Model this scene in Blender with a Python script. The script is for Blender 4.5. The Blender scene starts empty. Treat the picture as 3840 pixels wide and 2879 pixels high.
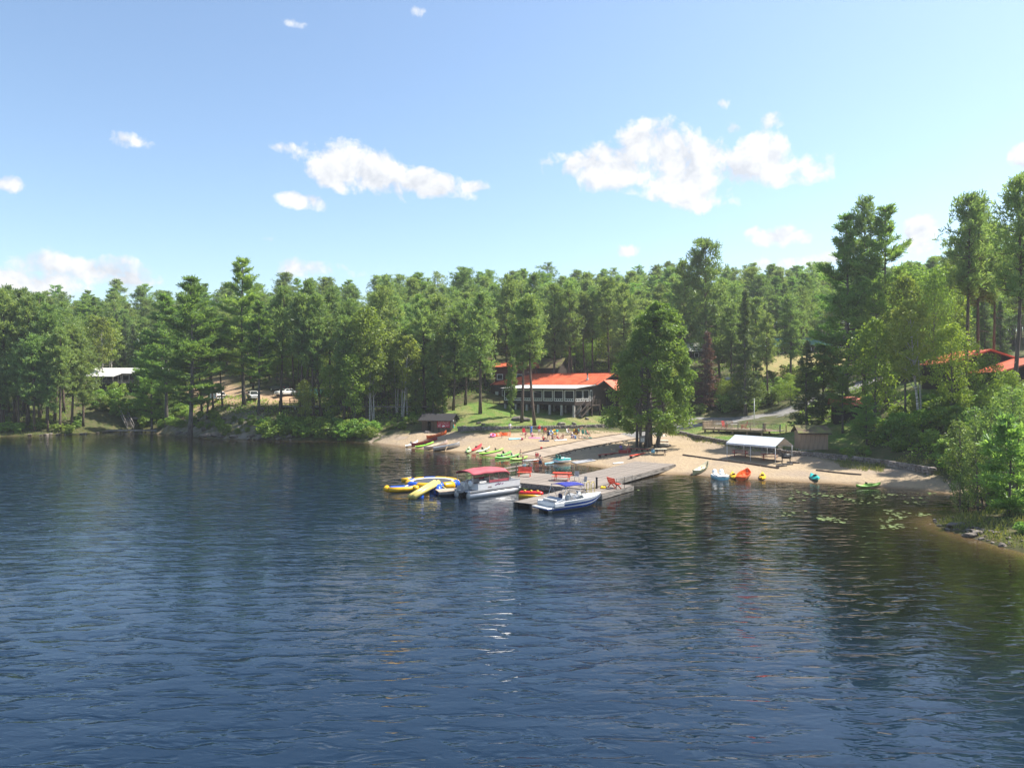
import bpy, bmesh, math, random
import numpy as np
from mathutils import Vector, Matrix

# ------------------------------------------------------------------ camera, sky, sun, exposure
scene = bpy.context.scene
COL = scene.collection
R = math.radians
CAM_H, FPX, CX, CY = 10.4, 2664.0, 1920.0, 1440.0      # camera height, focal length and centre in photo pixels

cam_d = bpy.data.cameras.new("camera"); cam = bpy.data.objects.new("camera", cam_d); COL.objects.link(cam)
cam.location = (0, 0, CAM_H); cam.rotation_euler = (R(90), 0, 0)
cam_d.sensor_width = 36.0; cam_d.lens = 36.0 * FPX / 3840.0
cam_d.clip_start = 0.5; cam_d.clip_end = 6000
scene.camera = cam

SUN_EL, SUN_AZ = 56.0, 72.0           # azimuth from +Y towards +X
sdir = Vector((math.sin(R(SUN_AZ)) * math.cos(R(SUN_EL)), math.cos(R(SUN_AZ)) * math.cos(R(SUN_EL)), math.sin(R(SUN_EL))))
sun_d = bpy.data.lights.new("sun", 'SUN'); sun = bpy.data.objects.new("sun", sun_d); COL.objects.link(sun)
sun_d.energy = 5.0; sun_d.angle = R(0.53); sun_d.color = (1.0, 0.95, 0.86)
sun.rotation_euler = (-sdir).to_track_quat('-Z', 'Y').to_euler(); sun.location = (60, 20, 90)

scene.view_settings.view_transform = 'Standard'; scene.view_settings.look = 'None'
scene.view_settings.gamma = 1.0; scene.view_settings.exposure = 1.1
scene.view_settings.use_curve_mapping = False
scene.render.engine = 'CYCLES'
cy = scene.cycles
cy.max_bounces = 8; cy.diffuse_bounces = 5; cy.glossy_bounces = 3; cy.transmission_bounces = 4; cy.transparent_max_bounces = 6
cy.caustics_reflective = False; cy.caustics_refractive = False
cy.sample_clamp_indirect = 6.0; cy.sample_clamp_direct = 14.0
try:
    cy.use_denoising = True; cy.denoiser = 'OPENIMAGEDENOISE'; cy.denoising_prefilter = 'ACCURATE'
except Exception: pass

world = bpy.data.worlds.new("World"); scene.world = world; world.use_nodes = True
def build_world():
    nt = world.node_tree; N = nt.nodes; L = nt.links; N.clear()
    out = N.new('ShaderNodeOutputWorld'); bg = N.new('ShaderNodeBackground'); L.new(bg.outputs[0], out.inputs[0])
    bg.inputs['Strength'].default_value = 0.106
    sky = N.new('ShaderNodeTexSky'); sky.sky_type = 'NISHITA'; sky.sun_disc = False
    sky.sun_elevation = R(SUN_EL); sky.sun_rotation = R(SUN_AZ); sky.altitude = 200
    sky.air_density = 1.0; sky.dust_density = 1.1; sky.ozone_density = 1.6
    def math_(op, a, b=None, c=None, clamp=False):
        n = N.new('ShaderNodeMath'); n.operation = op; n.use_clamp = clamp
        for i, v in enumerate((a, b, c)):
            if v is None: continue
            if isinstance(v, (int, float)): n.inputs[i].default_value = v
            else: L.new(v, n.inputs[i])
        return n.outputs[0]
    geo = N.new('ShaderNodeTexCoord'); sep = N.new('ShaderNodeSeparateXYZ'); L.new(geo.outputs['Generated'], sep.inputs[0])
    az = math_('ARCTAN2', sep.outputs[0], sep.outputs[1])          # radians, 0 = +Y
    hl = math_('SQRT', math_('ADD', math_('MULTIPLY', sep.outputs[0], sep.outputs[0]), math_('MULTIPLY', sep.outputs[1], sep.outputs[1])))
    el = math_('ARCTAN2', sep.outputs[2], hl)
    comb = N.new('ShaderNodeCombineXYZ'); L.new(az, comb.inputs[0]); L.new(el, comb.inputs[1])
    n1 = N.new('ShaderNodeTexNoise'); n1.inputs['Scale'].default_value = 22; n1.inputs['Detail'].default_value = 9; n1.inputs['Roughness'].default_value = 0.6
    n1.inputs['Distortion'].default_value = 0.25
    L.new(comb.outputs[0], n1.inputs['Vector'])
    n2 = N.new('ShaderNodeTexNoise'); n2.inputs['Scale'].default_value = 7; n2.inputs['Detail'].default_value = 4
    L.new(comb.outputs[0], n2.inputs['Vector'])
    # cumulus puffs: (azimuth, elevation, half width, half height, weight, tilt) in radians
    def pix(x, y, w, h, wt=1.0, tilt=0.0):
        a = math.atan2(x - CX, FPX); dd = math.hypot(x - CX, FPX)
        return (a, math.atan2(CY - y, dd), w / FPX * math.cos(a) ** 2, h / FPX * math.cos(a), wt, tilt)
    puffs = [pix(1290, 620, 150, 95), pix(1420, 660, 170, 80, 1, -.2), pix(1590, 690, 190, 52, 1, -.12), pix(1180, 625, 60, 40, .7),
             pix(1750, 700, 90, 26, .8), pix(1140, 750, 110, 34, .85, -.1),
             pix(2470, 590, 165, 120), pix(2300, 640, 210, 85, 1, -.05), pix(2560, 680, 200, 90, 1, -.15), pix(2150, 620, 130, 55, .85), pix(2660, 600, 130, 75),
             pix(2860, 590, 150, 95), pix(2980, 630, 150, 70), pix(2760, 640, 120, 62, .9), pix(2900, 455, 75, 36, .75), pix(2750, 485, 50, 32, .65),
             pix(2930, 885, 125, 40, .85), pix(3450, 880, 75, 60, .85), pix(500, 530, 120, 34, .75), pix(30, 690, 75, 38, .9), pix(3840, 600, 55, 60, .9),
             pix(300, 1010, 230, 62, .8), pix(130, 1060, 260, 60, .65), pix(480, 1060, 150, 60, .65), pix(1150, 1010, 170, 42, .7), pix(2350, 945, 70, 26, .65), pix(2860, 1000, 120, 36, .7), pix(3100, 975, 110, 30, .6),
             pix(1090, 85, 60, 22, .52), pix(1560, 40, 40, 25, .5), pix(2710, 390, 45, 22, .5), pix(1040, 550, 70, 24, .5), pix(980, 895, 80, 26, .5),
             # the same kind of fair-weather cloud carries on round the rest of the sky
             (1.2, .30, .10, .035, 1, 0), (1.75, .22, .12, .03, 1, 0), (2.3, .35, .11, .04, 1, 0), (2.9, .2, .12, .03, 1, 0), (-1.1, .27, .1, .03, .9, 0),
             (-1.7, .35, .11, .04, 1, 0), (-2.4, .2, .12, .03, .9, 0), (.5, .75, .12, .05, .8, 0), (-.6, .8, .1, .05, .8, 0), (0.0, 1.1, .2, .05, .7, 0), (2.0, .8, .15, .06, .8, 0), (-2.2, .8, .14, .05, .8, 0)]
    acc = None
    for (a, e, w, h, wt, tl) in puffs:
        mp = N.new('ShaderNodeMapping'); mp.vector_type = 'TEXTURE'; L.new(comb.outputs[0], mp.inputs[0])
        mp.inputs['Location'].default_value = (a, e, 0); mp.inputs['Rotation'].default_value = (0, 0, tl); mp.inputs['Scale'].default_value = (w * 1.45, h * 1.45, 1)
        g = N.new('ShaderNodeTexGradient'); g.gradient_type = 'QUADRATIC_SPHERE' if False else 'SPHERICAL'; L.new(mp.outputs[0], g.inputs[0])
        m = math_('MULTIPLY', g.outputs[1], wt)
        acc = m if acc is None else math_('MAXIMUM', acc, m)
    acc = math_('MULTIPLY', acc, math_('SUBTRACT', 2.0, acc))       # rounder profile
    fb = math_('ADD', math_('MULTIPLY', n1.outputs[0], 1.35), math_('MULTIPLY', n2.outputs[0], 0.5))
    dens = math_('MULTIPLY', math_('SUBTRACT', math_('ADD', acc, math_('MULTIPLY', math_('SUBTRACT', fb, 0.925), 1.75)), 0.45), 2.7, clamp=True)
    dens = math_('MULTIPLY', dens, math_('GREATER_THAN', acc, 0.001))
    edge = math_('MULTIPLY', acc, 6.0, clamp=True)
    dens = math_('MULTIPLY', math_('MULTIPLY', dens, edge), 0.97)
    mix = N.new('ShaderNodeMix'); mix.data_type = 'RGBA'; L.new(dens, mix.inputs['Factor'])
    sh_off = N.new('ShaderNodeVectorMath'); sh_off.operation = 'ADD'; L.new(comb.outputs[0], sh_off.inputs[0]); sh_off.inputs[1].default_value = (.010, .016, 0)
    n3 = N.new('ShaderNodeTexNoise'); n3.inputs['Scale'].default_value = 22; n3.inputs['Detail'].default_value = 4; n3.inputs['Roughness'].default_value = 0.6; n3.inputs['Distortion'].default_value = 0.25
    L.new(sh_off.outputs[0], n3.inputs['Vector'])
    shade = N.new('ShaderNodeMix'); shade.data_type = 'RGBA'
    L.new(math_('ADD', .55, math_('MULTIPLY', math_('SUBTRACT', n1.outputs[0], n3.outputs[0]), 3.2), clamp=True), shade.inputs['Factor'])
    shade.inputs[6].default_value = (3.3, 3.45, 3.75, 1); shade.inputs[7].default_value = (4.9, 4.9, 4.9, 1)
    tn = N.new('ShaderNodeMix'); tn.data_type = 'RGBA'; tn.blend_type = 'MULTIPLY'; tn.inputs[0].default_value = 1; L.new(sky.outputs[0], tn.inputs[6]); tn.inputs[7].default_value = (.985, 1.02, 1.005, 1)
    L.new(tn.outputs[2], mix.inputs[6]); L.new(shade.outputs[2], mix.inputs[7])
    L.new(mix.outputs[2], bg.inputs[0])
build_world()
world.cycles.sampling_method = 'MANUAL'; world.cycles.sample_map_resolution = 512
# ------------------------------------------------------------------ helpers
rng = random.Random(7); nrg = np.random.default_rng(7)
def gpx(x, y, z=0.0):                      # photo pixel -> point on the level plane z
    Y = (CAM_H - z) * FPX / (y - CY); return Vector(((x - CX) / FPX * Y, Y, z))
def apx(x, y, Y):                          # photo pixel -> point at distance Y
    return Vector(((x - CX) / FPX * Y, Y, CAM_H - (y - CY) / FPX * Y))
MAT = {}
def new_mat(name):
    m = bpy.data.materials.new(name); m.use_nodes = True
    nt = m.node_tree; b = nt.nodes['Principled BSDF']; MAT[name] = m
    return m, nt, nt.nodes, nt.links, b
def mat(name, col, rough=0.7, metal=0.0, var=0.18, scale=3.0, bump=0.0, bscale=20.0, spec=0.35, stretch=None, col2=None, coat=0.0, rnd=0.0):
    m, nt, N, L, b = new_mat(name)
    b.inputs['Roughness'].default_value = rough; b.inputs['Metallic'].default_value = metal
    b.inputs['Specular IOR Level'].default_value = spec; b.inputs['Coat Weight'].default_value = coat
    tc = N.new('ShaderNodeTexCoord'); mp = N.new('ShaderNodeMapping'); L.new(tc.outputs['Object'], mp.inputs[0])
    if stretch: mp.inputs['Scale'].default_value = stretch
    nz = N.new('ShaderNodeTexNoise'); nz.inputs['Scale'].default_value = scale; nz.inputs['Detail'].default_value = 6
    L.new(mp.outputs[0], nz.inputs['Vector'])
    c2 = col2 or tuple(c * (1 - 2.2 * var) for c in col)
    c1 = tuple(min(1, c * (1 + var * 0.5)) for c in col) if col2 is None else col
    mx = N.new('ShaderNodeMix'); mx.data_type = 'RGBA'
    mx.inputs[6].default_value = (*c1, 1); mx.inputs[7].default_value = (*[max(0, c) for c in c2], 1)
    rp = N.new('ShaderNodeMapRange'); rp.inputs[1].default_value = .38; rp.inputs[2].default_value = .68
    L.new(nz.outputs[0], rp.inputs[0]); L.new(rp.outputs[0], mx.inputs[0])
    src = mx.outputs[2]
    if rnd:
        oi = N.new('ShaderNodeObjectInfo'); hs = N.new('ShaderNodeHueSaturation')
        mr = N.new('ShaderNodeMapRange'); mr.inputs[3].default_value = 1 - rnd; mr.inputs[4].default_value = 1 + rnd
        L.new(oi.outputs['Random'], mr.inputs[0]); L.new(mr.outputs[0], hs.inputs['Value']); L.new(src, hs.inputs['Color']); src = hs.outputs[0]
    L.new(src, b.inputs['Base Color'])
    if bump:
        bn = N.new('ShaderNodeTexNoise'); bn.inputs['Scale'].default_value = bscale; bn.inputs['Detail'].default_value = 5
        L.new(mp.outputs[0], bn.inputs['Vector'])
        bp = N.new('ShaderNodeBump'); bp.inputs['Strength'].default_value = bump; bp.inputs['Distance'].default_value = 0.05
        L.new(bn.outputs[0], bp.inputs['Height']); L.new(bp.outputs[0], b.inputs['Normal'])
    return m
class MB:
    """collects shapes that become ONE mesh object"""
    def __init__(s): s.v = []; s.f = []
    def add(s, vs, fs):
        o = len(s.v); s.v += [tuple(v) for v in vs]; s.f += [tuple(i + o for i in f) for f in fs]; return s
    def box(s, c, d, rz=0.0, M=None):
        x, y, z = d[0] / 2, d[1] / 2, d[2] / 2
        vs = [Vector((i * x, j * y, k * z)) for i in (-1, 1) for j in (-1, 1) for k in (-1, 1)]
        Q = M if M is not None else Matrix.Rotation(rz, 3, 'Z')
        vs = [Q @ v + Vector(c) for v in vs]
        return s.add(vs, [(0, 1, 3, 2), (4, 6, 7, 5), (0, 4, 5, 1), (2, 3, 7, 6), (0, 2, 6, 4), (1, 5, 7, 3)])
    def box2(s, a, b): return s.box([(p + q) / 2 for p, q in zip(a, b)], [abs(q - p) for p, q in zip(a, b)])
    def bar(s, p, q, w, h=None):
        p, q = Vector(p), Vector(q); h = h or w; d = q - p
        if d.length < 1e-6: return s
        t = d.normalized(); up = Vector((0, 0, 1)) if abs(t.z) < .95 else Vector((0, 1, 0))
        a = t.cross(up).normalized(); b = a.cross(t)
        M = Matrix((t, a, b)).transposed()
        return s.box((p + q) / 2, (d.length, w, h), M=M)
    def tube(s, pts, r, n=8, cap=True):
        pts = [Vector(p) for p in pts]; k = len(pts); rs = r if isinstance(r, (list, tuple)) else [r] * k
        vs = []; fs = []; prev = None
        for i, p in enumerate(pts):
            t = (pts[min(i + 1, k - 1)] - pts[max(i - 1, 0)]).normalized()
            if prev is None:
                up = Vector((0, 0, 1)) if abs(t.z) < .9 else Vector((1, 0, 0)); a = t.cross(up).normalized()
            else: a = (prev - t * prev.dot(t)).normalized()
            prev = a; b = t.cross(a)
            for j in range(n):
                an = 2 * math.pi * j / n; vs.append(p + (a * math.cos(an) + b * math.sin(an)) * rs[i])
        for i in range(k - 1):
            for j in range(n):
                j2 = (j + 1) % n; fs.append((i * n + j, i * n + j2, (i + 1) * n + j2, (i + 1) * n + j))
        if cap: fs.append(tuple(reversed(range(n)))); fs.append(tuple(range((k - 1) * n, k * n)))
        return s.add(vs, fs)
    def prism(s, poly, z0, z1):
        n = len(poly); vs = [(x, y, z0) for x, y in poly] + [(x, y, z1) for x, y in poly]
        fs = [tuple(reversed(range(n))), tuple(range(n, 2 * n))] + [(i, (i + 1) % n, (i + 1) % n + n, i + n) for i in range(n)]
        return s.add(vs, fs)
    def prism_y(s, poly, y0, y1):          # polygon in x,z extruded along y
        n = len(poly); vs = [(x, y0, z) for x, z in poly] + [(x, y1, z) for x, z in poly]
        fs = [tuple(range(n)), tuple(reversed(range(n, 2 * n)))] + [(i, i + n, (i + 1) % n + n, (i + 1) % n) for i in range(n)]
        return s.add(vs, fs)
    def slab(s, a, b, c, d, t):            # four corners, thickness t downward along normal
        a, b, c, d = map(Vector, (a, b, c, d)); n = (b - a).cross(d - a).normalized() * t
        return s.add([a, b, c, d, a - n, b - n, c - n, d - n], [(0, 1, 2, 3), (7, 6, 5, 4), (0, 4, 5, 1), (1, 5, 6, 2), (2, 6, 7, 3), (3, 7, 4, 0)])
    def lathe(s, prof, n=16, c=(0, 0, 0), cap=True):
        vs = []; fs = []; k = len(prof)
        for r, z in prof:
            for j in range(n):
                a = 2 * math.pi * j / n; vs.append((c[0] + r * math.cos(a), c[1] + r * math.sin(a), c[2] + z))
        for i in range(k - 1):
            for j in range(n):
                j2 = (j + 1) % n; fs.append((i * n + j, i * n + j2, (i + 1) * n + j2, (i + 1) * n + j))
        if cap: fs.append(tuple(reversed(range(n)))); fs.append(tuple(range((k - 1) * n, k * n)))
        return s.add(vs, fs)
    def ball(s, c, r, n=10, m=6):
        r = r if isinstance(r, (tuple, list)) else (r, r, r)
        vs = [(c[0], c[1], c[2] - r[2])]; fs = []
        for i in range(1, m):
            ph = math.pi * i / m - math.pi / 2
            for j in range(n):
                a = 2 * math.pi * j / n; vs.append((c[0] + r[0] * math.cos(ph) * math.cos(a), c[1] + r[1] * math.cos(ph) * math.sin(a), c[2] + r[2] * math.sin(ph)))
        vs.append((c[0], c[1], c[2] + r[2])); T = len(vs) - 1
        for j in range(n):
            j2 = (j + 1) % n; fs.append((0, 1 + j2, 1 + j)); fs.append((T, T - n + j, T - n + j2))
        for i in range(m - 2):
            for j in range(n):
                j2 = (j + 1) % n; o = 1 + i * n; fs.append((o + j, o + j2, o + n + j2, o + n + j))
        return s.add(vs, fs)
    def grid(s, rows, closed=False):
        k = len(rows); n = len(rows[0]); vs = [p for r in rows for p in r]; fs = []
        for i in range(k - 1):
            for j in range(n if closed else n - 1):
                j2 = (j + 1) % n; fs.append((i * n + j, i * n + j2, (i + 1) * n + j2, (i + 1) * n + j))
        return s.add(vs, fs)
    def mesh(s, name):
        me = bpy.data.meshes.new(name); me.from_pydata(s.v, [], s.f); me.update(); return me
    def build(s, name, m, parent=None, smooth=False, loc=None, bevel=0.0):
        me = s.mesh(name)
        if bevel:
            bm = bmesh.new(); bm.from_mesh(me); bmesh.ops.bevel(bm, geom=[e for e in bm.edges], offset=bevel, segments=1, affect='EDGES', clamp_overlap=True); bm.to_mesh(me); bm.free()
        return link(name, me, m, parent, smooth, loc)
def link(name, me, m, parent=None, smooth=False, loc=None):
    o = bpy.data.objects.new(name, me); COL.objects.link(o)
    if m is not None and not me.materials: me.materials.append(MAT[m] if isinstance(m, str) else m)
    if smooth: me.polygons.foreach_set('use_smooth', [True] * len(me.polygons))
    if parent is not None: o.parent = parent
    if loc is not None: o.location = loc
    return o
def tag(o, label=None, cat=None, group=None, kind=None):
    if label: o['label'] = label
    if cat: o['category'] = cat
    if group: o['group'] = group
    if kind: o['kind'] = kind
    return o
def thing(name, label, cat, loc=(0, 0, 0), rz=0.0, group=None):
    o = bpy.data.objects.new(name, None); COL.objects.link(o); o.empty_display_size = .3
    o.location = loc; o.rotation_euler = (0, 0, rz); tag(o, label, cat, group); return o
KIDS = {}
def copy_tree(o, loc=None, rz=None, scale=None, label=None, group=None, parent=None):
    c = o.copy(); COL.objects.link(c); c.parent = parent
    if loc is not None: c.location = loc
    if rz is not None: c.rotation_euler = (c.rotation_euler[0], c.rotation_euler[1], rz)
    if scale is not None: c.scale = scale if isinstance(scale, (tuple, list)) else (scale,) * 3
    if label: c['label'] = label
    if group: c['group'] = group
    for ch in KIDS.get(o.name) or [x for x in o.children]: copy_tree(ch, parent=c)
    return c
def np_quads(name, V, m, parent=None, shade=None):
    """V: (n,4,3) array of quads -> one mesh"""
    n = len(V); me = bpy.data.meshes.new(name)
    me.vertices.add(n * 4); me.vertices.foreach_set('co', np.ascontiguousarray(V, dtype=np.float32).ravel())
    me.loops.add(n * 4); me.loops.foreach_set('vertex_index', np.arange(n * 4, dtype=np.int32))
    me.polygons.add(n); me.polygons.foreach_set('loop_start', np.arange(0, n * 4, 4, dtype=np.int32))
    me.polygons.foreach_set('loop_total', np.full(n, 4, dtype=np.int32)) if False else None
    if shade is not None:
        at = me.attributes.new('tint', 'FLOAT', 'FACE'); at.data.foreach_set('value', np.asarray(shade, dtype=np.float32))
    me.update(calc_edges=True); me.validate()
    if m is None: return me
    return link(name, me, m, parent)
def vnoise(x, y, seed=0):
    """smooth value noise, numpy arrays"""
    x = np.asarray(x, float); y = np.asarray(y, float)
    xi = np.floor(x).astype(int); yi = np.floor(y).astype(int); fx = x - xi; fy = y - yi
    fx = fx * fx * (3 - 2 * fx); fy = fy * fy * (3 - 2 * fy)
    def h(a, b):
        n = (a * 374761393 + b * 668265263 + seed * 974711) & 0x7fffffff
        n = ((n ^ (n >> 13)) * 1274126177) & 0x7fffffff
        return ((n ^ (n >> 16)) & 0xffff) / 65535.0
    return (h(xi, yi) * (1 - fx) + h(xi + 1, yi) * fx) * (1 - fy) + (h(xi, yi + 1) * (1 - fx) + h(xi + 1, yi + 1) * fx) * fy
def fbm(x, y, seed=0, o=4):
    s = 0; a = .5
    for i in range(o): s = s + a * vnoise(np.asarray(x) * 2 ** i, np.asarray(y) * 2 ** i, seed + i); a /= 2
    return s
def in_poly(px, py, poly):
    px = np.asarray(px, float); py = np.asarray(py, float); c = np.zeros(px.shape, bool); n = len(poly)
    for i in range(n):
        x1, y1 = poly[i]; x2, y2 = poly[(i + 1) % n]
        cond = ((y1 > py) != (y2 > py))
        with np.errstate(divide='ignore', invalid='ignore'):
            xi = (x2 - x1) * (py - y1) / ((y2 - y1) if y2 != y1 else 1e-9) + x1
        c ^= cond & (px < xi)
    return c
def poly_sd(px, py, poly, closed=True):
    """signed distance, positive inside"""
    px = np.asarray(px, float); py = np.asarray(py, float); d = np.full(px.shape, 1e9); n = len(poly)
    for i in range(n if closed else n - 1):
        x1, y1 = poly[i]; x2, y2 = poly[(i + 1) % n]
        dx, dy = x2 - x1, y2 - y1; t = np.clip(((px - x1) * dx + (py - y1) * dy) / (dx * dx + dy * dy + 1e-9), 0, 1)
        d = np.minimum(d, np.hypot(px - x1 - t * dx, py - y1 - t * dy))
    if not closed: return d
    return np.where(in_poly(px, py, poly), d, -d)
# ------------------------------------------------------------------ terrain, water, roads
SHORE = [(-900, 60), (-400, 118), (-200, 130), (-130, 137), (-102, 141), (-92, 145), (-88, 147), (-87, 154), (-85, 160), (-80, 159), (-76, 152), (-68, 143.6), (-60, 137), (-54.6, 134), (-47, 132), (-38, 130.5), (-30, 130), (-25, 126.5),
         (-21, 121), (-17, 116.4), (-12.3, 110.8), (-7.1, 107.8), (-4.9, 104.5), (-.3, 98.6), (2.5, 97.2), (4.3, 94.2), (7.3, 92.3), (9, 91), (12.3, 86), (14, 82.5), (15.3, 81.5),
         (18.9, 81.5), (20.8, 81), (22.4, 79.6), (25, 77.8), (29, 75.7), (31.8, 74.7), (35.3, 72.9), (38.3, 69.8), (41.2, 68), (43, 64.5), (41, 60), (36, 56.5), (32.5, 54.3), (31.2, 52.5), (31.1, 49.1), (31.2, 47.2), (31.6, 43.4),
         (34, 36), (41, 26), (60, 12), (110, -10), (300, -80), (900, -300)]
LANDPOLY = SHORE + [(3000, -300), (3000, 3000), (-3000, 3000), (-3000, 60)]
CTRL = [(-16, 124.5, 1.75), (-11, 124.5, 1.75), (-14, 131, 3.2), (-20, 127, 1.7), (-24, 128.5, 1.5), (-20, 133, 3.2), (2, 112, 1.7), (9, 111, 1.7), (-3, 114, 1.75), (-8, 117, 1.65),
        (-9, 121.5, 2.2), (-3, 120, 2.3), (6, 120.8, 2.3), (17.5, 124.2, 2.5), (-3, 121.6, 3.2), (6, 122.4, 3.2), (17.5, 126, 3.3), (11.3, 128.5, 4.2), (5, 133.5, 4.7), (-1.8, 140.5, 5.7), (-7, 140, 5.8), (-9, 132, 4.4), (18.3, 136, 5.2), (24, 148, 7.5), (5, 150, 8.5), (-5, 152, 9),
        (1.8, 101.6, .25), (4.7, 99.6, .25), (9.2, 108, 1.3), (12, 105, 1.3), (17.9, 118, 2.3), (18.1, 109.6, 1.8), (19.2, 102, 1.4), (22.5, 98, 1.4), (17, 95, 1.0), (12, 97, .7), (28.5, 125, 2.7), (33.4, 126, 3.3), (34, 132, 4.3), (40.7, 118, 4.3), (45, 120, 4.9), (46.7, 125, 5.2),
        (29.7, 109.5, 2.95), (36.7, 103.8, 2.8), (39.7, 106, 3.0), (26, 117, 2.1), (27.4, 105.6, 1.85), (25, 100, 1.5), (30, 96, 1.5), (33.4, 87.4, 1.2), (30, 88, 1.05), (27, 86, .85), (31.4, 83.5, .85), (37, 82, 1.0), (37.4, 84, 1.1), (40.6, 79, .9), (42, 74, .9), (38, 75, .6),
        (30, 104, 2.6), (33.3, 97, 2.45), (37, 90, 2.2), (37.5, 87.2, 2.1), (35.6, 88.6, 2.1), (40, 85.8, 2.1), (43, 88, 2.3), (50, 84, 5.5), (57, 95, 9.6), (60, 85, 9.4), (52, 78, 6), (47, 72, 2.4), (48, 65, 2.4), (56, 65, 6), (48, 97, 5.2), (46, 108, 5.0),
        (33.5, 50, .55), (38, 53, 1.2), (45, 57, 2.2), (56, 55, 5), (36, 44, 1.0), (45, 42, 3), (75, 60, 11), (80, 90, 13), (65, 110, 11.5), (60, 125, 10), (120, 20, 10),
        (62, 160, 15.5), (58, 145, 11.8), (50, 135, 7.2), (75, 170, 18), (100, 150, 19), (100, 110, 16),
        (-55, 150, 7), (-63, 155, 7.3), (-48, 149, 6.8), (-54, 146, 6.3), (-53, 140, 4.0), (-62, 144, 4.2), (-45, 143, 5.2), (-44, 136, 2.2), (-72, 180, 10.6), (-66, 168, 8.8), (-72, 158, 5.5), (-72, 150, 3),
        (-95, 175, 9.2), (-85, 172, 7.2), (-80, 166, 4), (-98, 168, 6.5), (-92, 156, 1.8), (-102, 150, 2), (-120, 150, 3), (-110, 165, 5.5), (-160, 160, 5),
        (-30, 145, 5.6), (-40, 141, 4.6), (-20, 141, 4.7), (-30, 136, 2.6), (-38, 135, 2.2), (-24, 134, 2.8),
        (-130, 200, 13), (-100, 195, 12.5), (-50, 175, 12), (0, 172, 13.5), (35, 170, 14), (-150, 240, 23), (-100, 240, 25), (-50, 235, 27), (0, 235, 29), (50, 235, 31), (100, 230, 30.5), (150, 200, 25), (170, 150, 22), (200, 240, 27),
        (-50, 205, 18.5), (0, 205, 21.5), (50, 205, 24), (90, 195, 24), (-220, 240, 20), (-300, 200, 10), (-200, 320, 24), (-100, 320, 26), (0, 320, 28), (100, 320, 30), (200, 320, 27), (-400, 400, 24), (0, 450, 26), (400, 400, 28), (400, 150, 24), (300, 0, 20), (250, -60, 6),
        (-900, 900, 24), (0, 1000, 26), (900, 900, 28), (900, 200, 26), (-900, 300, 18), (700, -100, 10)]
def _tps():
    pts = list(CTRL)
    for i in range(len(SHORE) - 1):
        (x1, y1), (x2, y2) = SHORE[i], SHORE[i + 1]; L = math.hypot(x2 - x1, y2 - y1)
        k = 1 if L > 40 else max(1, int(L / 3.5)); nx, ny = (y2 - y1) / L, -(x2 - x1) / L
        for j in range(k):
            t = (j + .5 * (k == 1 and L > 40)) / k; x, y = x1 + (x2 - x1) * t, y1 + (y2 - y1) * t
            pts.append((x, y, 0.0))
            if L < 100 and j % 2 == 0:
                pts.append((x + nx * 5, y + ny * 5, -.75)) if poly_sd(np.array([x + nx * 5]), np.array([y + ny * 5]), LANDPOLY)[0] < -3.5 else None
                pts.append((x + nx * 16, y + ny * 16, -2.6)) if poly_sd(np.array([x + nx * 16]), np.array([y + ny * 16]), LANDPOLY)[0] < -12 else None
    pts += [(0, 30, -7), (0, 0, -8), (-60, 60, -8), (-100, 20, -9), (-200, 50, -9), (20, 20, -6), (-30, 90, -6), (0, -100, -9), (-400, -100, -9), (-800, -200, -9), (100, -120, -9), (400, -250, -9), (-70, 110, -6), (-110, 110, -6)]
    P = np.array(pts, float); n = len(P); S = 100.0
    xy = P[:, :2] / S
    d = np.hypot(xy[:, None, 0] - xy[None, :, 0], xy[:, None, 1] - xy[None, :, 1])
    K = d + 0                              # linear kernel |r| : exact and free of overshoot
    A = np.zeros((n + 1, n + 1)); A[:n, :n] = K - np.eye(n) * 1e-4; A[n, :n] = 1; A[:n, n] = 1
    b = np.zeros(n + 1); b[:n] = P[:, 2]
    w = np.linalg.solve(A, b)
    return xy, w, S
_txy, _tw, _tS = _tps()
def H(x, y, detail=True):
    x = np.asarray(x, float); y = np.asarray(y, float); sh = x.shape; xf = x.ravel(); yf = y.ravel(); out = np.empty(len(xf))
    for a in range(0, len(xf), 4000):
        xs = xf[a:a + 4000] / _tS; ys = yf[a:a + 4000] / _tS
        d = np.hypot(xs[:, None] - _txy[None, :, 0], ys[:, None] - _txy[None, :, 1])
        out[a:a + 4000] = d @ _tw[:-1] + _tw[-1]
    if detail:
        amp = np.clip(np.abs(out) * .25, 0, .35) * np.where(out > 3.4, 1.0, .35)
        out = out + (fbm(xf / 3.1, yf / 3.1, 3) - .47) * 2 * amp
    return out.reshape(sh)
def hz(x, y): return float(H(np.array([x]), np.array([y]))[0])
SAND = [(-24.5, 125.6), (-23, 120), (-20, 114), (-8, 102), (2, 92), (12, 80), (24, 74), (40, 62), (44, 66), (43.4, 71), (42, 78.5), (36.8, 85.5), (32.5, 93), (28.6, 104), (26.8, 113), (26.3, 119.5), (19, 118.5), (16.6, 121.8), (6, 118.6), (-3, 118), (-9, 120.2), (-10.3, 124.5), (-17, 125.6), (-21, 127.4)]  # left end drawn in: tree shade on that bank becomes darker ground colour
LAWN1 = [(20, 126), (6, 120.9), (-3, 120.0), (-10, 122), (-12, 131), (-14, 141), (-4, 145), (12, 134), (20, 139), (27, 135), (24, 128)]
LAWN2 = [(27, 119.5), (28.3, 106), (31, 98), (36.6, 90), (44, 87.5), (47, 96), (45, 111), (37, 115.5), (32.5, 123.5)]
LAWN3 = [(8, 119), (17, 122), (19, 119.5), (14, 117.5), (9, 116.6)]
LAWN4 = [(52, 94), (70, 86), (76, 108), (60, 114)]
DIRT = [(-70, 150.5), (-58, 147), (-46, 146.3), (-43, 152), (-46, 158), (-60, 160), (-66, 172), (-76, 186), (-86, 183), (-74, 170), (-69, 158)]
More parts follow.
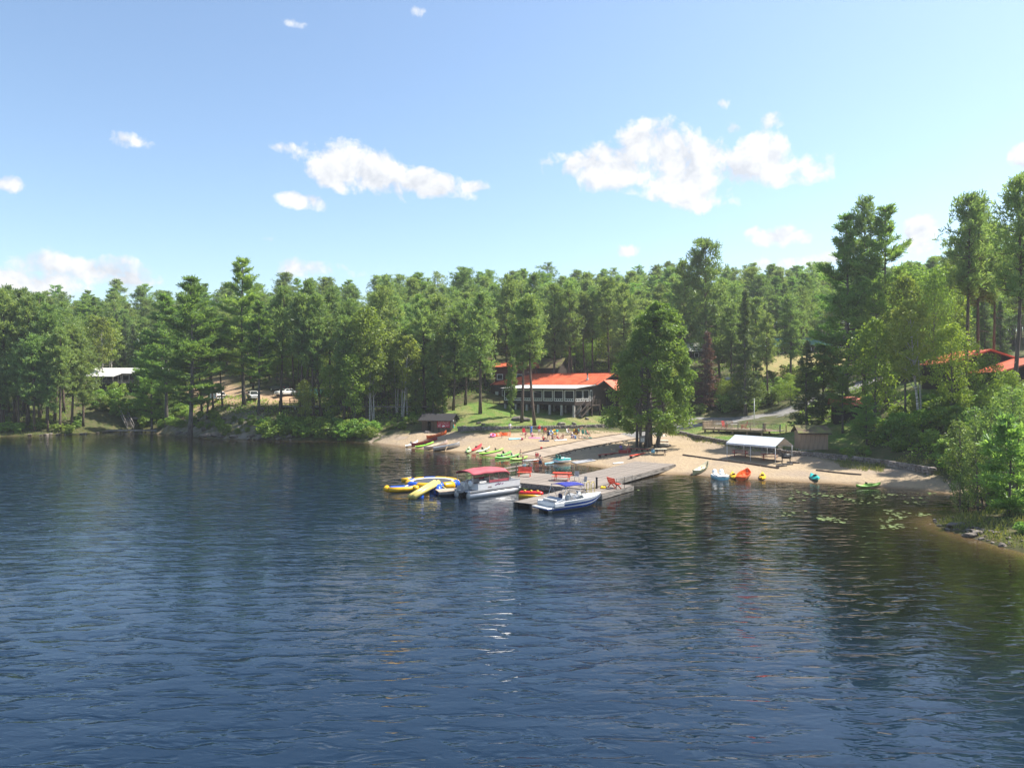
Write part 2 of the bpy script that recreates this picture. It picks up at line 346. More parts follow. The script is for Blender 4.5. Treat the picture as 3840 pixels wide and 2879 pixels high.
FIELD = [(48, 146), (80, 148), (88, 172), (56, 170)]
STONY = [(-76, 152), (-68, 143), (-54, 133), (-40, 130), (-44, 138), (-54, 143), (-66, 149)]
def build_terrain():
    def axis(segs):
        out = []
        for a, b, st in segs: out += list(np.arange(a, b, st))
        return np.array(out + [segs[-1][1]])
    xs = axis([(-1200, -400, 160), (-400, -160, 16), (-160, -70, 2.5), (-70, -32, 1.2), (-32, 50, .7), (50, 70, 1.2), (70, 170, 3), (170, 400, 23), (400, 1200, 160)])
    ys = axis([(-1200, -320, 220), (-320, 20, 34), (20, 40, 2.5), (40, 62, 1.2), (62, 134, .7), (134, 162, 1.2), (162, 260, 3.5), (260, 500, 24), (500, 1200, 140)])
    X, Y = np.meshgrid(xs, ys); Z = H(X, Y)
    nx, ny = len(xs), len(ys); co = np.stack([X, Y, Z], -1).reshape(-1, 3)
    i = np.arange(ny - 1)[:, None] * nx + np.arange(nx - 1)[None, :]
    F = np.stack([i, i + 1, i + nx + 1, i + nx], -1).reshape(-1, 4)
    me = bpy.data.meshes.new('ground'); me.from_pydata(co.tolist(), [], F.tolist())
    xf, yf, zf = X.ravel(), Y.ravel(), Z.ravel(); wob = (fbm(xf / 2.3, yf / 2.3, 11) - .47) * 2.6
    def soft(poly, w=.5): return np.clip((poly_sd(xf, yf, poly) + wob) / w * .5 + .5, 0, 1)
    sand = soft(SAND, .6); grass = np.maximum.reduce([soft(p, .8) for p in (LAWN1, LAWN2, LAWN3, LAWN4)]); dirt = np.maximum(soft(DIRT, 1.2), 0); field = soft(FIELD, 1.5)
    sand = np.maximum(sand, np.clip((-zf - .05) / .3, 0, 1))
    stony = soft(STONY, 1.0)
    ca = me.color_attributes.new('zone', 'FLOAT_COLOR', 'POINT')
    ca.data.foreach_set('color', np.stack([sand, grass, dirt, np.maximum(field, 0)], -1).astype(np.float32).ravel())
    cb = me.attributes.new('stony', 'FLOAT', 'POINT'); cb.data.foreach_set('value', stony.astype(np.float32))
    me.polygons.foreach_set('use_smooth', [True] * len(me.polygons))
    m, nt, N, L, b = new_mat('ground')
    b.inputs['Roughness'].default_value = .95; b.inputs['Specular IOR Level'].default_value = .15
    tc = N.new('ShaderNodeTexCoord')
    def noise(sc, det=6, off=0):
        n = N.new('ShaderNodeTexNoise'); n.inputs['Scale'].default_value = sc; n.inputs['Detail'].default_value = det; L.new(tc.outputs['Object'], n.inputs['Vector']); return n.outputs[0]
    def rng_(v, a, c):
        r = N.new('ShaderNodeMapRange'); r.inputs[1].default_value = a; r.inputs[2].default_value = c; L.new(v, r.inputs[0]); return r.outputs[0]
    def mix(f, a, c):
        x = N.new('ShaderNodeMix'); x.data_type = 'RGBA'; L.new(f, x.inputs[0])
        for k, v in ((6, a), (7, c)):
            if isinstance(v, tuple): x.inputs[k].default_value = (*v, 1)
            else: L.new(v, x.inputs[k])
        return x.outputs[2]
    za = N.new('ShaderNodeAttribute'); za.attribute_name = 'zone'; sp = N.new('ShaderNodeSeparateColor'); L.new(za.outputs['Color'], sp.inputs[0])
    st = N.new('ShaderNodeAttribute'); st.attribute_name = 'stony'
    n_lo = noise(.16); n_mid = noise(.9); n_hi = noise(7.0, 8)
    floor = mix(rng_(n_mid, .35, .65), (.045, .060, .018), (.105, .085, .045)); floor = mix(rng_(n_hi, .45, .75), floor, (.06, .085, .022))
    gr = mix(rng_(n_mid, .36, .66), (.085, .165, .028), (.17, .185, .055)); gr = mix(rng_(n_lo, .5, .66), gr, (.235, .195, .095)); gr = mix(rng_(n_hi, .5, .8), gr, (.07, .115, .025))
    sa = mix(rng_(n_mid, .35, .7), (.35, .268, .172), (.29, .222, .145)); sa = mix(rng_(n_hi, .5, .75), sa, (.31, .235, .17))
    sa = mix(rng_(n_lo, .48, .70), sa, (.26, .205, .155)); sa = mix(rng_(noise(2.6, 3), .58, .72), sa, (.24, .18, .125))
    di = mix(rng_(n_mid, .35, .7), (.40, .27, .17), (.30, .21, .14))
    fi = mix(rng_(n_mid, .35, .7), (.33, .25, .12), (.20, .20, .07))
    ro = mix(rng_(n_mid, .4, .6), (.20, .18, .16), (.12, .12, .06)); ro = mix(rng_(n_hi, .5, .7), ro, (.28, .22, .15))
    c = mix(st.outputs['Fac'], floor, ro); c = mix(za.outputs['Alpha'], c, fi); c = mix(sp.outputs[2], c, di); c = mix(sp.outputs[1], c, gr); c = mix(sp.outputs[0], c, sa)
    # wet sand just above the waterline
    ge = N.new('ShaderNodeNewGeometry'); sz = N.new('ShaderNodeSeparateXYZ'); L.new(ge.outputs['Position'], sz.inputs[0])
    wet = N.new('ShaderNodeMapRange'); wet.inputs[1].default_value = .22; wet.inputs[2].default_value = .02; L.new(sz.outputs[2], wet.inputs[0])
    mul = N.new('ShaderNodeMix'); mul.data_type = 'RGBA'; mul.blend_type = 'MULTIPLY'; L.new(wet.outputs[0], mul.inputs[0]); L.new(c, mul.inputs[6]); mul.inputs[7].default_value = (.55, .5, .45, 1)
    L.new(mul.outputs[2], b.inputs['Base Color'])
    bp = N.new('ShaderNodeBump'); bp.inputs['Strength'].default_value = .6; bp.inputs['Distance'].default_value = .12
    nb = noise(3.5, 8); vo = N.new('ShaderNodeTexVoronoi'); vo.inputs['Scale'].default_value = 2.2; L.new(tc.outputs['Object'], vo.inputs['Vector']); ad = N.new('ShaderNodeMath'); ad.operation = 'MULTIPLY_ADD'; L.new(vo.outputs['Distance'], ad.inputs[0]); ad.inputs[1].default_value = .8; L.new(nb, ad.inputs[2]); L.new(ad.outputs[0], bp.inputs['Height']); L.new(bp.outputs[0], b.inputs['Normal'])
    o = link('ground', me, 'ground'); tag(o, 'sandy beach, lawn and wooded hillside rising from the lake', None, None, 'structure')
build_terrain()
def build_water():
    def axis(segs):
        out = []
        for a, b, st in segs: out += list(np.arange(a, b, st))
        return np.array(out + [segs[-1][1]])
    xs = axis([(-1200, -160, 130), (-160, -40, 4), (-40, 48, 1.1), (48, 160, 14), (160, 1200, 130)])
    ys = axis([(-1200, -100, 110), (-100, 36, 8), (36, 135, 1.1), (135, 170, 3.5)])
    X, Y = np.meshgrid(xs, ys); nx, ny = len(xs), len(ys)
    Z = np.zeros_like(X); co = np.stack([X, Y, Z], -1).reshape(-1, 3)
    i = np.arange(ny - 1)[:, None] * nx + np.arange(nx - 1)[None, :]
    F = np.stack([i, i + 1, i + nx + 1, i + nx], -1).reshape(-1, 4)
    me = bpy.data.meshes.new('water'); me.from_pydata(co.tolist(), [], F.tolist())
    dep = np.clip(-H(X, Y, False).ravel(), 0, 20)
    at = me.attributes.new('depth', 'FLOAT', 'POINT'); at.data.foreach_set('value', dep.astype(np.float32))
    me.polygons.foreach_set('use_smooth', [True] * len(me.polygons))
    m, nt, N, L, b = new_mat('lake_water')
    a = N.new('ShaderNodeAttribute'); a.attribute_name = 'depth'
    ramp = N.new('ShaderNodeValToRGB'); mr = N.new('ShaderNodeMapRange'); mr.inputs[1].default_value = 0; mr.inputs[2].default_value = 6
    L.new(a.outputs['Fac'], mr.inputs[0]); L.new(mr.outputs[0], ramp.inputs[0])
    e = ramp.color_ramp.elements; e[0].position = 0; e[0].color = (.10, .066, .03, 1); e[1].position = 1; e[1].color = (.0045, .014, .030, 1)
    x = ramp.color_ramp.elements.new(.05); x.color = (.030, .021, .009, 1); x = ramp.color_ramp.elements.new(.13); x.color = (.007, .006, .003, 1); x = ramp.color_ramp.elements.new(.5); x.color = (.0018, .0035, .0045, 1)
    L.new(ramp.outputs[0], b.inputs['Base Color'])
    b.inputs['Roughness'].default_value = .03; b.inputs['IOR'].default_value = 1.46; b.inputs['Specular IOR Level'].default_value = .5
    tc = N.new('ShaderNodeTexCoord')
    def layer(rot, sc, scale, det, dist=0.0, rough=.5):
        mp = N.new('ShaderNodeMapping'); mp.inputs['Rotation'].default_value = (0, 0, R(rot)); mp.inputs['Scale'].default_value = (*sc, 1)
        L.new(tc.outputs['Object'], mp.inputs[0])
        n = N.new('ShaderNodeTexNoise'); n.inputs['Scale'].default_value = scale; n.inputs['Detail'].default_value = det; n.inputs['Distortion'].default_value = dist; n.inputs['Roughness'].default_value = rough
        L.new(mp.outputs[0], n.inputs['Vector']); return n.outputs[0]
    def mth(op, p, q):
        n = N.new('ShaderNodeMath'); n.operation = op
        for k, v in enumerate((p, q)):
            if isinstance(v, (int, float)): n.inputs[k].default_value = v
            else: L.new(v, n.inputs[k])
        return n.outputs[0]
    big = layer(-14, (.32, 1), .55, 2, .3); mid = layer(-10, (.36, 1), 1.7, 2.5, .5); sm = layer(12, (.45, 1), 5.0, 3, .3); gust = layer(10, (.35, 1), .05, 3)
    calm = N.new('ShaderNodeMapRange'); calm.inputs[1].default_value = .36; calm.inputs[2].default_value = .62; calm.inputs[3].default_value = .45; calm.inputs[4].default_value = 1.0
    L.new(gust, calm.inputs[0])
    # lee of the dock and the bay: ripples die out in the shallows
    lee = N.new('ShaderNodeMapRange'); lee.inputs[1].default_value = .3; lee.inputs[2].default_value = 5.5; lee.inputs[3].default_value = .35; lee.inputs[4].default_value = 1.0
    L.new(a.outputs['Fac'], lee.inputs[0])
    rid = mth('SUBTRACT', 1.0, mth('ABSOLUTE', mth('MULTIPLY', mth('SUBTRACT', mid, .5), 3.4), 0.0)); mid = mth('ADD', mth('MULTIPLY', mid, .6), mth('MULTIPLY', rid, .16))
    h = mth('ADD', mth('MULTIPLY', big, .10), mth('ADD', mth('MULTIPLY', mid, .22), mth('MULTIPLY', sm, .018)))
    h = mth('MULTIPLY', h, mth('MULTIPLY', calm.outputs[0], lee.outputs[0]))
    bp = N.new('ShaderNodeBump'); bp.inputs['Strength'].default_value = 1.0; bp.inputs['Distance'].default_value = WAVE
    L.new(h, bp.inputs['Height']); L.new(bp.outputs[0], b.inputs['Normal'])
    o = link('water', me, 'lake_water'); tag(o, 'dark rippled lake water', None, None, 'structure')
WAVE = 1.0
build_water()
def drape(name, poly_l, poly_r, m, lift=.03, seg=40, cross=6, label=None):
    """strip between two edge polylines laid on the ground"""
    def res(pl, k):
        P = np.array(pl, float); d = np.r_[0, np.cumsum(np.hypot(*np.diff(P, axis=0).T))]; t = np.linspace(0, d[-1], k)
        return np.stack([np.interp(t, d, P[:, 0]), np.interp(t, d, P[:, 1])], -1)
    A, B = res(poly_l, seg), res(poly_r, seg); T = np.linspace(0, 1, cross)
    P = A[:, None] * (1 - T[None, :, None]) + B[:, None] * T[None, :, None]
    Z = H(P[..., 0], P[..., 1], False) + lift + .05
    b = MB(); rows = [[(P[i, j, 0], P[i, j, 1], Z[i, j]) for j in range(cross)] for i in range(seg)]
    b.grid(rows)
    # skirts so that the slab has a real edge
    for e in (0, cross - 1): b.grid([[(P[i, e, 0], P[i, e, 1], Z[i, e]) for i in range(seg)], [(P[i, e, 0], P[i, e, 1], Z[i, e] - .5) for i in range(seg)]])
    o = b.build(name, m); tag(o, label, None, None, 'structure'); return o
mat('concrete_slab', (.32, .255, .195), .9, var=.10, scale=.8, bump=.15, bscale=6)
mat('asphalt', (.19, .18, .172), .92, var=.16, scale=.6, bump=.2, bscale=14)
mat('gravel', (.30, .235, .175), .95, var=.18, scale=.9, bump=.3, bscale=8)
mat('kerb_timber', (.11, .08, .055), .9, var=.25, scale=3)
RL = [(1.2, 102.2), (9.2, 108.4), (17.9, 116.2)]; RR = [(4.4, 98.9), (12.2, 104.6), (19.6, 110.6)]
for k in range(7):      # concrete slabs of the launching ramp
    f0, f1 = k / 7 + .002, (k + 1) / 7 - .002
    def at(pl, f):
        P = np.array(pl); d = np.r_[0, np.cumsum(np.hypot(*np.diff(P, axis=0).T))]; return (np.interp(f * d[-1], d, P[:, 0]), np.interp(f * d[-1], d, P[:, 1]))
    o = drape('concrete_slab', [at(RL, f0), at(RL, f1)], [at(RR, f0), at(RR, f1)], 'concrete_slab', .0 + .004 * (k % 2), 6, 5, 'pale concrete slab of the boat launching ramp'); o['kind'] = 'structure'
drape('road', [(17.7, 116.6), (22, 121.5), (27, 127), (34, 131.5), (40, 127.5), (46, 126.5), (55, 128), (66, 131)], [(19.9, 110.7), (24, 118), (28.6, 122), (33.4, 124), (39, 119.4), (45.5, 118.8), (55, 120.5), (66, 123)], 'asphalt', .0, 60, 7, 'grey asphalt road curving up from the beach')
drape('path', [(-18, 124), (-23.5, 127.8), (-27, 133), (-26, 138)], [(-18.5, 122), (-25.5, 126.2), (-29.5, 133), (-28.5, 138)], 'gravel', -.06, 20, 4, 'sandy footpath leading from the beach into the trees')
# ------------------------------------------------------------------ vegetation
def leaf_mat(name, c1, c2, trans=.35, hue=.015, val=.22):
    m, nt, N, L, b = new_mat(name); N.remove(b); out = N['Material Output']
    at = N.new('ShaderNodeAttribute'); at.attribute_name = 'tint'
    mx = N.new('ShaderNodeMix'); mx.data_type = 'RGBA'; L.new(at.outputs['Fac'], mx.inputs[0]); mx.inputs[6].default_value = (*c1, 1); mx.inputs[7].default_value = (*c2, 1)
    oi = N.new('ShaderNodeObjectInfo'); hs = N.new('ShaderNodeHueSaturation'); L.new(mx.outputs[2], hs.inputs['Color'])
    mr = N.new('ShaderNodeMapRange'); mr.inputs[3].default_value = 1 - val; mr.inputs[4].default_value = 1 + val; L.new(oi.outputs['Random'], mr.inputs[0]); L.new(mr.outputs[0], hs.inputs['Value'])
    wn = N.new('ShaderNodeTexWhiteNoise'); wn.noise_dimensions = '1D'; L.new(oi.outputs['Random'], wn.inputs['W'])
    mh = N.new('ShaderNodeMapRange'); mh.inputs[3].default_value = .5 - hue; mh.inputs[4].default_value = .5 + hue; L.new(wn.outputs[0], mh.inputs[0]); L.new(mh.outputs[0], hs.inputs['Hue'])
    d = N.new('ShaderNodeBsdfDiffuse'); t = N.new('ShaderNodeBsdfTranslucent'); L.new(hs.outputs[0], d.inputs[0])
    tm = N.new('ShaderNodeMix'); tm.data_type = 'RGBA'; tm.blend_type = 'MULTIPLY'; tm.inputs[0].default_value = 1; L.new(hs.outputs[0], tm.inputs[6]); tm.inputs[7].default_value = (1.4, 1.35, .75, 1); L.new(tm.outputs[2], t.inputs[0])
    s = N.new('ShaderNodeMixShader'); s.inputs[0].default_value = trans; L.new(d.outputs[0], s.inputs[1]); L.new(t.outputs[0], s.inputs[2])
    g = N.new('ShaderNodeBsdfGlossy'); g.inputs['Roughness'].default_value = .45; g.inputs[0].default_value = (.8, .85, .8, 1)
    s2 = N.new('ShaderNodeMixShader'); s2.inputs[0].default_value = .025; L.new(s.outputs[0], s2.inputs[1]); L.new(g.outputs[0], s2.inputs[2]); L.new(s2.outputs[0], out.inputs[0])
    return m
leaf_mat('red_pine_needles', (0.1291, 0.2121, 0.0692), (0.2815, 0.3752, 0.1224), 0.51)
leaf_mat('white_pine_needles', (0.1216, 0.227, 0.0623), (0.2675, 0.4052, 0.1021), 0.51)
leaf_mat('spruce_needles', (0.0679, 0.1154, 0.0497), (0.1614, 0.2226, 0.0827), 0.41)
leaf_mat('cedar_sprays', (0.0851, 0.1651, 0.0383), (0.2266, 0.3227, 0.0718), 0.48)
leaf_mat('birch_leaves', (0.1444, 0.209, 0.0385), (0.3003, 0.363, 0.077), .48)
leaf_mat('maple_leaves', (0.125, 0.2107, 0.035), (0.2792, 0.385, 0.0655), 0.52)
leaf_mat('shrub_leaves', (0.1117, 0.2036, 0.0368), (0.2793, 0.3928, 0.069), .46, .022, .3)
leaf_mat('airy_leaves', (.115, .20, .052), (.235, .33, .10), .48)
leaf_mat('dead_needles', (.12, .066, .052), (.19, .11, .085), .3)
leaf_mat('grass_blades', (.09, .14, .03), (.24, .24, .07), .35)
mat('pine_bark', (.135, .098, .075), .95, var=.25, scale=5, bump=.5, bscale=10, stretch=(1, 1, .25))
mat('grey_bark', (.15, .13, .115), .95, var=.25, scale=5, bump=.5, bscale=10, stretch=(1, 1, .25))
mat('birch_bark', (.62, .58, .52), .8, col2=(.12, .10, .09), scale=4, stretch=(1, 1, 3))
def unit(v): return v / (np.linalg.norm(v, axis=-1, keepdims=True) + 1e-9)
def blades(P, D, Ln, W, g, tip=.35):
    n = len(P); rnd = unit(g.normal(size=(n, 3))); S = unit(np.cross(D, rnd)); Ln = np.asarray(Ln).reshape(-1, 1); W = np.asarray(W).reshape(-1, 1)
    T = P + D * Ln; M = .5 * S * W
    return np.stack([P - M * .6, P + M * .6, T + M * tip * 2, T - M * tip * 2], 1)
def discs(P, Nn, size, g):
    n = len(P); rnd = unit(g.normal(size=(n, 3))); A = unit(np.cross(Nn, rnd)); B = np.cross(Nn, A); s = np.asarray(size).reshape(-1, 1) * .5
    return np.stack([P - A * s * .75 , P - B * s * 1.05, P + A * s * .75, P + B * s * 1.05], 1)
def limbs_mesh(trunk, rad, limbs, n=7):
    b = MB(); b.tube(trunk, rad, n)
    for pts, r in limbs: b.tube(pts, r, 4, cap=False)
    return b
def clump_noise(P, s, seed): return fbm(P[:, 0] / s + P[:, 2] * .31 / s, P[:, 1] / s + P[:, 2] * .9 / s, seed, 3)
def conifer(name, h, kind, seed, dense=1.0, bare=.4, spread=1.0, top='round'):
    """returns an untagged prototype: Empty > trunk, crown"""
    g = np.random.default_rng(seed); V = []; T = []; limbs = []
    wob = g.normal(size=2) * .25
    def axis_at(z): f = z / h; return np.array([wob[0] * math.sin(f * 3.0) , wob[1] * math.sin(f * 2.3), z])
    tz = np.linspace(0, h * .985, 9); trunk = [axis_at(z) for z in tz]; r0 = h * .0125
    rad = [r0 * (1.25 if i == 0 else 1) * (1 - .9 * z / h) + .012 for i, z in enumerate(tz)]
    z0 = h * bare
    if kind == 'red_pine':
        for i in range(16):
            z = h * g.uniform(.16, bare + .12); a = g.uniform(0, 6.28); ln = g.uniform(.5, 1.9); d = np.array([math.cos(a), math.sin(a), g.uniform(-.35, .15)]); p0 = axis_at(z); limbs.append(([p0, p0 + d * ln * .6, p0 + d * ln + np.array([0, 0, -.12])], [.035, .022, .008]))
        nb = int(95 * dense)
        for i in range(nb):
            f = (i + g.uniform(-.4, .4)) / nb; f = min(max(f, 0), 1); z = z0 + (h - z0) * f ** .9
            prof = (.45 + .85 * f ** .6) * (1 - f) ** .62 + .08
            ln = h * .175 * spread * prof * g.uniform(.55, 1.15); a = g.uniform(0, 2 * math.pi); rise = g.uniform(-.15, .25) + .5 * f ** 2
            d = np.array([math.cos(a), math.sin(a), rise]); p0 = axis_at(z); p1 = p0 + d * ln * .6; p2 = p0 + d * ln + np.array([0, 0, .12 * ln])
            limbs.append(([p0, p1, p2], [r0 * .22 * (1.1 - f) + .012, r0 * .13 * (1.1 - f) + .01, .008]))
            k = max(2, int(3 + ln * 2.6 * dense)); t = g.uniform(.32, 1.05, k); side = g.normal(size=(k, 3)) * np.array([.24, .24, .13]) * ln * (.35 + .5 * t[:, None])
            C = p0 + d * ln * t[:, None] + side + np.array([0, 0, .1]) * ln
            q = 9; P = np.repeat(C, q, 0) + g.normal(size=(k * q, 3)) * .13; D = unit(d * .45 + np.array([0, 0, .55]) + g.normal(size=(k * q, 3)) * .75)
            V.append(blades(P, D, g.uniform(.28, .52, k * q), g.uniform(.09, .17, k * q), g)); T.append(np.clip(np.repeat(g.normal(.42, .25, k), q) + g.normal(0, .1, k * q), 0, 1))
    elif kind == 'white_pine':
        nb = int(64 * dense)
        for i in range(nb):
            f = i / nb; z = z0 + (h - z0) * f ** .95 + g.uniform(-.25, .25); prof = (.6 + .55 * math.sin(min(1, f * 1.5) * 2.4)) * (1 - f) ** .75 + .05
            ln = h * .21 * spread * prof * g.uniform(.5, 1.25); a = g.uniform(0, 2 * math.pi); rise = g.uniform(-.12, .12) + .55 * f ** 1.5
            d = np.array([math.cos(a), math.sin(a), rise]); lat = np.array([-math.sin(a), math.cos(a), 0]); p0 = axis_at(min(z, h * .97)); p1 = p0 + d * ln * .55; p2 = p0 + d * ln + np.array([0, 0, .13 * ln])
            limbs.append(([p0, p1, p2], [r0 * .25 * (1.1 - f) + .012, r0 * .15 * (1.1 - f) + .01, .008]))
            k = max(4, int(6 + ln * 5.2 * dense)); t = g.uniform(.22, 1.05, k); w = .30 * ln * np.sin(np.clip(t, 0, 1) * 2.6) + .05
            C = p0 + d * ln * t[:, None] + lat * (g.uniform(-1, 1, k) * w)[:, None] + np.array([0, 0, 1.0]) * (.13 * ln * t ** 2 + g.normal(0, .08, k) + .05)[:, None]
            q = 8; P = np.repeat(C, q, 0) + g.normal(size=(k * q, 3)) * np.array([.13, .13, .06]); D = unit(d * .8 + np.array([0, 0, .22]) + g.normal(size=(k * q, 3)) * np.array([.6, .6, .38]))
            V.append(blades(P, D, g.uniform(.30, .6, k * q), g.uniform(.08, .15, k * q), g)); T.append(np.clip(np.repeat(g.normal(.45, .25, k), q) + g.normal(0, .1, k * q), 0, 1))
    elif kind == 'spruce':
        nb = int(150 * dense)
        for i in range(nb):
            f = i / nb; z = z0 + (h - z0) * f; ln = h * .17 * spread * ((1 - f) ** .85 * g.uniform(.7, 1.1) + .02); a = g.uniform(0, 2 * math.pi)
            d = np.array([math.cos(a), math.sin(a), -.22 + .5 * f]); lat = np.array([-math.sin(a), math.cos(a), 0]); p0 = axis_at(z)
            if i % 2 == 0: limbs.append(([p0, p0 + d * ln], [.03 * (1 - f) + .012, .008]))
            k = max(4, int(5 + ln * 8 * dense)); t = g.uniform(.1, 1.0, k); C = p0 + d * ln * t[:, None] + lat * (g.uniform(-1, 1, k) * .32 * ln * (1.05 - t))[:, None] + np.array([0, 0, .12 * ln]) * (t ** 2)[:, None]
            q = 4; P = np.repeat(C, q, 0) + g.normal(size=(k * q, 3)) * .07; D = unit(d * .7 + np.array([0, 0, -.05]) + g.normal(size=(k * q, 3)) * .5)
            V.append(blades(P, D, g.uniform(.22, .42, k * q), g.uniform(.10, .17, k * q), g, .25)); T.append(np.clip(np.repeat(g.normal(.4, .22, k), q) + .15 * np.repeat(t, q) + g.normal(0, .1, k * q), 0, 1))
    V = np.concatenate(V); T = np.concatenate(T)
    return proto(name, trunk, rad, limbs, V, T, {'red_pine': 'red_pine_needles', 'white_pine': 'white_pine_needles', 'spruce': 'spruce_needles'}[kind], 'pine_bark' if kind == 'red_pine' else 'grey_bark')
def broadleaf(name, h, seed, leaf, bark, wid=.30, bare=.25, n=5200, stems=1, size=.30, lobes=26, sd=.9):
    g = np.random.default_rng(seed); limbs = []; V = []; T = []
    lean = g.normal(size=2) * .05 * h * .5
    trunk = [np.array([lean[0] * f ** 1.5, lean[1] * f ** 1.5, h * .93 * f]) for f in np.linspace(0, 1, 8)]; r0 = h * .011
    rad = [r0 * (1.2 if i == 0 else 1) * (1 - .88 * i / 7) for i in range(8)]
    for s in range(stems - 1):
        a = g.uniform(0, 6.28); o = np.array([math.cos(a), math.sin(a), 0]); limbs.append(([o * .25, o * (.25 + .03 * h) + np.array([0, 0, .35 * h]), o * (.3 + .06 * h) + np.array([0, 0, .75 * h])], [r0 * .8, r0 * .55, .03]))
    per = n // lobes
    for i in range(lobes):
        f = (i + .5) / lobes; z = h * (bare + (1 - bare) * (f ** .8) * .93); prof = math.sin(math.pi * min(1, .14 + .80 * f)) ** .8
        rr = h * wid * .62 * prof * math.sqrt(g.uniform(.15, 1)); a = i * 2.399 + g.uniform(-.5, .5); c = np.array([rr * math.cos(a) + lean[0] * f, rr * math.sin(a) + lean[1] * f, z])
        lr = h * wid * g.uniform(.26, .42) * (.45 + .6 * prof) * (1.0 if lobes < 50 else .62)
        base = np.array([lean[0] * f, lean[1] * f, max(h * bare * .7, z - lr * 1.6)]); limbs.append(([base, (base + c) / 2 + np.array([0, 0, .1]), c], [r0 * .35 * (1.1 - f) + .01, r0 * .2 * (1.1 - f) + .008, .008]))
        d = unit(g.normal(size=(per, 3))); rad_ = (g.uniform(.12, 1.0, per) ** .45)[:, None]; P = c + d * rad_ * lr * np.array([1, 1, .72]); P = P + (clump_noise(P, .5, seed) - .47)[:, None] * d * lr * .9
        Nn = unit(d * .6 + np.array([0, 0, .55]) + g.normal(size=(per, 3)) * .65)
        V.append(discs(P, Nn, g.uniform(.65, 1.25, per) * size, g)); T.append(np.clip(g.normal(.45, .22, per) + g.normal(0, .12), 0, 1))
    return proto(name, trunk, rad, limbs, np.concatenate(V), np.concatenate(T), leaf, bark)
def proto(name, trunk, rad, limbs, V, T, leaf, bark):
    o = bpy.data.objects.new(name, None)
    tr = limbs_mesh(trunk, rad, limbs).mesh('trunk'); tr.materials.append(MAT[bark]); tr.polygons.foreach_set('use_smooth', [True] * len(tr.polygons))
    cr = np_quads('crown', V, None, shade=T); cr.materials.append(MAT[leaf])
    return dict(name=name, trunk=tr, crown=cr, h=max(v[2] for v in trunk) / .985)
def plant(pr, x, y, h, label, cat, group, rz=None, sxy=1.0, lean=0.0, name=None, z=None, parts=('trunk', 'crown'), sink=.15):
    zz = (hz(x, y) if z is None else z) - sink
    o = bpy.data.objects.new(name or pr['name'], None); COL.objects.link(o); o.empty_display_size = .3
    o.location = (x, y, zz); s = h / pr['h']; o.scale = (s * sxy, s * sxy, s); o.rotation_euler = (0, lean, rng.uniform(0, 6.28) if rz is None else rz)
    tag(o, label, cat, group)
    for k, nm in zip(('trunk', 'crown'), parts):
        c = bpy.data.objects.new(nm, pr[k]); COL.objects.link(c); c.parent = o
    return o
RP = [conifer('red_pine', 20, 'red_pine', 10 + i, [1.25, 1.05, 1.3, 1.1, .8, 1.5][i], [.34, .45, .28, .52, .40, .22][i], [1.0, .9, 1.15, .95, 1.2, 1.05][i]) for i in range(6)]
WP = [conifer('white_pine', 22, 'white_pine', 30 + i, [1.5, 1.3, 1.4, 1.0][i], [.22, .30, .16, .34][i], [1.0, .9, 1.1, 1.25][i]) for i in range(4)]
SP = [conifer('spruce_tree', 16, 'spruce', 50 + i, 1.0, [.06, .12][i], [1.0, .8][i]) for i in range(2)]
BL = [broadleaf('broadleaf_tree', 15, 70 + i, ['maple_leaves', 'birch_leaves', 'maple_leaves'][i], 'grey_bark', [.32, .28, .36][i], [.22, .3, .18][i], 5600) for i in range(3)]
BI = [broadleaf('birch_tree', 15, 80 + i, 'birch_leaves', 'birch_bark', .22, .34, 4200, 2) for i in range(2)]
CE = [broadleaf('cedar_tree', 13, 90 + i, 'cedar_sprays', 'grey_bark', .20, .06, 6200, 1, .30, 34) for i in range(2)]
SH = [broadleaf('shrub', 2.6, 100 + i, 'shrub_leaves', 'grey_bark', [.55, .7, .6, .8][i], .03, 1500, 4, .22, 12) for i in range(4)]
G_FOREST = 'forest trees on the hillside'
def gtop(x, Y, ytop): return CAM_H + (CY - ytop) / FPX * Y
TREES = []            # (X, Y, radius) of everything planted, for spacing
def ptree(pr, px, Y, ytop, label, cat='tree', group=None, sxy=1.0, lean=0.0, name=None, rz=None):
    X = (px - CX) / FPX * Y; h = gtop(px, Y, ytop) - hz(X, Y); TREES.append((X, Y, h * .15))
    return plant(pr, X, Y, max(h, 2.5), label, cat, group, sxy=sxy, lean=lean, name=name, rz=rz)
# --- trees one can single out
GL = 'pines on the wooded headland by the small landing stage'; LL = 'tall red pine on the headland beside the small landing stage'
for (x, Y, yt, v) in [(10, 148, 1095, 0), (56, 151, 1140, 2), (104, 149, 1120, 1), (150, 155, 1110, 0), (178, 150, 1150, 2), (204, 154, 1160, 3), (225, 147, 1235, 1), (268, 151, 1225, 0), (312, 153, 1265, 2), (30, 158, 1080, 1), (90, 160, 1090, 2), (240, 160, 1140, 0), (130, 146, 1260, 2), (70, 146, 1290, 0), (-30, 150, 1100, 1), (180, 147, 1330, 2), (0, 146, 1350, 2)]:
    ptree(RP[v], x, Y, yt, LL, 'pine tree', GL)
for (x, Y, yt) in [(345, 180, 1185), (385, 176, 1195), (418, 182, 1200)]: ptree(BI[x % 2], x, Y, yt, 'slim yellow-green birch behind the white-roofed cabin', 'birch tree', 'birches behind the white-roofed cabin')
for (x, Y, yt) in [(440, 188, 1175), (470, 189, 1190), (500, 186, 1215)]: ptree(SP[0], x, Y, yt, 'dark spruce close behind the white-roofed cabin', 'spruce tree', 'spruces behind the white-roofed cabin')
ptree(CE[0], 545, 163, 1235, 'narrow dark cedar hiding the end of the white-roofed cabin', 'cedar tree')
ptree(WP[0], 712, 138, 1035, 'large bright green white pine at the water beside the rocky bank', 'pine tree', sxy=1.1)
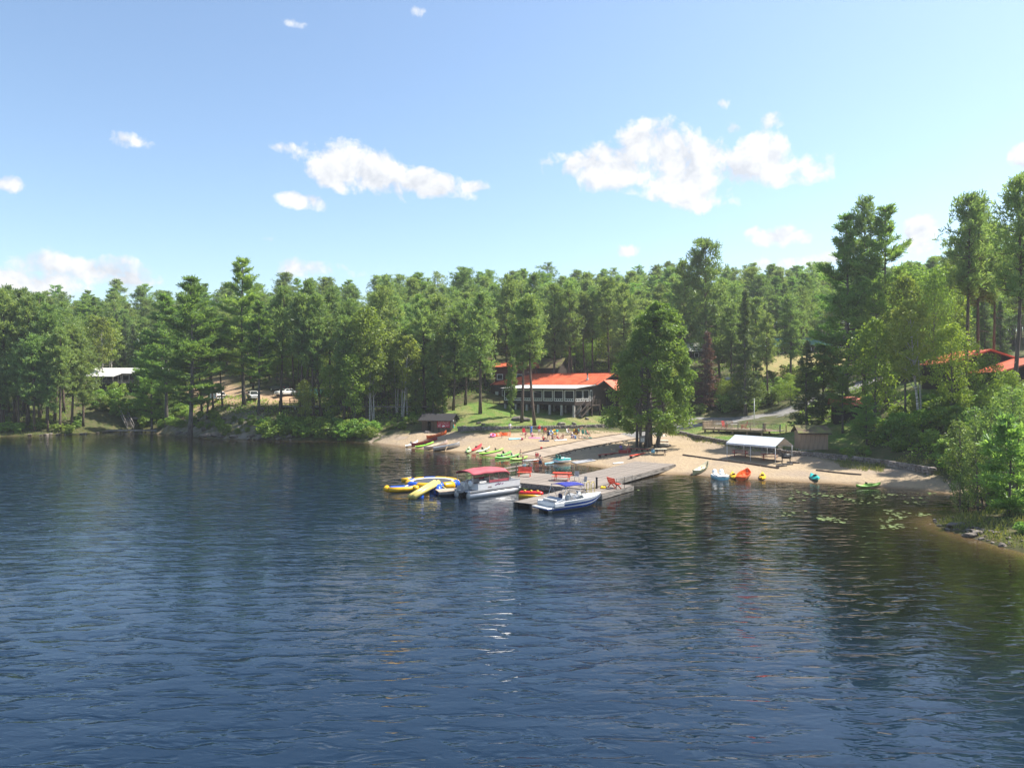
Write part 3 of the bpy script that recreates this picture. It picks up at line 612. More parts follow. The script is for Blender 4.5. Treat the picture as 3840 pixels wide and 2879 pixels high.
ptree(WP[1], 625, 150, 1100, 'broad white pine above the wooded cove', 'pine tree', sxy=1.1)
ptree(WP[2], 570, 156, 1290, 'young white pine with low spreading limbs above the wooded cove', 'pine tree')
for (x, Y, yt) in [(758, 146, 1150), (775, 143, 1180), (800, 148, 1160), (835, 147, 1190)]: ptree(RP[3], x, Y, yt, 'slender red pine on the slope below the parked pickup truck', 'pine tree', 'slender pines below the parked pickup truck', sxy=.8)
ptree(WP[0], 915, 146, 967, 'tallest white pine above the parked white car, its top over the treeline', 'pine tree')
ptree(WP[1], 970, 141, 1130, 'white pine with drooping limbs in front of the parked white car', 'pine tree')
for (x, Y, yt, v) in [(1052, 143, 1080, 1), (1121, 139, 1110, 3), (1176, 138, 1150, 1), (1206, 139, 1110, 3), (1290, 137, 1190, 0), (1310, 141, 1140, 2), (1150, 145, 1060, 0), (1240, 146, 1090, 1)]:
    ptree(RP[v], x, Y, yt, 'red pine standing by the raised boardwalk', 'pine tree', 'pines along the raised boardwalk', sxy=.95, lean=.03 if x == 1052 else 0)
ptree(BL[1], 1375, 138, 1165, 'large yellow-green broadleaf tree on the bank above the shrubs', 'broadleaf tree', sxy=1.05)
for (x, Y, yt) in [(1330, 135, 1330), (1240, 136, 1370)]: ptree(BL[0], x, Y, yt, 'small dark green broadleaf tree on the bank beside the shrubs', 'broadleaf tree', 'small broadleaf trees on the bank')
for (x, Y, yt) in [(1386, 136, 1300), (1402, 137, 1290)]: ptree(BI[0], x, Y, yt, 'pale-barked birch at the path down to the beach', 'birch tree', 'birches by the path to the beach')
for (x, Y, yt) in [(1512, 138, 1260), (1528, 140, 1250), (1490, 141, 1270)]: ptree(BI[1], x, Y, yt, 'leaning white-barked birch behind the weathered boathouse', 'birch tree', 'birches behind the boathouse', lean=-.08)
for (x, Y, yt, v) in [(1440, 147, 1080, 2), (1595, 142, 1130, 0), (1645, 145, 1110, 2), (1700, 139, 1165, 0), (1745, 142, 1130, 2)]:
    ptree(RP[v], x, Y, yt, 'dense red pine on the slope behind the boathouse', 'pine tree', 'pines behind the boathouse', sxy=1.1)
for (x, Y, yt) in [(1560, 137, 1400), (1625, 138, 1370), (1660, 137, 1410)]: ptree(CE[1], x, Y, yt, 'bushy cedar directly behind the boathouse roof', 'cedar tree', 'cedars behind the boathouse', sxy=1.2)
ptree(RP[0], 1801, 134, 1100, 'red pine on the lawn between boathouse and lodge', 'pine tree', sxy=1.1)
ptree(RP[1], 1956, 125, 1130, 'red pine in front of the lodge porch, beside the boulder', 'pine tree')
ptree(RP[3], 2005, 123, 1110, 'tall bare-trunked red pine in front of the lodge windows', 'pine tree')
ptree(CE[0], 1916, 131, 1335, 'thin young tree at the end of the lodge porch', 'tree', sxy=.6)
for (x, Y, yt, v) in [(2075, 153, 1070, 0), (2130, 151, 1090, 1), (2150, 158, 1060, 3), (2200, 155, 1100, 3), (2222, 158, 1080, 1), (2285, 156, 1050, 3), (2345, 150, 1070, 0), (1900, 158, 1040, 2), (2000, 160, 1030, 0)]:
    ptree(RP[v], x, Y, yt, 'straight red pine standing behind the lodge roof', 'pine tree', 'pines behind the lodge')
ptree(RP[2], 2650, 146, 906, 'tall dark red pine rising behind the dead brown spruce', 'pine tree')
ptree(RP[1], 2560, 150, 985, 'red pine between the big beach cedar and the tall dark pine', 'pine tree')
dead = dict(SP[0]); dead['crown'] = SP[0]['crown'].copy(); dead['crown'].materials[0] = MAT['dead_needles']
ptree(dead, 2655, 136, 1240, 'dead spruce with reddish-brown needles', 'spruce tree', sxy=1.25)
ptree(SP[1], 2796, 128, 1085, 'slim light green spruce behind the timber deck', 'spruce tree')
ptree(RP[3], 2745, 141, 1150, 'thin red pine beside the slim light green spruce', 'pine tree'); ptree(RP[1], 2880, 133, 1180, 'red pine in front of the green-roofed cottage', 'pine tree')
ptree(SP[0], 3025, 103, 1275, 'dark bushy spruce on the lawn behind the brown shed', 'spruce tree', sxy=1.35)
ptree(CE[1], 3085, 104, 1290, 'dark cedar growing close behind the brown shed', 'cedar tree', sxy=1.3)
ptree(WP[0], 3172, 102, 800, 'tall white pine with level plumes above the dark spruce', 'pine tree', sxy=.85)
ptree(RP[1], 3240, 101, 753, 'tall thin red pine between two white pines', 'pine tree', sxy=.7)
ptree(WP[2], 3325, 98, 765, 'tall white pine with one long limb reaching over the birch', 'pine tree', sxy=.8)
ptree(BL[1], 3395, 90, 1045, 'bright green broadleaf tree over the bushy slope', 'broadleaf tree', sxy=.7)
ptree(BI[0], 3450, 86, 1130, 'leaning white-trunked birch on the bushy slope', 'birch tree', lean=-.12, rz=0)
ptree(BL[0], 3280, 92, 1200, 'dark green broadleaf tree below the tall white pines', 'broadleaf tree')
ptree(WP[1], 3160, 95, 1370, 'low white pine with limbs hanging over the brown shed', 'pine tree', sxy=1.3)
ptree(WP[2], 3250, 88, 1480, 'short white pine at the top of the stone bank', 'pine tree', sxy=1.5)
for (x, Y, yt, v) in [(3618, 88, 738, 3), (3668, 92, 760, 1), (3722, 94, 860, 3), (3788, 76, 684, 3), (3860, 82, 740, 1)]:
    ptree(RP[v], x, Y, yt, 'tall bare-trunked red pine beside the dark orange-roofed cabin', 'pine tree', 'tall pines by the orange-roofed cabin', sxy=.8)
for (x, Y, yt) in [(3500, 104, 1010), (3570, 106, 985), (3440, 110, 1000)]: ptree(BL[2], x, Y, yt, 'tall broadleaf tree behind the leaning birch', 'broadleaf tree', 'broadleaf trees behind the leaning birch', sxy=.62)
# --- the big cedar clump on the beach: several stems, one crown
def big_cedar():
    X, Y = 19.4, 101.5; z = hz(X, Y); h = gtop(0, Y, 1118) - z; g = np.random.default_rng(5); V = []; T = []
    o = thing('cedar_tree', 'huge dense cedar with several trunks standing on the beach', 'cedar tree', (X, Y, z - .2)); TREES.append((X, Y, 5))
    for (dx, dy, tx, ty, r) in [(0, 0, .2, .1, .42), (-1.5, .3, -1.4, .4, .19), (-.9, .9, -.8, 1.0, .17), (1.25, -.2, 2.3, .2, .26), (-1.1, -.4, -1.2, -.2, .15), (.45, .6, .6, .9, .3)]:
        b = MB(); b.tube([(dx, dy, 0), ((dx + tx) / 2, (dy + ty) / 2, 2.6), (tx, ty, 5.5), (tx * .6, ty * .6, h * .62)], [r * 1.25, r, r * .85, .06], 9); b.build('trunk', 'grey_bark', o, True)
    lob = 150; limbs = MB()
    for i in range(lob):
        f = (i + .5) / lob; zz = h * (.155 + .80 * f ** .92); prof = (min(1, f * 6 + .55)) * (1 - f) ** .44 * (1 + .10 * math.sin(f * 17))
        Rm = 5.7 * prof + .25; a = i * 2.399 + g.uniform(-.4, .4); rr = Rm * g.uniform(.45, 1.0) ** .5; c = np.array([rr * math.cos(a) + 1.5 * min(1, f * 1.6), rr * math.sin(a), zz + g.uniform(-.5, .5)])
        if f < .16: c[2] -= 1.2 * g.uniform(.3, 1.2) * (rr / Rm)
        lr = g.uniform(.75, 1.55) * (.55 + .5 * prof); base = np.array([0, 0, max(2.5, zz - 1.2)]); limbs.tube([base, (base + c) / 2 + np.array([0, 0, -.25]), c], [.09, .05, .012], 4, False)
        n = 280; d = unit(g.normal(size=(n, 3))); P = c + d * (g.uniform(.1, 1, n) ** .5)[:, None] * lr * np.array([1.1, 1.1, .8]); P += (clump_noise(P, .45, 4) - .47)[:, None] * d * lr * .9
        out = unit(np.array([c[0], c[1], 0.0])); D = unit(out * .5 + np.array([0, 0, -.25]) + g.normal(size=(n, 3)) * .65)
        V.append(blades(P, D, g.uniform(.22, .42, n), g.uniform(.14, .26, n), g, .3)); T.append(np.clip(g.normal(.45, .22, n) + g.normal(0, .14), 0, 1))
    limbs.build('branches', 'grey_bark', o); np_quads('crown', np.concatenate(V), 'cedar_sprays', o, np.concatenate(T))
big_cedar()
# --- small pines on the rocky point
AIRY = [broadleaf('young_tree', 8, 201 + i, 'airy_leaves', 'grey_bark', .32, .10, 3300, 2, .16, 64) for i in range(2)]
NP_ = [conifer('young_pine', 7, 'white_pine', 211, .7, .1, 1.5)]
for k, (x, Y, yt) in enumerate([(3700, 59, 1515), (3805, 55, 1440), (3615, 62, 1570), (3668, 56, 1650), (3880, 58, 1430), (3750, 63, 1470), (3600, 58, 1770), (3650, 66, 1520)]):
    ptree(AIRY[k % 2], x, Y, yt, 'airy light green young tree on the rocky point', 'young tree', 'young trees on the rocky point', name='young_tree', sxy=.95)
for k, (x, Y, yt) in enumerate([(3780, 52, 1560), (3700, 62, 1590)]): ptree(NP_[0], x, Y, yt, 'small pine with bare grey twigs on the rocky point', 'pine tree', 'small pines on the rocky point', name='young_pine')
for (x, Y, yt) in [(3570, 83, 1215), (3700, 80, 1330), (3775, 71, 1395)]: ptree(BL[(x // 5) % 3], x, Y, yt, 'bushy young broadleaf tree in front of the orange-roofed cabin', 'broadleaf tree', 'young broadleaf trees before the orange-roofed cabin')
# --- clear sight lines to what stands among the trees (boxes in the photograph, with the distance of what they show)
CLEAR = [(1815, 1385, 2340, 1600, 128), (1560, 1530, 1760, 1640, 124), (790, 1425, 1110, 1520, 158), (330, 1365, 520, 1640, 178), (2880, 1235, 3180, 1400, 168), (2560, 1270, 2650, 1330, 176), (3540, 1250, 3900, 1520, 100), (1840, 1360, 2060, 1420, 152), (2450, 1500, 3000, 1800, 118), (2250, 1330, 2340, 1420, 150)]
KEEP = [SAND, LAWN1, LAWN2, LAWN4, DIRT, FIELD, [(15, 112), (30, 134), (44, 128), (58, 158), (68, 156), (58, 122), (40, 116), (20, 108)], [(-1, 128), (-14, 146), (8, 164), (34, 146), (20, 130)], [(-48, 138), (-15, 134), (-12, 146), (-48, 150)], [(-108, 166), (-82, 166), (-82, 186), (-108, 186)], [(50, 80), (80, 72), (82, 110), (54, 108)], [(38, 103), (58, 100), (60, 124), (40, 122)]]
cnt = {}
CAP = {'rp': 275, 'wp': 120, 'bl': 170, 'sp': 55, 'ce': 40, 'bi': 22}
def fill_forest():
    g = np.random.default_rng(77); cand = []
    for _ in range(15000):
        Y = 134 + 130 * g.random() ** 1.15; X = g.uniform(-.80 * Y - 6, .80 * Y + 6); cand.append((X, Y))
    for _ in range(2200): cand.append((g.uniform(52, 105), g.uniform(66, 140)))
    cand = np.array(cand); ok = np.ones(len(cand), bool)
    for p in KEEP: ok &= poly_sd(cand[:, 0], cand[:, 1], p) < -1.0
    ok &= poly_sd(cand[:, 0], cand[:, 1], LANDPOLY) > 1.6
    cand = cand[ok]; zz = H(cand[:, 0], cand[:, 1]); used = list(TREES); ux = np.array([(a, b) for a, b, c in used]).tolist()
    for (X, Y), z in zip(cand, zz):
        px = CX + X / Y * FPX
        if px < -160 or px > 4050: continue
        md = 3.9 if Y < 160 else (4.6 if Y < 200 else 5.6)
        U = np.array(ux)
        if np.min((U[:, 0] - X) ** 2 + (U[:, 1] - Y) ** 2) < md * md: continue
        lo = fbm(np.array([X / 30]), np.array([Y / 30]), 5)[0]; r = g.random()
        if r < .44: k = 'rp'
        elif r < .62: k = 'wp'
        elif r < .62 + .20 * (lo > .42) + .09: k = 'bl'
        elif r < .93: k = 'sp' if r < .86 else 'ce'
        else: k = 'bi' if Y < 200 else 'rp'
        if X > 52 and Y < 130 and k == 'bl' and r < .85: k = 'rp'
        if cnt.get(k, 0) >= CAP[k]: continue
        h = {'rp': g.uniform(15.5, 20.5), 'wp': g.uniform(16, 21.5), 'bl': g.uniform(9, 15), 'sp': g.uniform(10, 16.5), 'ce': g.uniform(7, 11), 'bi': g.uniform(10, 14)}[k]
        h *= 1 + .14 * (g.random() < .08)
        top = CY - (z + h - CAM_H) / Y * FPX; bot = CY - (z - CAM_H) / Y * FPX; w = h * .16 / Y * FPX
        if any(px + w > a and px - w < c and top < d and bot > b and Y < e for a, b, c, d, e in CLEAR): continue
        lim = np.interp(px, [0, 300, 560, 900, 1400, 1900, 2400, 2900, 3150, 3400, 3840], [1045, 1045, 1030, 1010, 1025, 985, 975, 985, 950, 960, 850]) + (8 if k != 'rp' else 0) + 26 * g.random() - 8
        if top < lim:                     # no tree reaches above the photographed treeline
            h2 = CAM_H + (CY - lim) / FPX * Y - z
            if h2 < .62 * h: continue
            h = h2
        if Y > 175 and top > lim + 330: continue
        pr = {'rp': RP, 'wp': WP, 'bl': BL, 'sp': SP, 'ce': CE, 'bi': BI}[k]; pr = pr[g.integers(len(pr))]
        nm = {'rp': 'red pine', 'wp': 'white pine', 'bl': 'broadleaf tree', 'sp': 'spruce', 'ce': 'cedar', 'bi': 'birch'}[k]
        if X > 50 and Y < 140: place = 'on the slope round the orange-roofed cabin'
        elif Y > 204: place = 'along the crest of the wooded hill'
        elif X < -75: place = 'in the woods behind the white-roofed cabin'
        elif X < -38: place = 'in the woods behind the car park'
        elif X < -9: place = 'in the woods between car park and lodge'
        elif X < 32: place = 'in the woods behind the orange-roofed lodge'
        else: place = 'in the woods round the green-roofed cottages'
        gp = 'trees ' + place
        plant(pr, X, Y, h, {'rp': 'long-needled red pine', 'wp': 'feathery white pine', 'bl': 'round-crowned broadleaf tree', 'sp': 'pointed dark spruce', 'ce': 'bushy cedar', 'bi': 'white-barked birch'}[k] + ' ' + place, nm if k in ('bl',) else nm + ' tree', gp + ': ' + nm, sxy=g.uniform(1.0, 1.35), z=z)
        cnt[k] = cnt.get(k, 0) + 1; ux.append((X, Y))
    print('forest', cnt)
fill_forest()
for (x, Y, yt) in [(2610, 139, 1395), (2700, 137, 1420), (2770, 136, 1400), (2845, 134, 1430), (2920, 131, 1440), (2965, 128, 1400)]: ptree(BL[(x // 5) % 3], x, Y, yt, 'low dark green broadleaf tree lining the asphalt road', 'broadleaf tree', 'low trees lining the asphalt road', sxy=1.25)
for (x, Y, yt, v) in [(2838, 144, 1120, 0), (2965, 143, 1110, 2), (3010, 150, 1080, 4), (2700, 152, 1080, 5)]: ptree(RP[v], x, Y, yt, 'red pine standing in front of the tan field', 'pine tree', 'pines in front of the tan field', sxy=1.1)
# --- shrubs
def shrubs(pts, label, group, hr=(1.2, 2.4), s=(1.0, 1.5)):
    for (X, Y) in pts:
        plant(SH[rng.randrange(4)], X, Y, rng.uniform(*hr), label, 'shrub', group, sxy=rng.uniform(*s), name='shrub', sink=.1, parts=('stem', 'foliage'))
def scatter(poly, n, md, seed, clear=()):
    g = np.random.default_rng(seed); P = np.array(poly); out = []
    for _ in range(n * 40):
        x, y = g.uniform(P[:, 0].min(), P[:, 0].max()), g.uniform(P[:, 1].min(), P[:, 1].max())
        if not in_poly(np.array([x]), np.array([y]), poly)[0] or any((x - a) ** 2 + (y - b) ** 2 < md * md for a, b in out): continue
        out.append((x, y))
        if len(out) >= n: break
    return out
shrubs(scatter([(-47, 132.4), (-30, 130.3), (-24.6, 127.8), (-25.5, 131), (-31, 134.5), (-47, 135.2)], 30, 1.35, 1), 'leafy dark green shrub along the bank above the waterline', 'shrubs along the bank', (1.9, 3.2))
shrubs(scatter([(-75, 152), (-67, 144.5), (-56, 135.8), (-47, 133), (-48, 137), (-56, 140), (-66, 147), (-74, 156)], 28, 1.7, 2), 'low shrub among the rocks below the car park', 'shrubs among the rocks', (.9, 2.0))
shrubs(scatter([(-88, 162), (-80, 160.5), (-77, 155), (-72, 152), (-72, 160), (-82, 171), (-100, 171), (-99, 164)], 32, 2.0, 3), 'bright green shrub on the slope below the white-roofed cabin', 'shrubs below the white-roofed cabin', (1.9, 3.6))
shrubs(scatter([(-125, 139.5), (-103, 142.6), (-91, 147), (-89.5, 151), (-96, 154), (-125, 148)], 28, 1.8, 4), 'yellow-green low shrub on the headland shore', 'shrubs on the headland shore', (1.0, 2.2), (1.2, 1.8))
shrubs(scatter([(26, 136), (33, 134.5), (44, 130.5), (50, 134), (52, 144), (40, 150), (28, 146)], 26, 2.5, 5), 'bright green shrub lining the far side of the asphalt road', 'shrubs beyond the asphalt road', (1.6, 3.2))
shrubs(scatter([(40, 133), (47, 131.5), (60, 133), (64, 147), (48, 149)], 22, 2.6, 15), 'sunny bright green shrub below the tan field', 'shrubs below the tan field', (1.6, 3.2))
shrubs(scatter([(43.5, 87), (45, 78), (44.6, 70), (48, 68), (55, 74), (58, 84), (52, 93), (47, 94)], 46, 1.8, 6), 'dense leafy shrub on the steep slope above the stone bank', 'shrubs on the steep slope', (1.4, 3.0))
shrubs(scatter([(42, 61.5), (45, 66), (49, 67), (60, 66), (60, 54), (48, 52), (40, 56.8)], 18, 2.4, 7), 'airy green shrub between the bay and the rocky point', 'shrubs behind the rocky point', (1.4, 3.2))
shrubs(scatter([(32.3, 52), (33.5, 45), (38, 40), (46, 44), (44, 53), (36, 54.6)], 14, 1.7, 8), 'low yellow-green shrub on the rocky point', 'shrubs on the rocky point', (.5, 1.1), (1.2, 1.8))
shrubs(scatter([(12, 139), (20, 141), (26, 150), (14, 152), (4, 150)], 8, 2.8, 9), 'bright shrub behind the lodge', 'shrubs behind the lodge', (1.5, 3))
shrubs(scatter([(-24, 130), (-19, 128), (-18, 132), (-12, 131), (-14, 136), (-24, 136)], 8, 2, 10), 'small shrub beside the boathouse', 'shrubs beside the boathouse', (.7, 1.5))
shrubs(scatter([(40, 86.5), (43, 87), (42, 82), (39.5, 83)], 6, 1.1, 11), 'weedy shrub on the stones beside the barbecue', 'shrubs beside the barbecue', (.6, 1.2))
shrubs(scatter([(-47, 151), (-42, 147), (-20, 145), (-16, 150), (-40, 160)], 10, 3, 12), 'shady shrub behind the raised boardwalk', 'shrubs behind the boardwalk', (1, 2.2))
# ------------------------------------------------------------------ buildings
mat('brown_boards', (.060, .042, .034), .8, var=.2, scale=4, stretch=(3, 3, .3)); mat('dark_boards', (.030, .022, .020), .8, var=.2, scale=4)
mat('red_boards', (.10, .035, .028), .8, var=.2, scale=4, stretch=(3, 3, .3)); mat('white_trim', (.68, .67, .64), .6, var=.06); mat('window_glass', (.010, .014, .015), .12, spec=.10, var=.1)
mat('orange_metal_roof', (.60, .125, .055), .5, var=.16, scale=.7); mat('white_metal_roof', (.62, .61, .59), .4, var=.05, scale=.5); mat('green_metal_roof', (.13, .30, .22), .5, var=.08); mat('grey_metal_roof', (.5, .5, .5), .45, var=.1)
mat('concrete_post', (.40, .375, .34), .9, var=.15, bump=.2); mat('deck_wood', (.42, .33, .245), .85, var=.2, scale=2, rnd=.14); mat('grey_wood', (.30, .265, .24), .88, var=.2, scale=2, rnd=.14); mat('dark_wood', (.085, .062, .05), .85, var=.2)
mat('weathered_plank', (.135, .092, .06), .9, col2=(.035, .030, .028), scale=1.4, stretch=(2.5, 2.5, .5), bump=.3, rnd=.30); mat('black_shingle', (.030, .028, .030), .95, var=.3, scale=9, bump=.4); mat('brown_shingle', (.115, .078, .055), .95, col2=(.16, .17, .05), scale=1.1, bump=.4)
mat('tan_siding', (.32, .225, .155), .85, var=.12, scale=3, stretch=(3, 3, .3)); mat('banner_red', (.40, .028, .050), .6, var=.06); mat('banner_white', (.8, .78, .76), .6, var=.03); mat('black_metal', (.02, .02, .022), .5, var=.1); mat('steel', (.6, .6, .6), .3, .9, var=.08); mat('brick_chimney', (.45, .24, .2), .9, var=.25, scale=6)
mat('room_dark', (.012, .010, .009), .9); mat('stone', (.235, .20, .175), .92, var=.28, scale=2.0, bump=.5, bscale=5, rnd=.30); mat('rock', (.165, .14, .118), .92, var=.28, scale=1.2, bump=.6, bscale=3, rnd=.22)
mat('teal_cloth', (.10, .42, .38), .8); mat('orange_cloth', (.70, .10, .035), .8); mat('lamp_white', (.8, .8, .78), .4)
def window(parent, w, h, M, lower=0.0, nsub=3, frame=.10, name='window', trim='white_trim', cache={}):
    """window part (frame) with its panes as sub-parts, lying in local x,z; M places it"""
    key = (w, h, lower, nsub, frame, trim)
    if key not in cache:
        f = MB(); t = frame
        f.box2((-w / 2, -.06, 0), (-w / 2 + t, .04, h)); f.box2((w / 2 - t, -.06, 0), (w / 2, .04, h)); f.box2((-w / 2 + t, -.06, 0), (w / 2 - t, .04, t)); f.box2((-w / 2 + t, -.06, h - t), (w / 2 - t, .04, h))
        panes = []
        if lower:
            f.box2((-w / 2 + t, -.05, lower), (w / 2 - t, .035, lower + .10)); iw = (w - 2 * t) / nsub
            for k in range(1, nsub): f.box2((-w / 2 + t + iw * k - .05, -.045, t), (-w / 2 + t + iw * k + .05, .03, lower))
            for k in range(nsub): panes.append(MB().box2((-w / 2 + t + iw * k, .005, t - .005), (-w / 2 + t + iw * (k + 1), .02, lower + .01)).mesh('pane'))
        panes.append(MB().box2((-w / 2 + t - .01, .002, (lower + .05 if lower else t - .01)), (w / 2 - t + .01, .018, h - t + .01)).mesh('pane'))
        cache[key] = (f.mesh('window'), panes)
    fm, pm = cache[key]; o = link(name, fm, trim, parent); o.matrix_local = M
    for p in pm: link('pane', p, 'window_glass', o)
    return o
def TM(x, y, z, rz=0.0): return Matrix.Translation((x, y, z)) @ Matrix.Rotation(rz, 4, 'Z')
def railing(parent, p, q, h=1.0, step=.14, m='deck_wood', post=1.8, rails=(1.0, .12), bal=True, name='railing'):
    """posts, rails and balusters from p to q; balusters are the railing's own pieces"""
    p, q = Vector(p), Vector(q); d = q - p; L = d.length; t = d / L
    b = MB()
    for r in rails: b.bar(p + Vector((0, 0, h * r)), q + Vector((0, 0, h * r)), .06 if r < .9 else .12, .05)
    o = b.build(name, m, parent); n = max(1, round(L / post))
    pm = MB().box((0, 0, h / 2), (.1, .1, h + .06)).mesh('post'); pm.materials.append(MAT[m])
    for i in range(n + 1): c = link('post', pm, None, o); c.location = p + t * L * i / n
    if bal:
        bm_ = MB().box((0, 0, h * .55), (.05, .05, h * .86)).mesh('baluster'); bm_.materials.append(MAT[m])
        k = int(L / step)
        for i in range(1, k):
            c = link('baluster', bm_, None, o); c.location = p + t * L * i / k
    return o
def steps(parent, p, q, w, n, m='deck_wood', rail=True, perp=None, hr=.95):
    p, q = Vector(p), Vector(q); d = (q - p); fl = Vector((d.x, d.y, 0)).normalized(); s = Vector((-fl.y, fl.x, 0))
    tm = MB().box((0, 0, 0), (.3, w, .05), rz=math.atan2(fl.y, fl.x)).mesh('tread'); tm.materials.append(MAT[m])
    for i in range(n): c = link('tread', tm, None, parent); c.location = p + d * (i + .5) / n
    for sg in (-1, 1):
        b = MB(); b.bar(p + s * sg * w / 2 + Vector((0, 0, -.1)), q + s * sg * w / 2 + Vector((0, 0, -.1)), .06, .25); b.build('stringer', m, parent)
        if rail:
            b = MB(); b.bar(p + s * sg * w / 2 + Vector((0, 0, hr)), q + s * sg * w / 2 + Vector((0, 0, hr)), .09, .09)
            for i in range(3): a = p + d * i / 2 + s * sg * w / 2; b.bar(a, a + Vector((0, 0, hr)), .08)
            b.build('handrail', m, parent)
def planks(parent, x0, x1, y0, y1, z, w=.15, m='deck_wood', axis='x', t=.04, name='plank'):
    """boards lying along axis; each its own object"""
    if axis == 'x': k = max(1, round((y1 - y0) / w)); me = MB().box((0, 0, 0), (x1 - x0, (y1 - y0) / k - .012, t)).mesh(name)
    else: k = max(1, round((x1 - x0) / w)); me = MB().box((0, 0, 0), ((x1 - x0) / k - .012, y1 - y0, t)).mesh(name)
    me.materials.append(MAT[m])
    for i in range(k):
        c = link(name, me, None, parent)
        c.location = ((x0 + x1) / 2, y0 + (i + .5) * (y1 - y0) / k, z + rng.uniform(-.006, .006)) if axis == 'x' else (x0 + (i + .5) * (x1 - x0) / k, (y0 + y1) / 2, z + rng.uniform(-.006, .006))
def lodge():
    zb = 4.2; o = thing('lodge', 'long dark brown lodge on concrete posts with an orange metal roof', 'lodge', (11.35, 129, zb), math.atan2(-.65, .757)); LX = -17.2
    floor, wb, wt, ev = 2.3, 3.0, 5.08, 5.30
    MB().box2((LX, 0.06, floor), (0, .22, wb)).build('skirt_board', 'brown_boards', o); MB().box2((-.16, .22, floor), (0, 5.9, wb)).build('skirt_board', 'brown_boards', o)
    MB().box2((LX, .22, floor), (-.16, 5.9, floor + .15)).build('porch_floor', 'dark_boards', o)
    MB().box2((LX, .06, wt), (0, .2, ev + .12)).build('lintel', 'brown_boards', o)
    MB().add([(0, .2, wt), (0, 5.9, wt), (0, 5.9, ev + .62), (0, .2, ev + .08), (-.16, .2, wt), (-.16, 5.9, wt), (-.16, 5.9, ev + .62), (-.16, .2, ev + .08)], [(0, 1, 2, 3), (7, 6, 5, 4), (0, 4, 5, 1), (3, 2, 6, 7), (1, 5, 6, 2), (0, 3, 7, 4)]).build('lintel', 'brown_boards', o)
    pit = -LX / 7
    for i in range(7):
        window(o, pit - .26, wt - wb, TM(LX + pit * (i + .5), .13, wb), .42, 4, .15)
    for i in range(8): MB().box2((LX + pit * i - .13 if i else LX, .07, wb), (LX + pit * i + .13 if i < 7 else 0, .21, wt)).build('mullion', 'brown_boards', o)
    for (y, w) in ((1.5, 2.2), (3.75, 1.9)): window(o, w, wt - wb, TM(-.08, y, wb, math.pi / 2), .42, 4)
    for (a, b) in ((.21, .38), (2.62, 2.78), (4.72, 4.95), (5.7, 5.9)): MB().box2((-.15, a, wb), (-.01, b, wt)).build('mullion', 'brown_boards', o)
    d = MB().box2((-.1, 4.96, wb - .5), (.0, 5.68, wt)).build('door', 'white_trim', o); MB().box2((.0, 5.1, wb + .2), (.012, 5.54, wt - .2)).build('pane', 'window_glass', d)
    # main house behind the glazed porch
    w = MB(); w.prism([(-26, 5.95), (0, 5.95), (0, 18.4), (-26, 18.4)], 1.2, 6.0); w.build('wall', 'brown_boards', o)
    for x in (0, -26): MB().add([(x - .05, 5.95, 6.0), (x - .05, 18.4, 6.0), (x - .05, 12.6, 8.15), (x, 5.95, 6.0), (x, 18.4, 6.0), (x, 12.6, 8.15)], [(0, 1, 2), (5, 4, 3), (0, 3, 4, 1), (1, 4, 5, 2), (2, 5, 3, 0)]).build('gable_wall', 'brown_boards', o)
    r = MB(); r.slab((-26.8, 6.6, 6.08), (.7, 6.6, 6.08), (.7, 12.7, 8.36), (-26.8, 12.7, 8.36), .14); r.slab((.7, 18.9, 6.08), (-26.8, 18.9, 6.08), (-26.8, 12.7, 8.36), (.7, 12.7, 8.36), .14)
    rf = r.build('roof', 'orange_metal_roof', o)
    rib = MB().bar((0, 6.62, 6.10), (0, 12.68, 8.37), .04, .05).mesh('roof_rib'); rib.materials.append(MAT['orange_metal_roof'])
    for i in range(32): c = link('roof_rib', rib, None, rf); c.location = (-26.4 + i * .86, 0, 0)
    MB().bar((-26.9, 12.7, 8.40), (.8, 12.7, 8.40), .3, .06).build('ridge_cap', 'orange_metal_roof', rf)
    for x in (.76,): MB().bar((x, 6.5, 5.98), (x, 12.7, 8.28), .08, .24).build('fascia', 'dark_boards', rf); MB().bar((x, 18.9, 5.98), (x, 12.7, 8.28), .08, .24).build('fascia', 'dark_boards', rf)
    MB().slab((LX - .6, -.55, 5.36), (.55, -.55, 5.36), (.55, 6.9, 6.06), (LX - .6, 6.9, 6.06), .13).build('porch_roof', 'white_metal_roof', o)
    f = MB(); f.bar((LX - .6, -.60, 5.29), (.55, -.60, 5.29), .06, .2); f.bar((.6, -.55, 5.29), (.6, 6.9, 5.99), .06, .2); f.build('fascia', 'dark_boards', o)
    # lean-to roof of the entrance on the gable side
    MB().slab((.72, 8.4, 7.0), (3.4, 8.4, 5.05), (3.4, 19, 5.05), (.72, 19, 7.0), .14).build('entrance_roof', 'orange_metal_roof', o)
    MB().box2((.01, 10.5, 1.0), (2.7, 18.5, 5.1)).build('entrance_wall', 'dark_boards', o)
    for y in (8.8, 10.3): MB().box2((2.8, y, .6), (2.95, y + .15, 5.2)).build('porch_post', 'brown_boards', o)
    # posts under the porch
    for i in range(7):
        x = LX + .35 + (-LX - .6) * i / 6; gz = hz(*(o.matrix_basis @ Vector((x, .15, 0))).xy) - zb - .3
        MB().box2((x - .19, -.02, gz), (x + .19, .36, floor)).build('post', 'concrete_post', o, bevel=.02)
        if i < 6:
            x += 1.2; gz = hz(*(o.matrix_basis @ Vector((x, 3.6, 0))).xy) - zb - .3; MB().box2((x - .17, 3.4, gz), (x + .17, 3.74, floor)).build('post', 'concrete_post', o, bevel=.02)
    for y in (1.9, 4.2): MB().box2((-.45, y, -.6), (-.06, y + .4, floor)).build('post', 'concrete_post', o, bevel=.02)
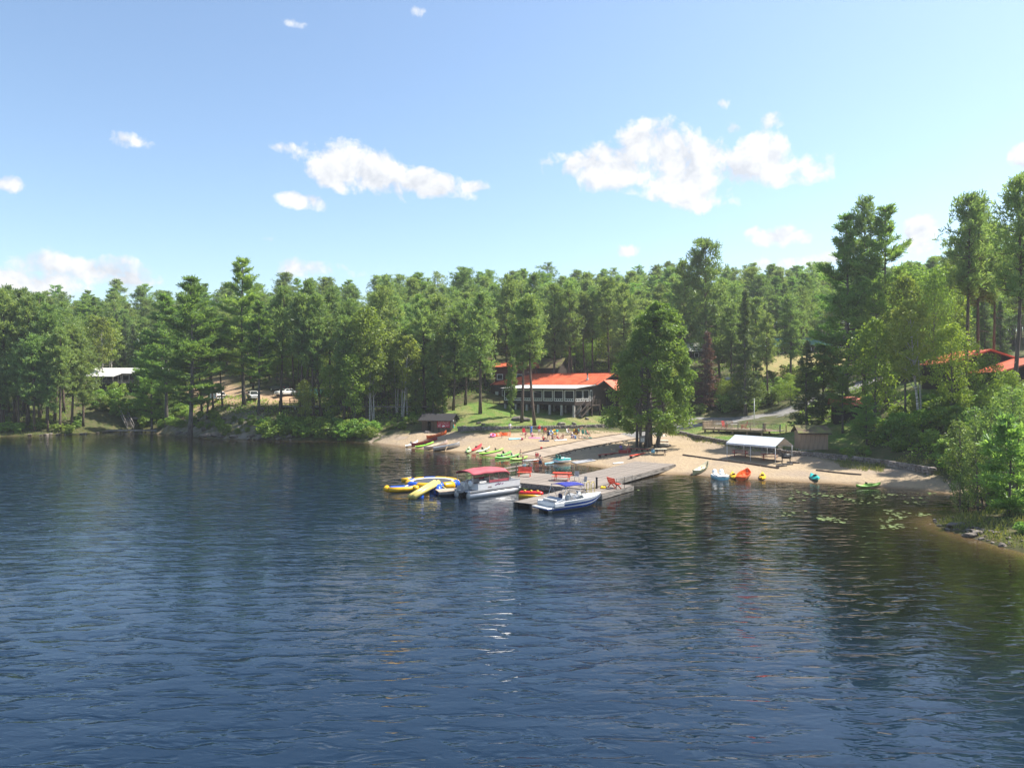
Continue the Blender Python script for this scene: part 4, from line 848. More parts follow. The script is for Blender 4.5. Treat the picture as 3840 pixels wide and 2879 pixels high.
    # chimneys
    c = MB(); c.lathe([(.28, 0), (.28, .35), (.14, .45), (.13, 1.4)], 12, (-3.3, 8.9, 6.85)); c.build('flue_pipe', 'steel', o); MB().lathe([(.13, 0), (.15, .05), (.15, 1.0), (.22, 1.02), (.22, 1.2)], 12, (-3.3, 8.9, 7.95)).build('flue_cowl', 'black_metal', o)
    MB().box((-23.6, 10.2, 7.9), (.9, .8, 2.3)).build('chimney', 'brick_chimney', o); MB().box((-23.6, 10.2, 9.1), (1.05, .95, .15)).build('chimney_cap', 'white_trim', o)
    # deck and side rooms beyond the far end of the porch
    MB().box2((-24.2, .9, 2.2), (LX - .02, 5.9, 2.38)).build('side_deck', 'dark_wood', o)
    for y0, y1, x0, x1 in ((.95, .95, -24.1, LX - .1), (.95, 5.6, -24.1, -24.1)): railing(o, (x0, y0, 2.38), (x1, y1, 2.38), 1.0, .3, 'dark_wood', 1.6, (1, .68, .36, .1), False)
    for x in (-23.6, -20.6): gz = hz(*(o.matrix_basis @ Vector((x, 1.2, 0))).xy) - zb - .3; MB().box2((x, 1.1, gz), (x + .25, 1.35, 2.2)).build('post', 'concrete_post', o)
    window(o, 1.5, 1.3, TM(-19.4, 5.9, 3.7)); window(o, 1.5, 1.3, TM(-22.0, 5.9, 3.7)); MB().box2((-24.6, 5.8, 2.4), (-23.8, 5.92, 4.6)).build('door', 'white_trim', o)
    # landing and stair by the porch door
    MB().box2((.05, 3.4, 2.15), (1.5, 6.2, 2.28)).build('landing', 'dark_wood', o); railing(o, (1.45, 3.45, 2.28), (1.45, 6.1, 2.28), 1.0, .3, 'dark_wood', 1.3, (1, .6, .2), False)
    steps(o, (.75, 3.4, 2.2), (.75, .2, .25), 1.2, 9, 'dark_wood')
    for x, y in ((1.4, 3.5), (1.4, 6.1)): MB().box2((x - .1, y - .1, -.6), (x + .1, y + .1, 2.15)).build('post', 'dark_wood', o)
lodge()
def gable_house(name, label, cat, x, y, rz, w, dpt, hw, rise, wall, roof, zb=None, ov=.5, win=(), door=None, trim='white_trim', group=None, ridge='x', posts=0):
    zb = hz(x, y) if zb is None else zb; o = thing(name, label, cat, (x, y, zb), rz, group)
    MB().prism([(-w / 2, 0), (w / 2, 0), (w / 2, dpt), (-w / 2, dpt)], -1.5, hw).build('wall', wall, o)
    if ridge == 'x':
        for sx in (-1, 1):
            X = sx * (w / 2 - .03); MB().add([(X - .03, 0, hw), (X - .03, dpt, hw), (X - .03, dpt / 2, hw + rise), (X + .03, 0, hw), (X + .03, dpt, hw), (X + .03, dpt / 2, hw + rise)], [(0, 2, 1), (3, 4, 5), (0, 1, 4, 3), (1, 2, 5, 4), (2, 0, 3, 5)]).build('gable_wall', wall, o)
        sl = rise / (dpt / 2); e = ov * sl; r = MB(); r.slab((-w / 2 - ov, -ov, hw - e + .1), (w / 2 + ov, -ov, hw - e + .1), (w / 2 + ov, dpt / 2, hw + rise + .1), (-w / 2 - ov, dpt / 2, hw + rise + .1), .12)
        r.slab((w / 2 + ov, dpt + ov, hw - e + .1), (-w / 2 - ov, dpt + ov, hw - e + .1), (-w / 2 - ov, dpt / 2, hw + rise + .1), (w / 2 + ov, dpt / 2, hw + rise + .1), .12); rf = r.build('roof', roof, o)
        MB().bar((-w / 2 - ov, -ov - .03, hw - e + .02), (w / 2 + ov, -ov - .03, hw - e + .02), .05, .16).build('fascia', trim if trim != 'white_trim' else 'dark_boards', rf)
    else:
        for Y in (.03, dpt - .03): MB().add([(-w / 2, Y - .03, hw), (w / 2, Y - .03, hw), (0, Y - .03, hw + rise), (-w / 2, Y + .03, hw), (w / 2, Y + .03, hw), (0, Y + .03, hw + rise)], [(0, 1, 2), (3, 5, 4), (0, 3, 4, 1), (1, 4, 5, 2), (2, 5, 3, 0)]).build('gable_wall', wall, o)
        sl = rise / (w / 2); e = ov * sl; r = MB(); r.slab((-w / 2 - ov, -ov, hw - e + .1), (0, -ov, hw + rise + .1), (0, dpt + ov, hw + rise + .1), (-w / 2 - ov, dpt + ov, hw - e + .1), .12); r.slab((0, -ov, hw + rise + .1), (w / 2 + ov, -ov, hw - e + .1), (w / 2 + ov, dpt + ov, hw - e + .1), (0, dpt + ov, hw + rise + .1), .12)
        rf = r.build('roof', roof, o)
        for sg in (-1, 1): MB().bar((sg * (w / 2 + ov), -ov - .04, hw - e - .0), (0, -ov - .04, hw + rise), .06, .2).build('fascia', roof, rf)
    for (wx, wz, ww, wh) in win: window(o, ww, wh, TM(wx, -.04, wz), frame=.12)
    if door: d = MB().box2((door - .45, -.06, 0), (door + .45, .02, 2.05)).build('door', 'dark_boards', o); MB().box((door + .33, -.1, 1.0), (.06, .08, .06)).build('handle', 'steel', d)
    return o
# cottage behind the lodge
c = gable_house('cottage', 'tall dark red boarded cottage standing behind the lodge', 'cottage', .6, 152, -.10, 8.6, 7, 5.0, .9, 'red_boards', 'orange_metal_roof', zb=9.1, win=[(-3.2, 2.2, 1.3, 1.2), (1.0, 2.2, 1.3, 1.2)])
gable_house('cottage', 'brown-roofed cottage among the trees behind the dark red cottage', 'cottage', 7.2, 160, -.5, 7, 6, 3.0, 2.0, 'brown_boards', 'brown_shingle', zb=11.2)
# white-roofed cabin above the cove
def cabin():
    zb = 9.3; o = thing('cabin', 'dark log cabin with white metal roof and railed deck above the cove', 'cabin', (-96.5, 175.5, zb), .06)
    MB().prism([(-7.2, 0), (8.2, 0), (8.2, 8), (-7.2, 8)], -2, 3.9).build('wall', 'dark_boards', o)
    MB().slab((-8.2, -3.4, 2.95), (-.4, -3.4, 2.95), (1.8, 4, 5.15), (-8.2, 4, 5.15), .14).build('roof', 'white_metal_roof', o)
    MB().slab((-.38, -.8, 3.72), (9.2, -.8, 3.72), (9.2, 4, 5.14), (1.82, 4, 5.14), .14).build('roof', 'white_metal_roof', o)
    MB().slab((9.2, 8.8, 3.9), (-8.2, 8.8, 3.9), (-8.2, 4, 5.16), (9.2, 4, 5.16), .14).build('roof', 'white_metal_roof', o)
    planks(o, -6.6, 5.6, -3.1, -.05, 1.18, .2, 'grey_wood')
    railing(o, (-6.5, -3.05, 1.2), (5.5, -3.05, 1.2), .95, .22, 'grey_wood', 2.0); railing(o, (5.5, -3.0, 1.2), (5.5, -.2, 1.2), .95, .22, 'grey_wood', 2.0)
    for x in (-6.4, -2.2, 1.8, 5.4): MB().box2((x - .1, -3.0, -2.2), (x + .1, -2.8, 1.15)).build('post', 'grey_wood', o)
    for x in (-6.4, -3.0, -.6): MB().box2((x - .08, -3.1, 1.2), (x + .08, -2.94, 3.0)).build('roof_post', 'grey_wood', o)
    window(o, .8, 2.0, TM(-.4, -.05, 1.35)); window(o, 1.7, 2.0, TM(1.1, -.05, 1.35)); window(o, 1.6, .95, TM(4.6, -.05, 2.5)); window(o, 1.6, 1.1, TM(-4.3, -.05, 2.0))
cabin()
def shore_stairs():
    for (p, q, w, n, lab) in (((-88.2, 161.5, 3.4), (-84.6, 157.6, .6), 1.3, 12, 'grey wooden stair dropping to the small landing stage'), ((-78.6, 171.5, 6.9), (-84.5, 168.6, 4.5), 1.2, 12, 'grey wooden stair climbing through the shrubs to the cabin')):
        b = Vector(p); o = thing('staircase', lab, 'staircase', q); steps(o, b - Vector(q), (0, 0, 0), w, n, 'grey_wood')
        for sg in (0, 1): MB().bar((b - Vector(q)) * sg + Vector((0, 0, -1.2)), (b - Vector(q)) * sg, .12).build('post', 'grey_wood', o)
    o = thing('platform', 'small grey timber platform beside the shore stair', 'platform', (-84.5, 163.2, 2.3), .05); planks(o, -2.6, 2.6, -.9, .9, .5, .18, 'grey_wood')
    for x in (-2.5, 2.5):
        for y in (-.8, .8): MB().box((x, y, -.4), (.14, .14, 1.8)).build('post', 'grey_wood', o)
    MB().box2((-2.6, -.98, .1), (2.6, -.92, .5)).build('skirt_board', 'grey_wood', o)
    o = thing('landing_stage', 'low grey plank landing stage at the head of the cove', 'landing stage', (-83.3, 154.6, 0), .02); planks(o, -4.6, 3.2, -.9, .9, .42, .2, 'grey_wood', 'y'); planks(o, 3.3, 6.6, -1.3, 1.2, .50, .2, 'dark_wood', 'y')
    for x in (-4.4, -1.5, 1.5, 3.1, 6.4):
        for y in (-.8, .8): MB().box((x, y, -.6), (.16, .16, 2.0)).build('post', 'dark_wood', o)
    b = MB(); b.box2((-4.6, -.94, .22), (3.2, -.9, .4)); b.box2((3.3, -1.34, .25), (6.6, -1.3, .47)); b.build('fascia', 'grey_wood', o)
shore_stairs()
# cottages up the hill
gable_house('cottage', 'low cottage with a pale green metal roof beyond the tan field', 'cottage', 63, 171, .05, 8, 6, 2.6, 1.9, 'brown_boards', 'green_metal_roof', zb=17.0, win=[(-2, .9, 1.2, 1.1), (1.8, .9, 1.2, 1.1)], door=0)
gable_house('cottage', 'long brown cottage with a dark green metal roof above the timber deck', 'cottage', 75.5, 172, .0, 12, 6.5, 2.6, 1.8, 'brown_boards', 'green_metal_roof', zb=17.4, win=[(-3.6, .9, 1.2, 1.1), (1.0, .9, 1.2, 1.1), (4, .9, 1.2, 1.1)], door=-1.2)
gable_house('cottage', 'cottage with a white roof half hidden behind the dead spruce', 'cottage', 44.5, 178, .1, 8, 6, 2.6, 1.9, 'dark_boards', 'white_metal_roof', zb=16.2, win=[(-2, .9, 1.2, 1.1), (1.8, .9, 1.2, 1.1)])
gable_house('hut', 'small green-roofed hut among the pines behind the boardwalk', 'hut', -43.5, 152, -.1, 4.2, 3.5, 2.2, 1.1, 'dark_boards', 'green_metal_roof', zb=6.0, win=[(-1, .8, .9, .9)], door=.9)
gable_house('garage', 'dark brown garage behind the parked cars', 'garage', -50.5, 163, -.05, 11, 6, 2.5, 1.6, 'dark_boards', 'brown_shingle', zb=7.6, door=-2)
gable_house('hut', 'low hut with an orange roof under the white pine limbs', 'hut', 47.2, 99.5, -.25, 3.6, 3, 2.0, .9, 'dark_boards', 'orange_metal_roof', zb=5.6)
gable_house('cabin', 'brown cabin with an orange roof and small white window behind the tall pines', 'cabin', 61.6, 92, -.12, 8.4, 9, 3.6, 1.5, 'brown_boards', 'orange_metal_roof', zb=9.7, win=[(-1.2, 1.5, 1.2, 1.3), (2.6, 1.5, 1.2, 1.3)], ridge='y', ov=.8)
gable_house('garage', 'black-walled garage with an orange roof beside the tall bare pines', 'garage', 62.2, 82.5, -.2, 9, 8, 3.0, 1.5, 'dark_boards', 'orange_metal_roof', zb=9.0, ridge='y', ov=.8)
def text_mesh(body, size, m, parent, M, name='lettering', ext=.004):
    cu = bpy.data.curves.new(name, 'FONT'); cu.body = body; cu.size = size; cu.align_x = 'CENTER'; cu.extrude = ext; cu.resolution_u = 2
    ob = bpy.data.objects.new(name, cu); COL.objects.link(ob); dg = bpy.context.evaluated_depsgraph_get(); me = bpy.data.meshes.new_from_object(ob.evaluated_get(dg)); me.name = name
    bpy.data.objects.remove(ob); bpy.data.curves.remove(cu); me.materials.clear(); o = link(name, me, m, parent); o.matrix_local = M; return o
def boathouse():
    zb = 1.72; o = thing('boathouse', 'weathered plank boathouse with black shingle roof by the rental boats', 'boathouse', (-13.4, 125.6, zb), -.17)
    w, d, h, rise = 5.3, 4.6, 2.35, .95
    pm = MB().box((0, 0, h / 2), (.21, .05, h)).mesh('plank'); pm.materials.append(MAT['weathered_plank']); k = 25
    for i in range(k):
        x = -w / 2 + .106 + i * (w - .212) / (k - 1)
        if -1.58 < x < -.95: continue
        c = link('plank', pm, None, o); c.location = (x, rng.uniform(-.012, .012), rng.uniform(-.03, 0)); c.rotation_euler = (0, rng.uniform(-.008, .008), 0)
    MB().box2((-1.62, -.02, 2.05), (-.9, .02, h)).build('door_lintel', 'weathered_plank', o)
    MB().box2((w / 2 - .05, .03, -.2), (w / 2, d, h)).build('side_wall', 'dark_boards', o); MB().box2((-w / 2, .03, -.2), (-w / 2 + .05, d, h)).build('side_wall', 'dark_boards', o); MB().box2((-w / 2 + .05, d - .05, -.2), (w / 2 - .05, d, h)).build('back_wall', 'dark_boards', o)
    MB().box2((-w / 2 + .05, .04, -.1), (w / 2 - .05, d - .06, -.02)).build('floor', 'dark_wood', o)
    for X in (-w / 2 + .03, w / 2 - .03): MB().add([(X - .03, 0, h), (X - .03, d, h), (X - .03, d / 2, h + rise), (X + .03, 0, h), (X + .03, d, h), (X + .03, d / 2, h + rise)], [(0, 2, 1), (3, 4, 5), (0, 1, 4, 3), (1, 2, 5, 4), (2, 0, 3, 5)]).build('gable_wall', 'dark_boards', o)
    ov = .45; e = ov * rise / (d / 2); r = MB(); r.slab((-w / 2 - .55, -ov, h - e + .08), (w / 2 + .4, -ov, h - e + .08), (w / 2 + .4, d / 2, h + rise + .08), (-w / 2 - .55, d / 2, h + rise + .08), .1); r.slab((w / 2 + .4, d + ov, h - e + .08), (-w / 2 - .55, d + ov, h - e + .08), (-w / 2 - .55, d / 2, h + rise + .08), (w / 2 + .4, d / 2, h + rise + .08), .1)
    rf = r.build('roof', 'black_shingle', o); MB().bar((-w / 2 - .55, -ov - .02, h - e), (w / 2 + .4, -ov - .02, h - e), .04, .1).build('fascia', 'weathered_plank', rf)
    MB().box2((w / 2 - .0, 3.0, .05), (w / 2 + .04, 3.9, 1.95)).build('door', 'black_metal', o)
    MB().ball((w / 2 + .12, 1.3, 2.1), (.1, .1, .16)).build('wall_lamp', 'lamp_white', o, True)
    b = thing('banner', 'red banner with white lettering and a fish emblem on the boathouse front', 'banner', o.matrix_basis @ Vector((1.35, -.06, .98)), -.17)
    MB().box2((-1.15, -.02, 0), (1.15, .0, 1.3)).build('cloth', 'banner_red', b)
    Q = lambda x, z: Matrix.Translation((x, -.024, z)) @ Matrix.Rotation(R(90), 4, 'X')
    text_mesh('Button Bay Resort', .25, 'banner_white', b, Q(0, 1.02)); text_mesh('no Licence Required', .22, 'banner_white', b, Q(0, .70))
    text_mesh('CANOE\nKAYAK\nBOATS', .15, 'banner_white', b, Q(-.76, .44)); text_mesh('RENTALS\nDAILY', .15, 'banner_white', b, Q(.72, .38))
    f = MB(); f.add([(-.3, -.024, .25), (-.12, -.024, .42), (.12, -.024, .44), (.3, -.024, .3), (.34, -.024, .16), (.2, -.024, .22), (0, -.024, .14), (-.2, -.024, .14), (-.3, -.03, .25), (-.12, -.03, .42), (.12, -.03, .44), (.3, -.03, .3), (.34, -.03, .16), (.2, -.03, .22), (0, -.03, .14), (-.2, -.03, .14)], [tuple(range(8)), tuple(reversed(range(8, 16)))]); f.build('fish_emblem', 'banner_white', b)
    for (y, m, lab) in ((1.75, 'teal_cloth', 'teal life vest hanging on the boathouse side wall'), (2.35, 'orange_cloth', 'orange-red life vest hanging on the boathouse side wall')):
        v = MB(); v.prism_y([(-.24, 0), (.24, 0), (.26, .5), (.14, .62), (.1, .42), (-.1, .42), (-.14, .62), (-.26, .5)], -.06, .06)
        t = thing('life_vest', lab, 'life vest', o.matrix_basis @ Vector((w / 2 + .09, y, .85)), -.17 + math.pi / 2); v.build('vest_body', m, t, bevel=.03); MB().box((0, -.065, .3), (.34, .02, .05)).build('strap', 'black_metal', t)
boathouse()
def shed():
    zb = 2.1; o = thing('shed', 'plain tan garden shed with a mossy brown roof on a concrete base', 'shed', (37.6, 88.4, zb), -.14)
    w, d, h = 3.3, 2.9, 2.25
    MB().box2((-w / 2 - .12, -.12, -.5), (w / 2 + .12, d + .1, .12)).build('footing', 'concrete_post', o)
    pm = MB().box((0, 0, h / 2), (.54, .05, h)).mesh('siding_panel'); pm.materials.append(MAT['tan_siding'])
    for i in range(6): c = link('siding_panel', pm, None, o); c.location = (-w / 2 + .275 + i * .55, 0, .12)
    MB().box2((-w / 2, .03, .12), (w / 2, d, h + .1)).build('wall', 'tan_siding', o)
    MB().box2((w / 2 - .0, .9, .14), (w / 2 + .04, 1.9, 2.1)).build('door', 'brown_boards', o)
    MB().add([(w / 2 - .06, .0, h + .1), (w / 2 - .06, d, h + .1), (w / 2 - .06, d / 2, h + .75), (w / 2, 0, h + .1), (w / 2, d, h + .1), (w / 2, d / 2, h + .75)], [(0, 2, 1), (3, 4, 5), (0, 1, 4, 3), (1, 2, 5, 4), (2, 0, 3, 5)]).build('gable_wall', 'tan_siding', o)
    r = MB(); r.slab((-w / 2 - .35, -.45, h - .02), (w / 2 + .3, -.45, h - .02), (w / 2 + .3, d / 2, h + .85), (-w / 2 - .35, d / 2, h + .85), .1); r.slab((w / 2 + .3, d + .45, h - .02), (-w / 2 - .35, d + .45, h - .02), (-w / 2 - .35, d / 2, h + .85), (w / 2 + .3, d / 2, h + .85), .1); rf = r.build('roof', 'brown_shingle', o)
    MB().bar((-w / 2 - .35, -.47, h - .1), (w / 2 + .3, -.47, h - .1), .04, .14).build('fascia', 'brown_boards', rf)
shed()
# raised boardwalk between the pines
def boardwalk():
    o = thing('boardwalk', 'raised dark timber boardwalk with railings under the pines', 'boardwalk', (-31, 142.5, 5.0), -.10)
    planks(o, -16, 16, -.8, .8, 1.0, .25, 'dark_wood', 'y')
    for x in np.linspace(-15.8, 15.8, 11):
        for y in (-.7, .7): gz = hz(*(o.matrix_basis @ Vector((x, y, 0))).xy) - 5.3; MB().box2((x - .09, y - .09, gz), (x + .09, y + .09, .96)).build('post', 'grey_wood', o)
    railing(o, (-16, -.75, 1.0), (16, -.75, 1.0), 1.0, .4, 'dark_wood', 2.4, (1, .55), False); railing(o, (-16, .75, 1.0), (16, .75, 1.0), 1.0, .4, 'dark_wood', 2.4, (1, .55), False)
    MB().box2((-16, -.86, .8), (16, -.82, 1.0)).build('fascia', 'grey_wood', o)
boardwalk()
f = thing('fence', 'short dark post fence at the edge of the car park', 'fence', (-43.7, 146.8, hz(-43.7, 146.8) - .1), -.25)
for i in range(6): MB().box((-2.5 + i, 0, .55), (.12, .12, 1.3)).build('post', 'dark_wood', f)
MB().bar((-2.6, 0, 1.1), (2.6, 0, 1.1), .08, .12).build('rail', 'dark_wood', f)
# stone walls: every stone its own piece
def stone_variants(n, seed):
    g = np.random.default_rng(seed); out = []
    for i in range(n):
        bm = bmesh.new(); bmesh.ops.create_cube(bm, size=1.0); bmesh.ops.bevel(bm, geom=bm.edges[:], offset=.16, segments=1, affect='EDGES')
        for v in bm.verts: v.co += Vector(g.normal(size=3) * .055)
        me = bpy.data.meshes.new('stone'); bm.to_mesh(me); bm.free(); me.materials.append(MAT['stone']); out.append(me)
    return out
STONES = stone_variants(6, 3)
def stone_wall(label, line, h, base=None, sz=(.46, .3), group=None):
    P = np.array(line, float); d = np.r_[0, np.cumsum(np.hypot(*np.diff(P, axis=0).T))]; o = thing('stone_wall', label, 'stone wall', (line[0][0], line[0][1], hz(*line[0])), 0, group)
    rows = max(1, round(h / sz[1])); oz = Vector(o.location); fill = []
    for r in range(rows):
        t = rng.uniform(0, .3)
        while t < d[-1]:
            l = sz[0] * rng.uniform(.7, 1.45); x = np.interp(t + l / 2, d, P[:, 0]); y = np.interp(t + l / 2, d, P[:, 1]); x2 = np.interp(t + l, d, P[:, 0]); y2 = np.interp(t + l, d, P[:, 1])
            c = link('stone', STONES[rng.randrange(6)], None, o); c.scale = (l * .99, .5 * rng.uniform(.8, 1.1), sz[1] * rng.uniform(.95, 1.15)); zz = hz(x, y) if base is None else base(x, y)
            c.location = Vector((x, y, zz + (r + .4) * sz[1])) - oz + Vector((0, .05 * r, 0)); c.rotation_euler = (rng.uniform(-.05, .05), rng.uniform(-.06, .06), math.atan2(y2 - y, x2 - x) + rng.uniform(-.08, .08)); t += l
    return o
stone_wall('low stone retaining wall between the lodge lawn and the beach', [(-9.4, 122.0), (-3, 120.6), (6, 121.3), (12, 122.6), (18.2, 124.9)], .95, lambda x, y: 2.25 + .01 * (x + 9))
stone_wall('long stone retaining wall below the timber deck', [(26.3, 118.2), (27.7, 106.5), (29.6, 100), (32, 95), (34.2, 88.0), (38.2, 84.9), (41.6, 80), (43.2, 73)], .95, lambda x, y: float(np.interp(y, [70, 80, 88, 96, 106, 118], [.9, 1.0, 1.25, 1.55, 1.85, 2.1])) - .05, (.62, .33))
# boulders
def boulder_mesh(seed):
    g = np.random.default_rng(seed); bm = bmesh.new(); bmesh.ops.create_icosphere(bm, subdivisions=2, radius=.5)
    dirs = unit(g.normal(size=(13, 3))); offs = g.uniform(.24, .44, 13)
    for v in bm.verts:
        p = np.array(v.co)
        for dd, of in zip(dirs, offs):
            s = p @ dd
            if s > of: p = p - dd * (s - of) * .97
        v.co = Vector(p * (1 + .12 * (fbm(np.array([p[0] * 5 + p[2] * 3]), np.array([p[1] * 5 + seed]), seed)[0] - .47)))
    me = bpy.data.meshes.new('boulder'); bm.to_mesh(me); bm.free(); me.materials.append(MAT['rock']); return me
BOULD = [boulder_mesh(i) for i in range(5)]
def boulder(x, y, s, label, group=None, sink=.3, z=None):
    if z is None and hz(x, y) < -.05: return None
    o = link('boulder', BOULD[rng.randrange(5)], None); sx = s * rng.uniform(.8, 1.2); o.scale = (sx * 1.2, s * rng.uniform(.8, 1.1), s * rng.uniform(.55, .8)); o.rotation_euler = (rng.uniform(-.2, .2), rng.uniform(-.2, .2), rng.uniform(0, 6.28))
    o.location = (x, y, (hz(x, y) if z is None else z) + o.scale[2] * (.5 - sink)); tag(o, label, 'boulder', group); return o
boulder(1.0, 127.5, 2.6, 'large pale split boulder on the lawn below the lodge porch'); boulder(2.6, 126.6, 1.8, 'grey boulder touching the large pale split boulder'); boulder(8.6, 124.4, 1.7, 'grey boulder on the grass under the lodge corner post'); boulder(10.9, 124.3, 1.1, 'small boulder on the grass beside the corner-post boulder')
for (x, y, s) in ((13.5, 128, .9), (-6, 127, 1.2), (-8.5, 125.5, 1.0), (-5, 124.2, .8), (-7.4, 123.6, .9)): boulder(x, y, s, 'weathered boulder lying on the lodge lawn', 'boulders on the lodge lawn')
for i in range(30):
    t = rng.random(); k = rng.randrange(11, 15); (x1, y1), (x2, y2) = SHORE[k], SHORE[k + 1]; boulder(x1 + (x2 - x1) * t, y1 + (y2 - y1) * t + rng.uniform(-.2, 1.2), rng.uniform(.6, 2.0), 'grey shoreline boulder below the car park bank', 'boulders at the foot of the car park bank', .35)
for i in range(12): boulder(rng.uniform(-66, -50), rng.uniform(139, 145), rng.uniform(.6, 1.8), 'grey boulder halfway up the car park bank', 'boulders on the car park bank')
for i in range(60):
    k = rng.randrange(43, 47); t = rng.random(); (x1, y1), (x2, y2) = SHORE[k], SHORE[k + 1]; boulder(x1 + (x2 - x1) * t + rng.uniform(-.25, 1.5), y1 + (y2 - y1) * t + rng.uniform(-.4, .4), rng.choice((.2, .25, .3, .4, .5, .9)), 'rough stone at the edge of the rocky point', 'stones round the rocky point', .35)
for i in range(20): a = rng.uniform(0, 6.28); r_ = rng.uniform(1.2, 2.6); boulder(19.6 + r_ * math.cos(a) * 1.3, 101.6 + r_ * math.sin(a) * .7, rng.uniform(.25, .55), 'small stone in the ring round the big cedar', 'stones round the big cedar', .25)
for i in range(16): t = i / 15; boulder(7 + 10.5 * t + rng.uniform(-.2, .2), 99.3 + 8.6 * t + rng.uniform(-.3, .3), rng.uniform(.25, .5), 'small stone beside the concrete ramp', 'stones beside the concrete ramp', .25)
for i in range(26):
    k = rng.randrange(3, 7); t = rng.random(); (x1, y1), (x2, y2) = SHORE[k], SHORE[k + 1]; boulder(x1 + (x2 - x1) * t, y1 + (y2 - y1) * t + rng.uniform(0, .6), rng.uniform(.4, 1.0), 'stone at the waterline of the pine headland', 'stones along the pine headland', .35)
# ------------------------------------------------------------------ dock, boats, beach furniture
mat('tent_cover', (.52, .55, .60), .6, var=.05); mat('pale_board', (.52, .43, .34), .85, var=.12, rnd=.1)
mat('dock_plank', (.235, .20, .17), .85, var=.16, scale=2, rnd=.16); mat('dock_side', (.25, .225, .20), .9, var=.3, scale=2, stretch=(.4, 3, 3)); mat('red_paint', (.68, .085, .045), .55, var=.12); mat('dark_red_paint', (.36, .045, .035), .6, var=.15); mat('grey_plastic', (.16, .165, .17), .6)
mat('aluminium', (.5, .5, .51), .48, .6, var=.06, scale=1.5); mat('gelcoat_white', (.66, .66, .66), .2, var=.03, coat=.4); mat('gelcoat_blue', (.018, .06, .26), .2, coat=.4, var=.08); mat('blue_canvas', (.02, .028, .24), .8, var=.15, scale=2); mat('maroon_canvas', (.42, .085, .105), .8, var=.14, scale=1.2)
mat('clear_vinyl', (.5, .5, .5), .1); mat('vinyl_seat', (.62, .60, .57), .6, var=.08); mat('grey_vinyl', (.40, .42, .45), .6, var=.1); mat('yellow_pvc', (.66, .36, .01), .35, var=.06); mat('pale_yellow_pvc', (.62, .50, .15), .35, var=.05); mat('blue_pvc', (.015, .085, .46), .35, var=.08); mat('trampoline_mat', (.055, .06, .075), .8, var=.12)
mat('red_pvc', (.72, .03, .03), .35, var=.06); mat('purple_stripe', (.20, .06, .16), .4); mat('oar_wood', (.55, .40, .24), .7)
def clear_film():
    m = MAT['clear_vinyl']; nt = m.node_tree; N = nt.nodes; L = nt.links; out = N['Material Output']
    tr = N.new('ShaderNodeBsdfTransparent'); tr.inputs[0].default_value = (.86, .86, .84, 1); gl = N.new('ShaderNodeBsdfGlossy'); gl.inputs['Roughness'].default_value = .12; fr = N.new('ShaderNodeFresnel'); fr.inputs[0].default_value = 1.45
    mx = N.new('ShaderNodeMixShader'); L.new(fr.outputs[0], mx.inputs[0]); L.new(tr.outputs[0], mx.inputs[1]); L.new(gl.outputs[0], mx.inputs[2]); L.new(mx.outputs[0], out.inputs[0])
clear_film()
for nm, c in {'green': (.13, .50, .05), 'lime': (.30, .62, .06), 'pale_green': (.50, .72, .34), 'red': (.62, .03, .045), 'orange': (.74, .13, .03), 'maroon': (.22, .03, .035), 'white': (.80, .80, .78), 'sand': (.55, .42, .36), 'yellow': (.85, .52, .02), 'teal': (.02, .42, .40), 'olive': (.14, .19, .13), 'sky': (.25, .55, .66), 'purple': (.22, .16, .45), 'pink': (.80, .22, .42), 'blue': (.05, .22, .62), 'navy': (.02, .03, .10), 'black': (.02, .02, .022), 'cream': (.75, .68, .52), 'brown': (.20, .10, .05), 'dgreen': (.025, .13, .10), 'grey': (.3, .3, .31), 'magenta': (.55, .04, .18)}.items():
    mat(nm + '_plastic', c, .38, var=.07, scale=2); mat(nm + '_cloth', c, .85, var=.10, scale=5)
DA = math.atan2(.82, .57); DD = Vector((math.cos(DA), math.sin(DA), 0)); DN = Vector((math.sin(DA), -math.cos(DA), 0))
def dk(s, t, z=0.0): return DD * s + DN * t + Vector((0, 0, z))
def dock_section(label, s0, s1, t0, t1, z, pw=.2, along='t', piles=True, z1=None, m='dock_plank', side=.42, open_end=False):
    L, W = s1 - s0, t1 - t0; o = thing('dock', label, 'dock', dk(s0, t0, 0), DA); z1 = z if z1 is None else z1; sl = math.atan2(z1 - z, L); k = round(L / pw) if along == 't' else round(W / pw)
    me = (MB().box((0, 0, 0), (L / k - .014, W, .05)) if along == 't' else MB().box((0, 0, 0), (L, W / k - .014, .05))).mesh('plank'); me.materials.append(MAT[m])
    for i in range(k):
        c = link('plank', me, None, o)
        if along == 't': x = (i + .5) * L / k; c.location = (x, -W / 2 + rng.uniform(-.02, .02), z + (z1 - z) * x / L + rng.uniform(-.006, .006)); c.rotation_euler = (0, -sl, 0)
        else: c.location = (L / 2, -(i + .5) * W / k, z + rng.uniform(-.006, .006))
    for (a, b) in (((0, .02, z), (L, .02, z1)), ((0, -W - .02, z), (L, -W - .02, z1)), ((-.02, 0, z), (-.02, -W, z)), ((L + .02, 0, z1), (L + .02, -W, z1))):
        if open_end and a[0] < 0: continue
        for j in range(2): MB().bar(Vector(a) - Vector((0, 0, .04 + side * (.25 + .5 * j))), Vector(b) - Vector((0, 0, .04 + side * (.25 + .5 * j))), .05, side * .48).build('side_board', 'dock_side', o)
    if piles:
        for x in np.linspace(.25, L - .25, max(2, int(L / 2.6) + 1)):
            for y in (-.2, -W + .2): MB().box2((x - .09, y - .09, -1.6), (x + .09, y + .09, z + (z1 - z) * x / L - .05)).build('pile', 'dark_wood', o)
    return o
dock_section('wide weathered plank dock head with red benches and picnic table', 58.5, 66, -43.2, -32.2, .55, .2, 's')
dock_section('broad grey plank gangway sloping up from the dock to the beach', 66.06, 81.6, -37.9, -32.7, .55, .2, 't', z1=.72)
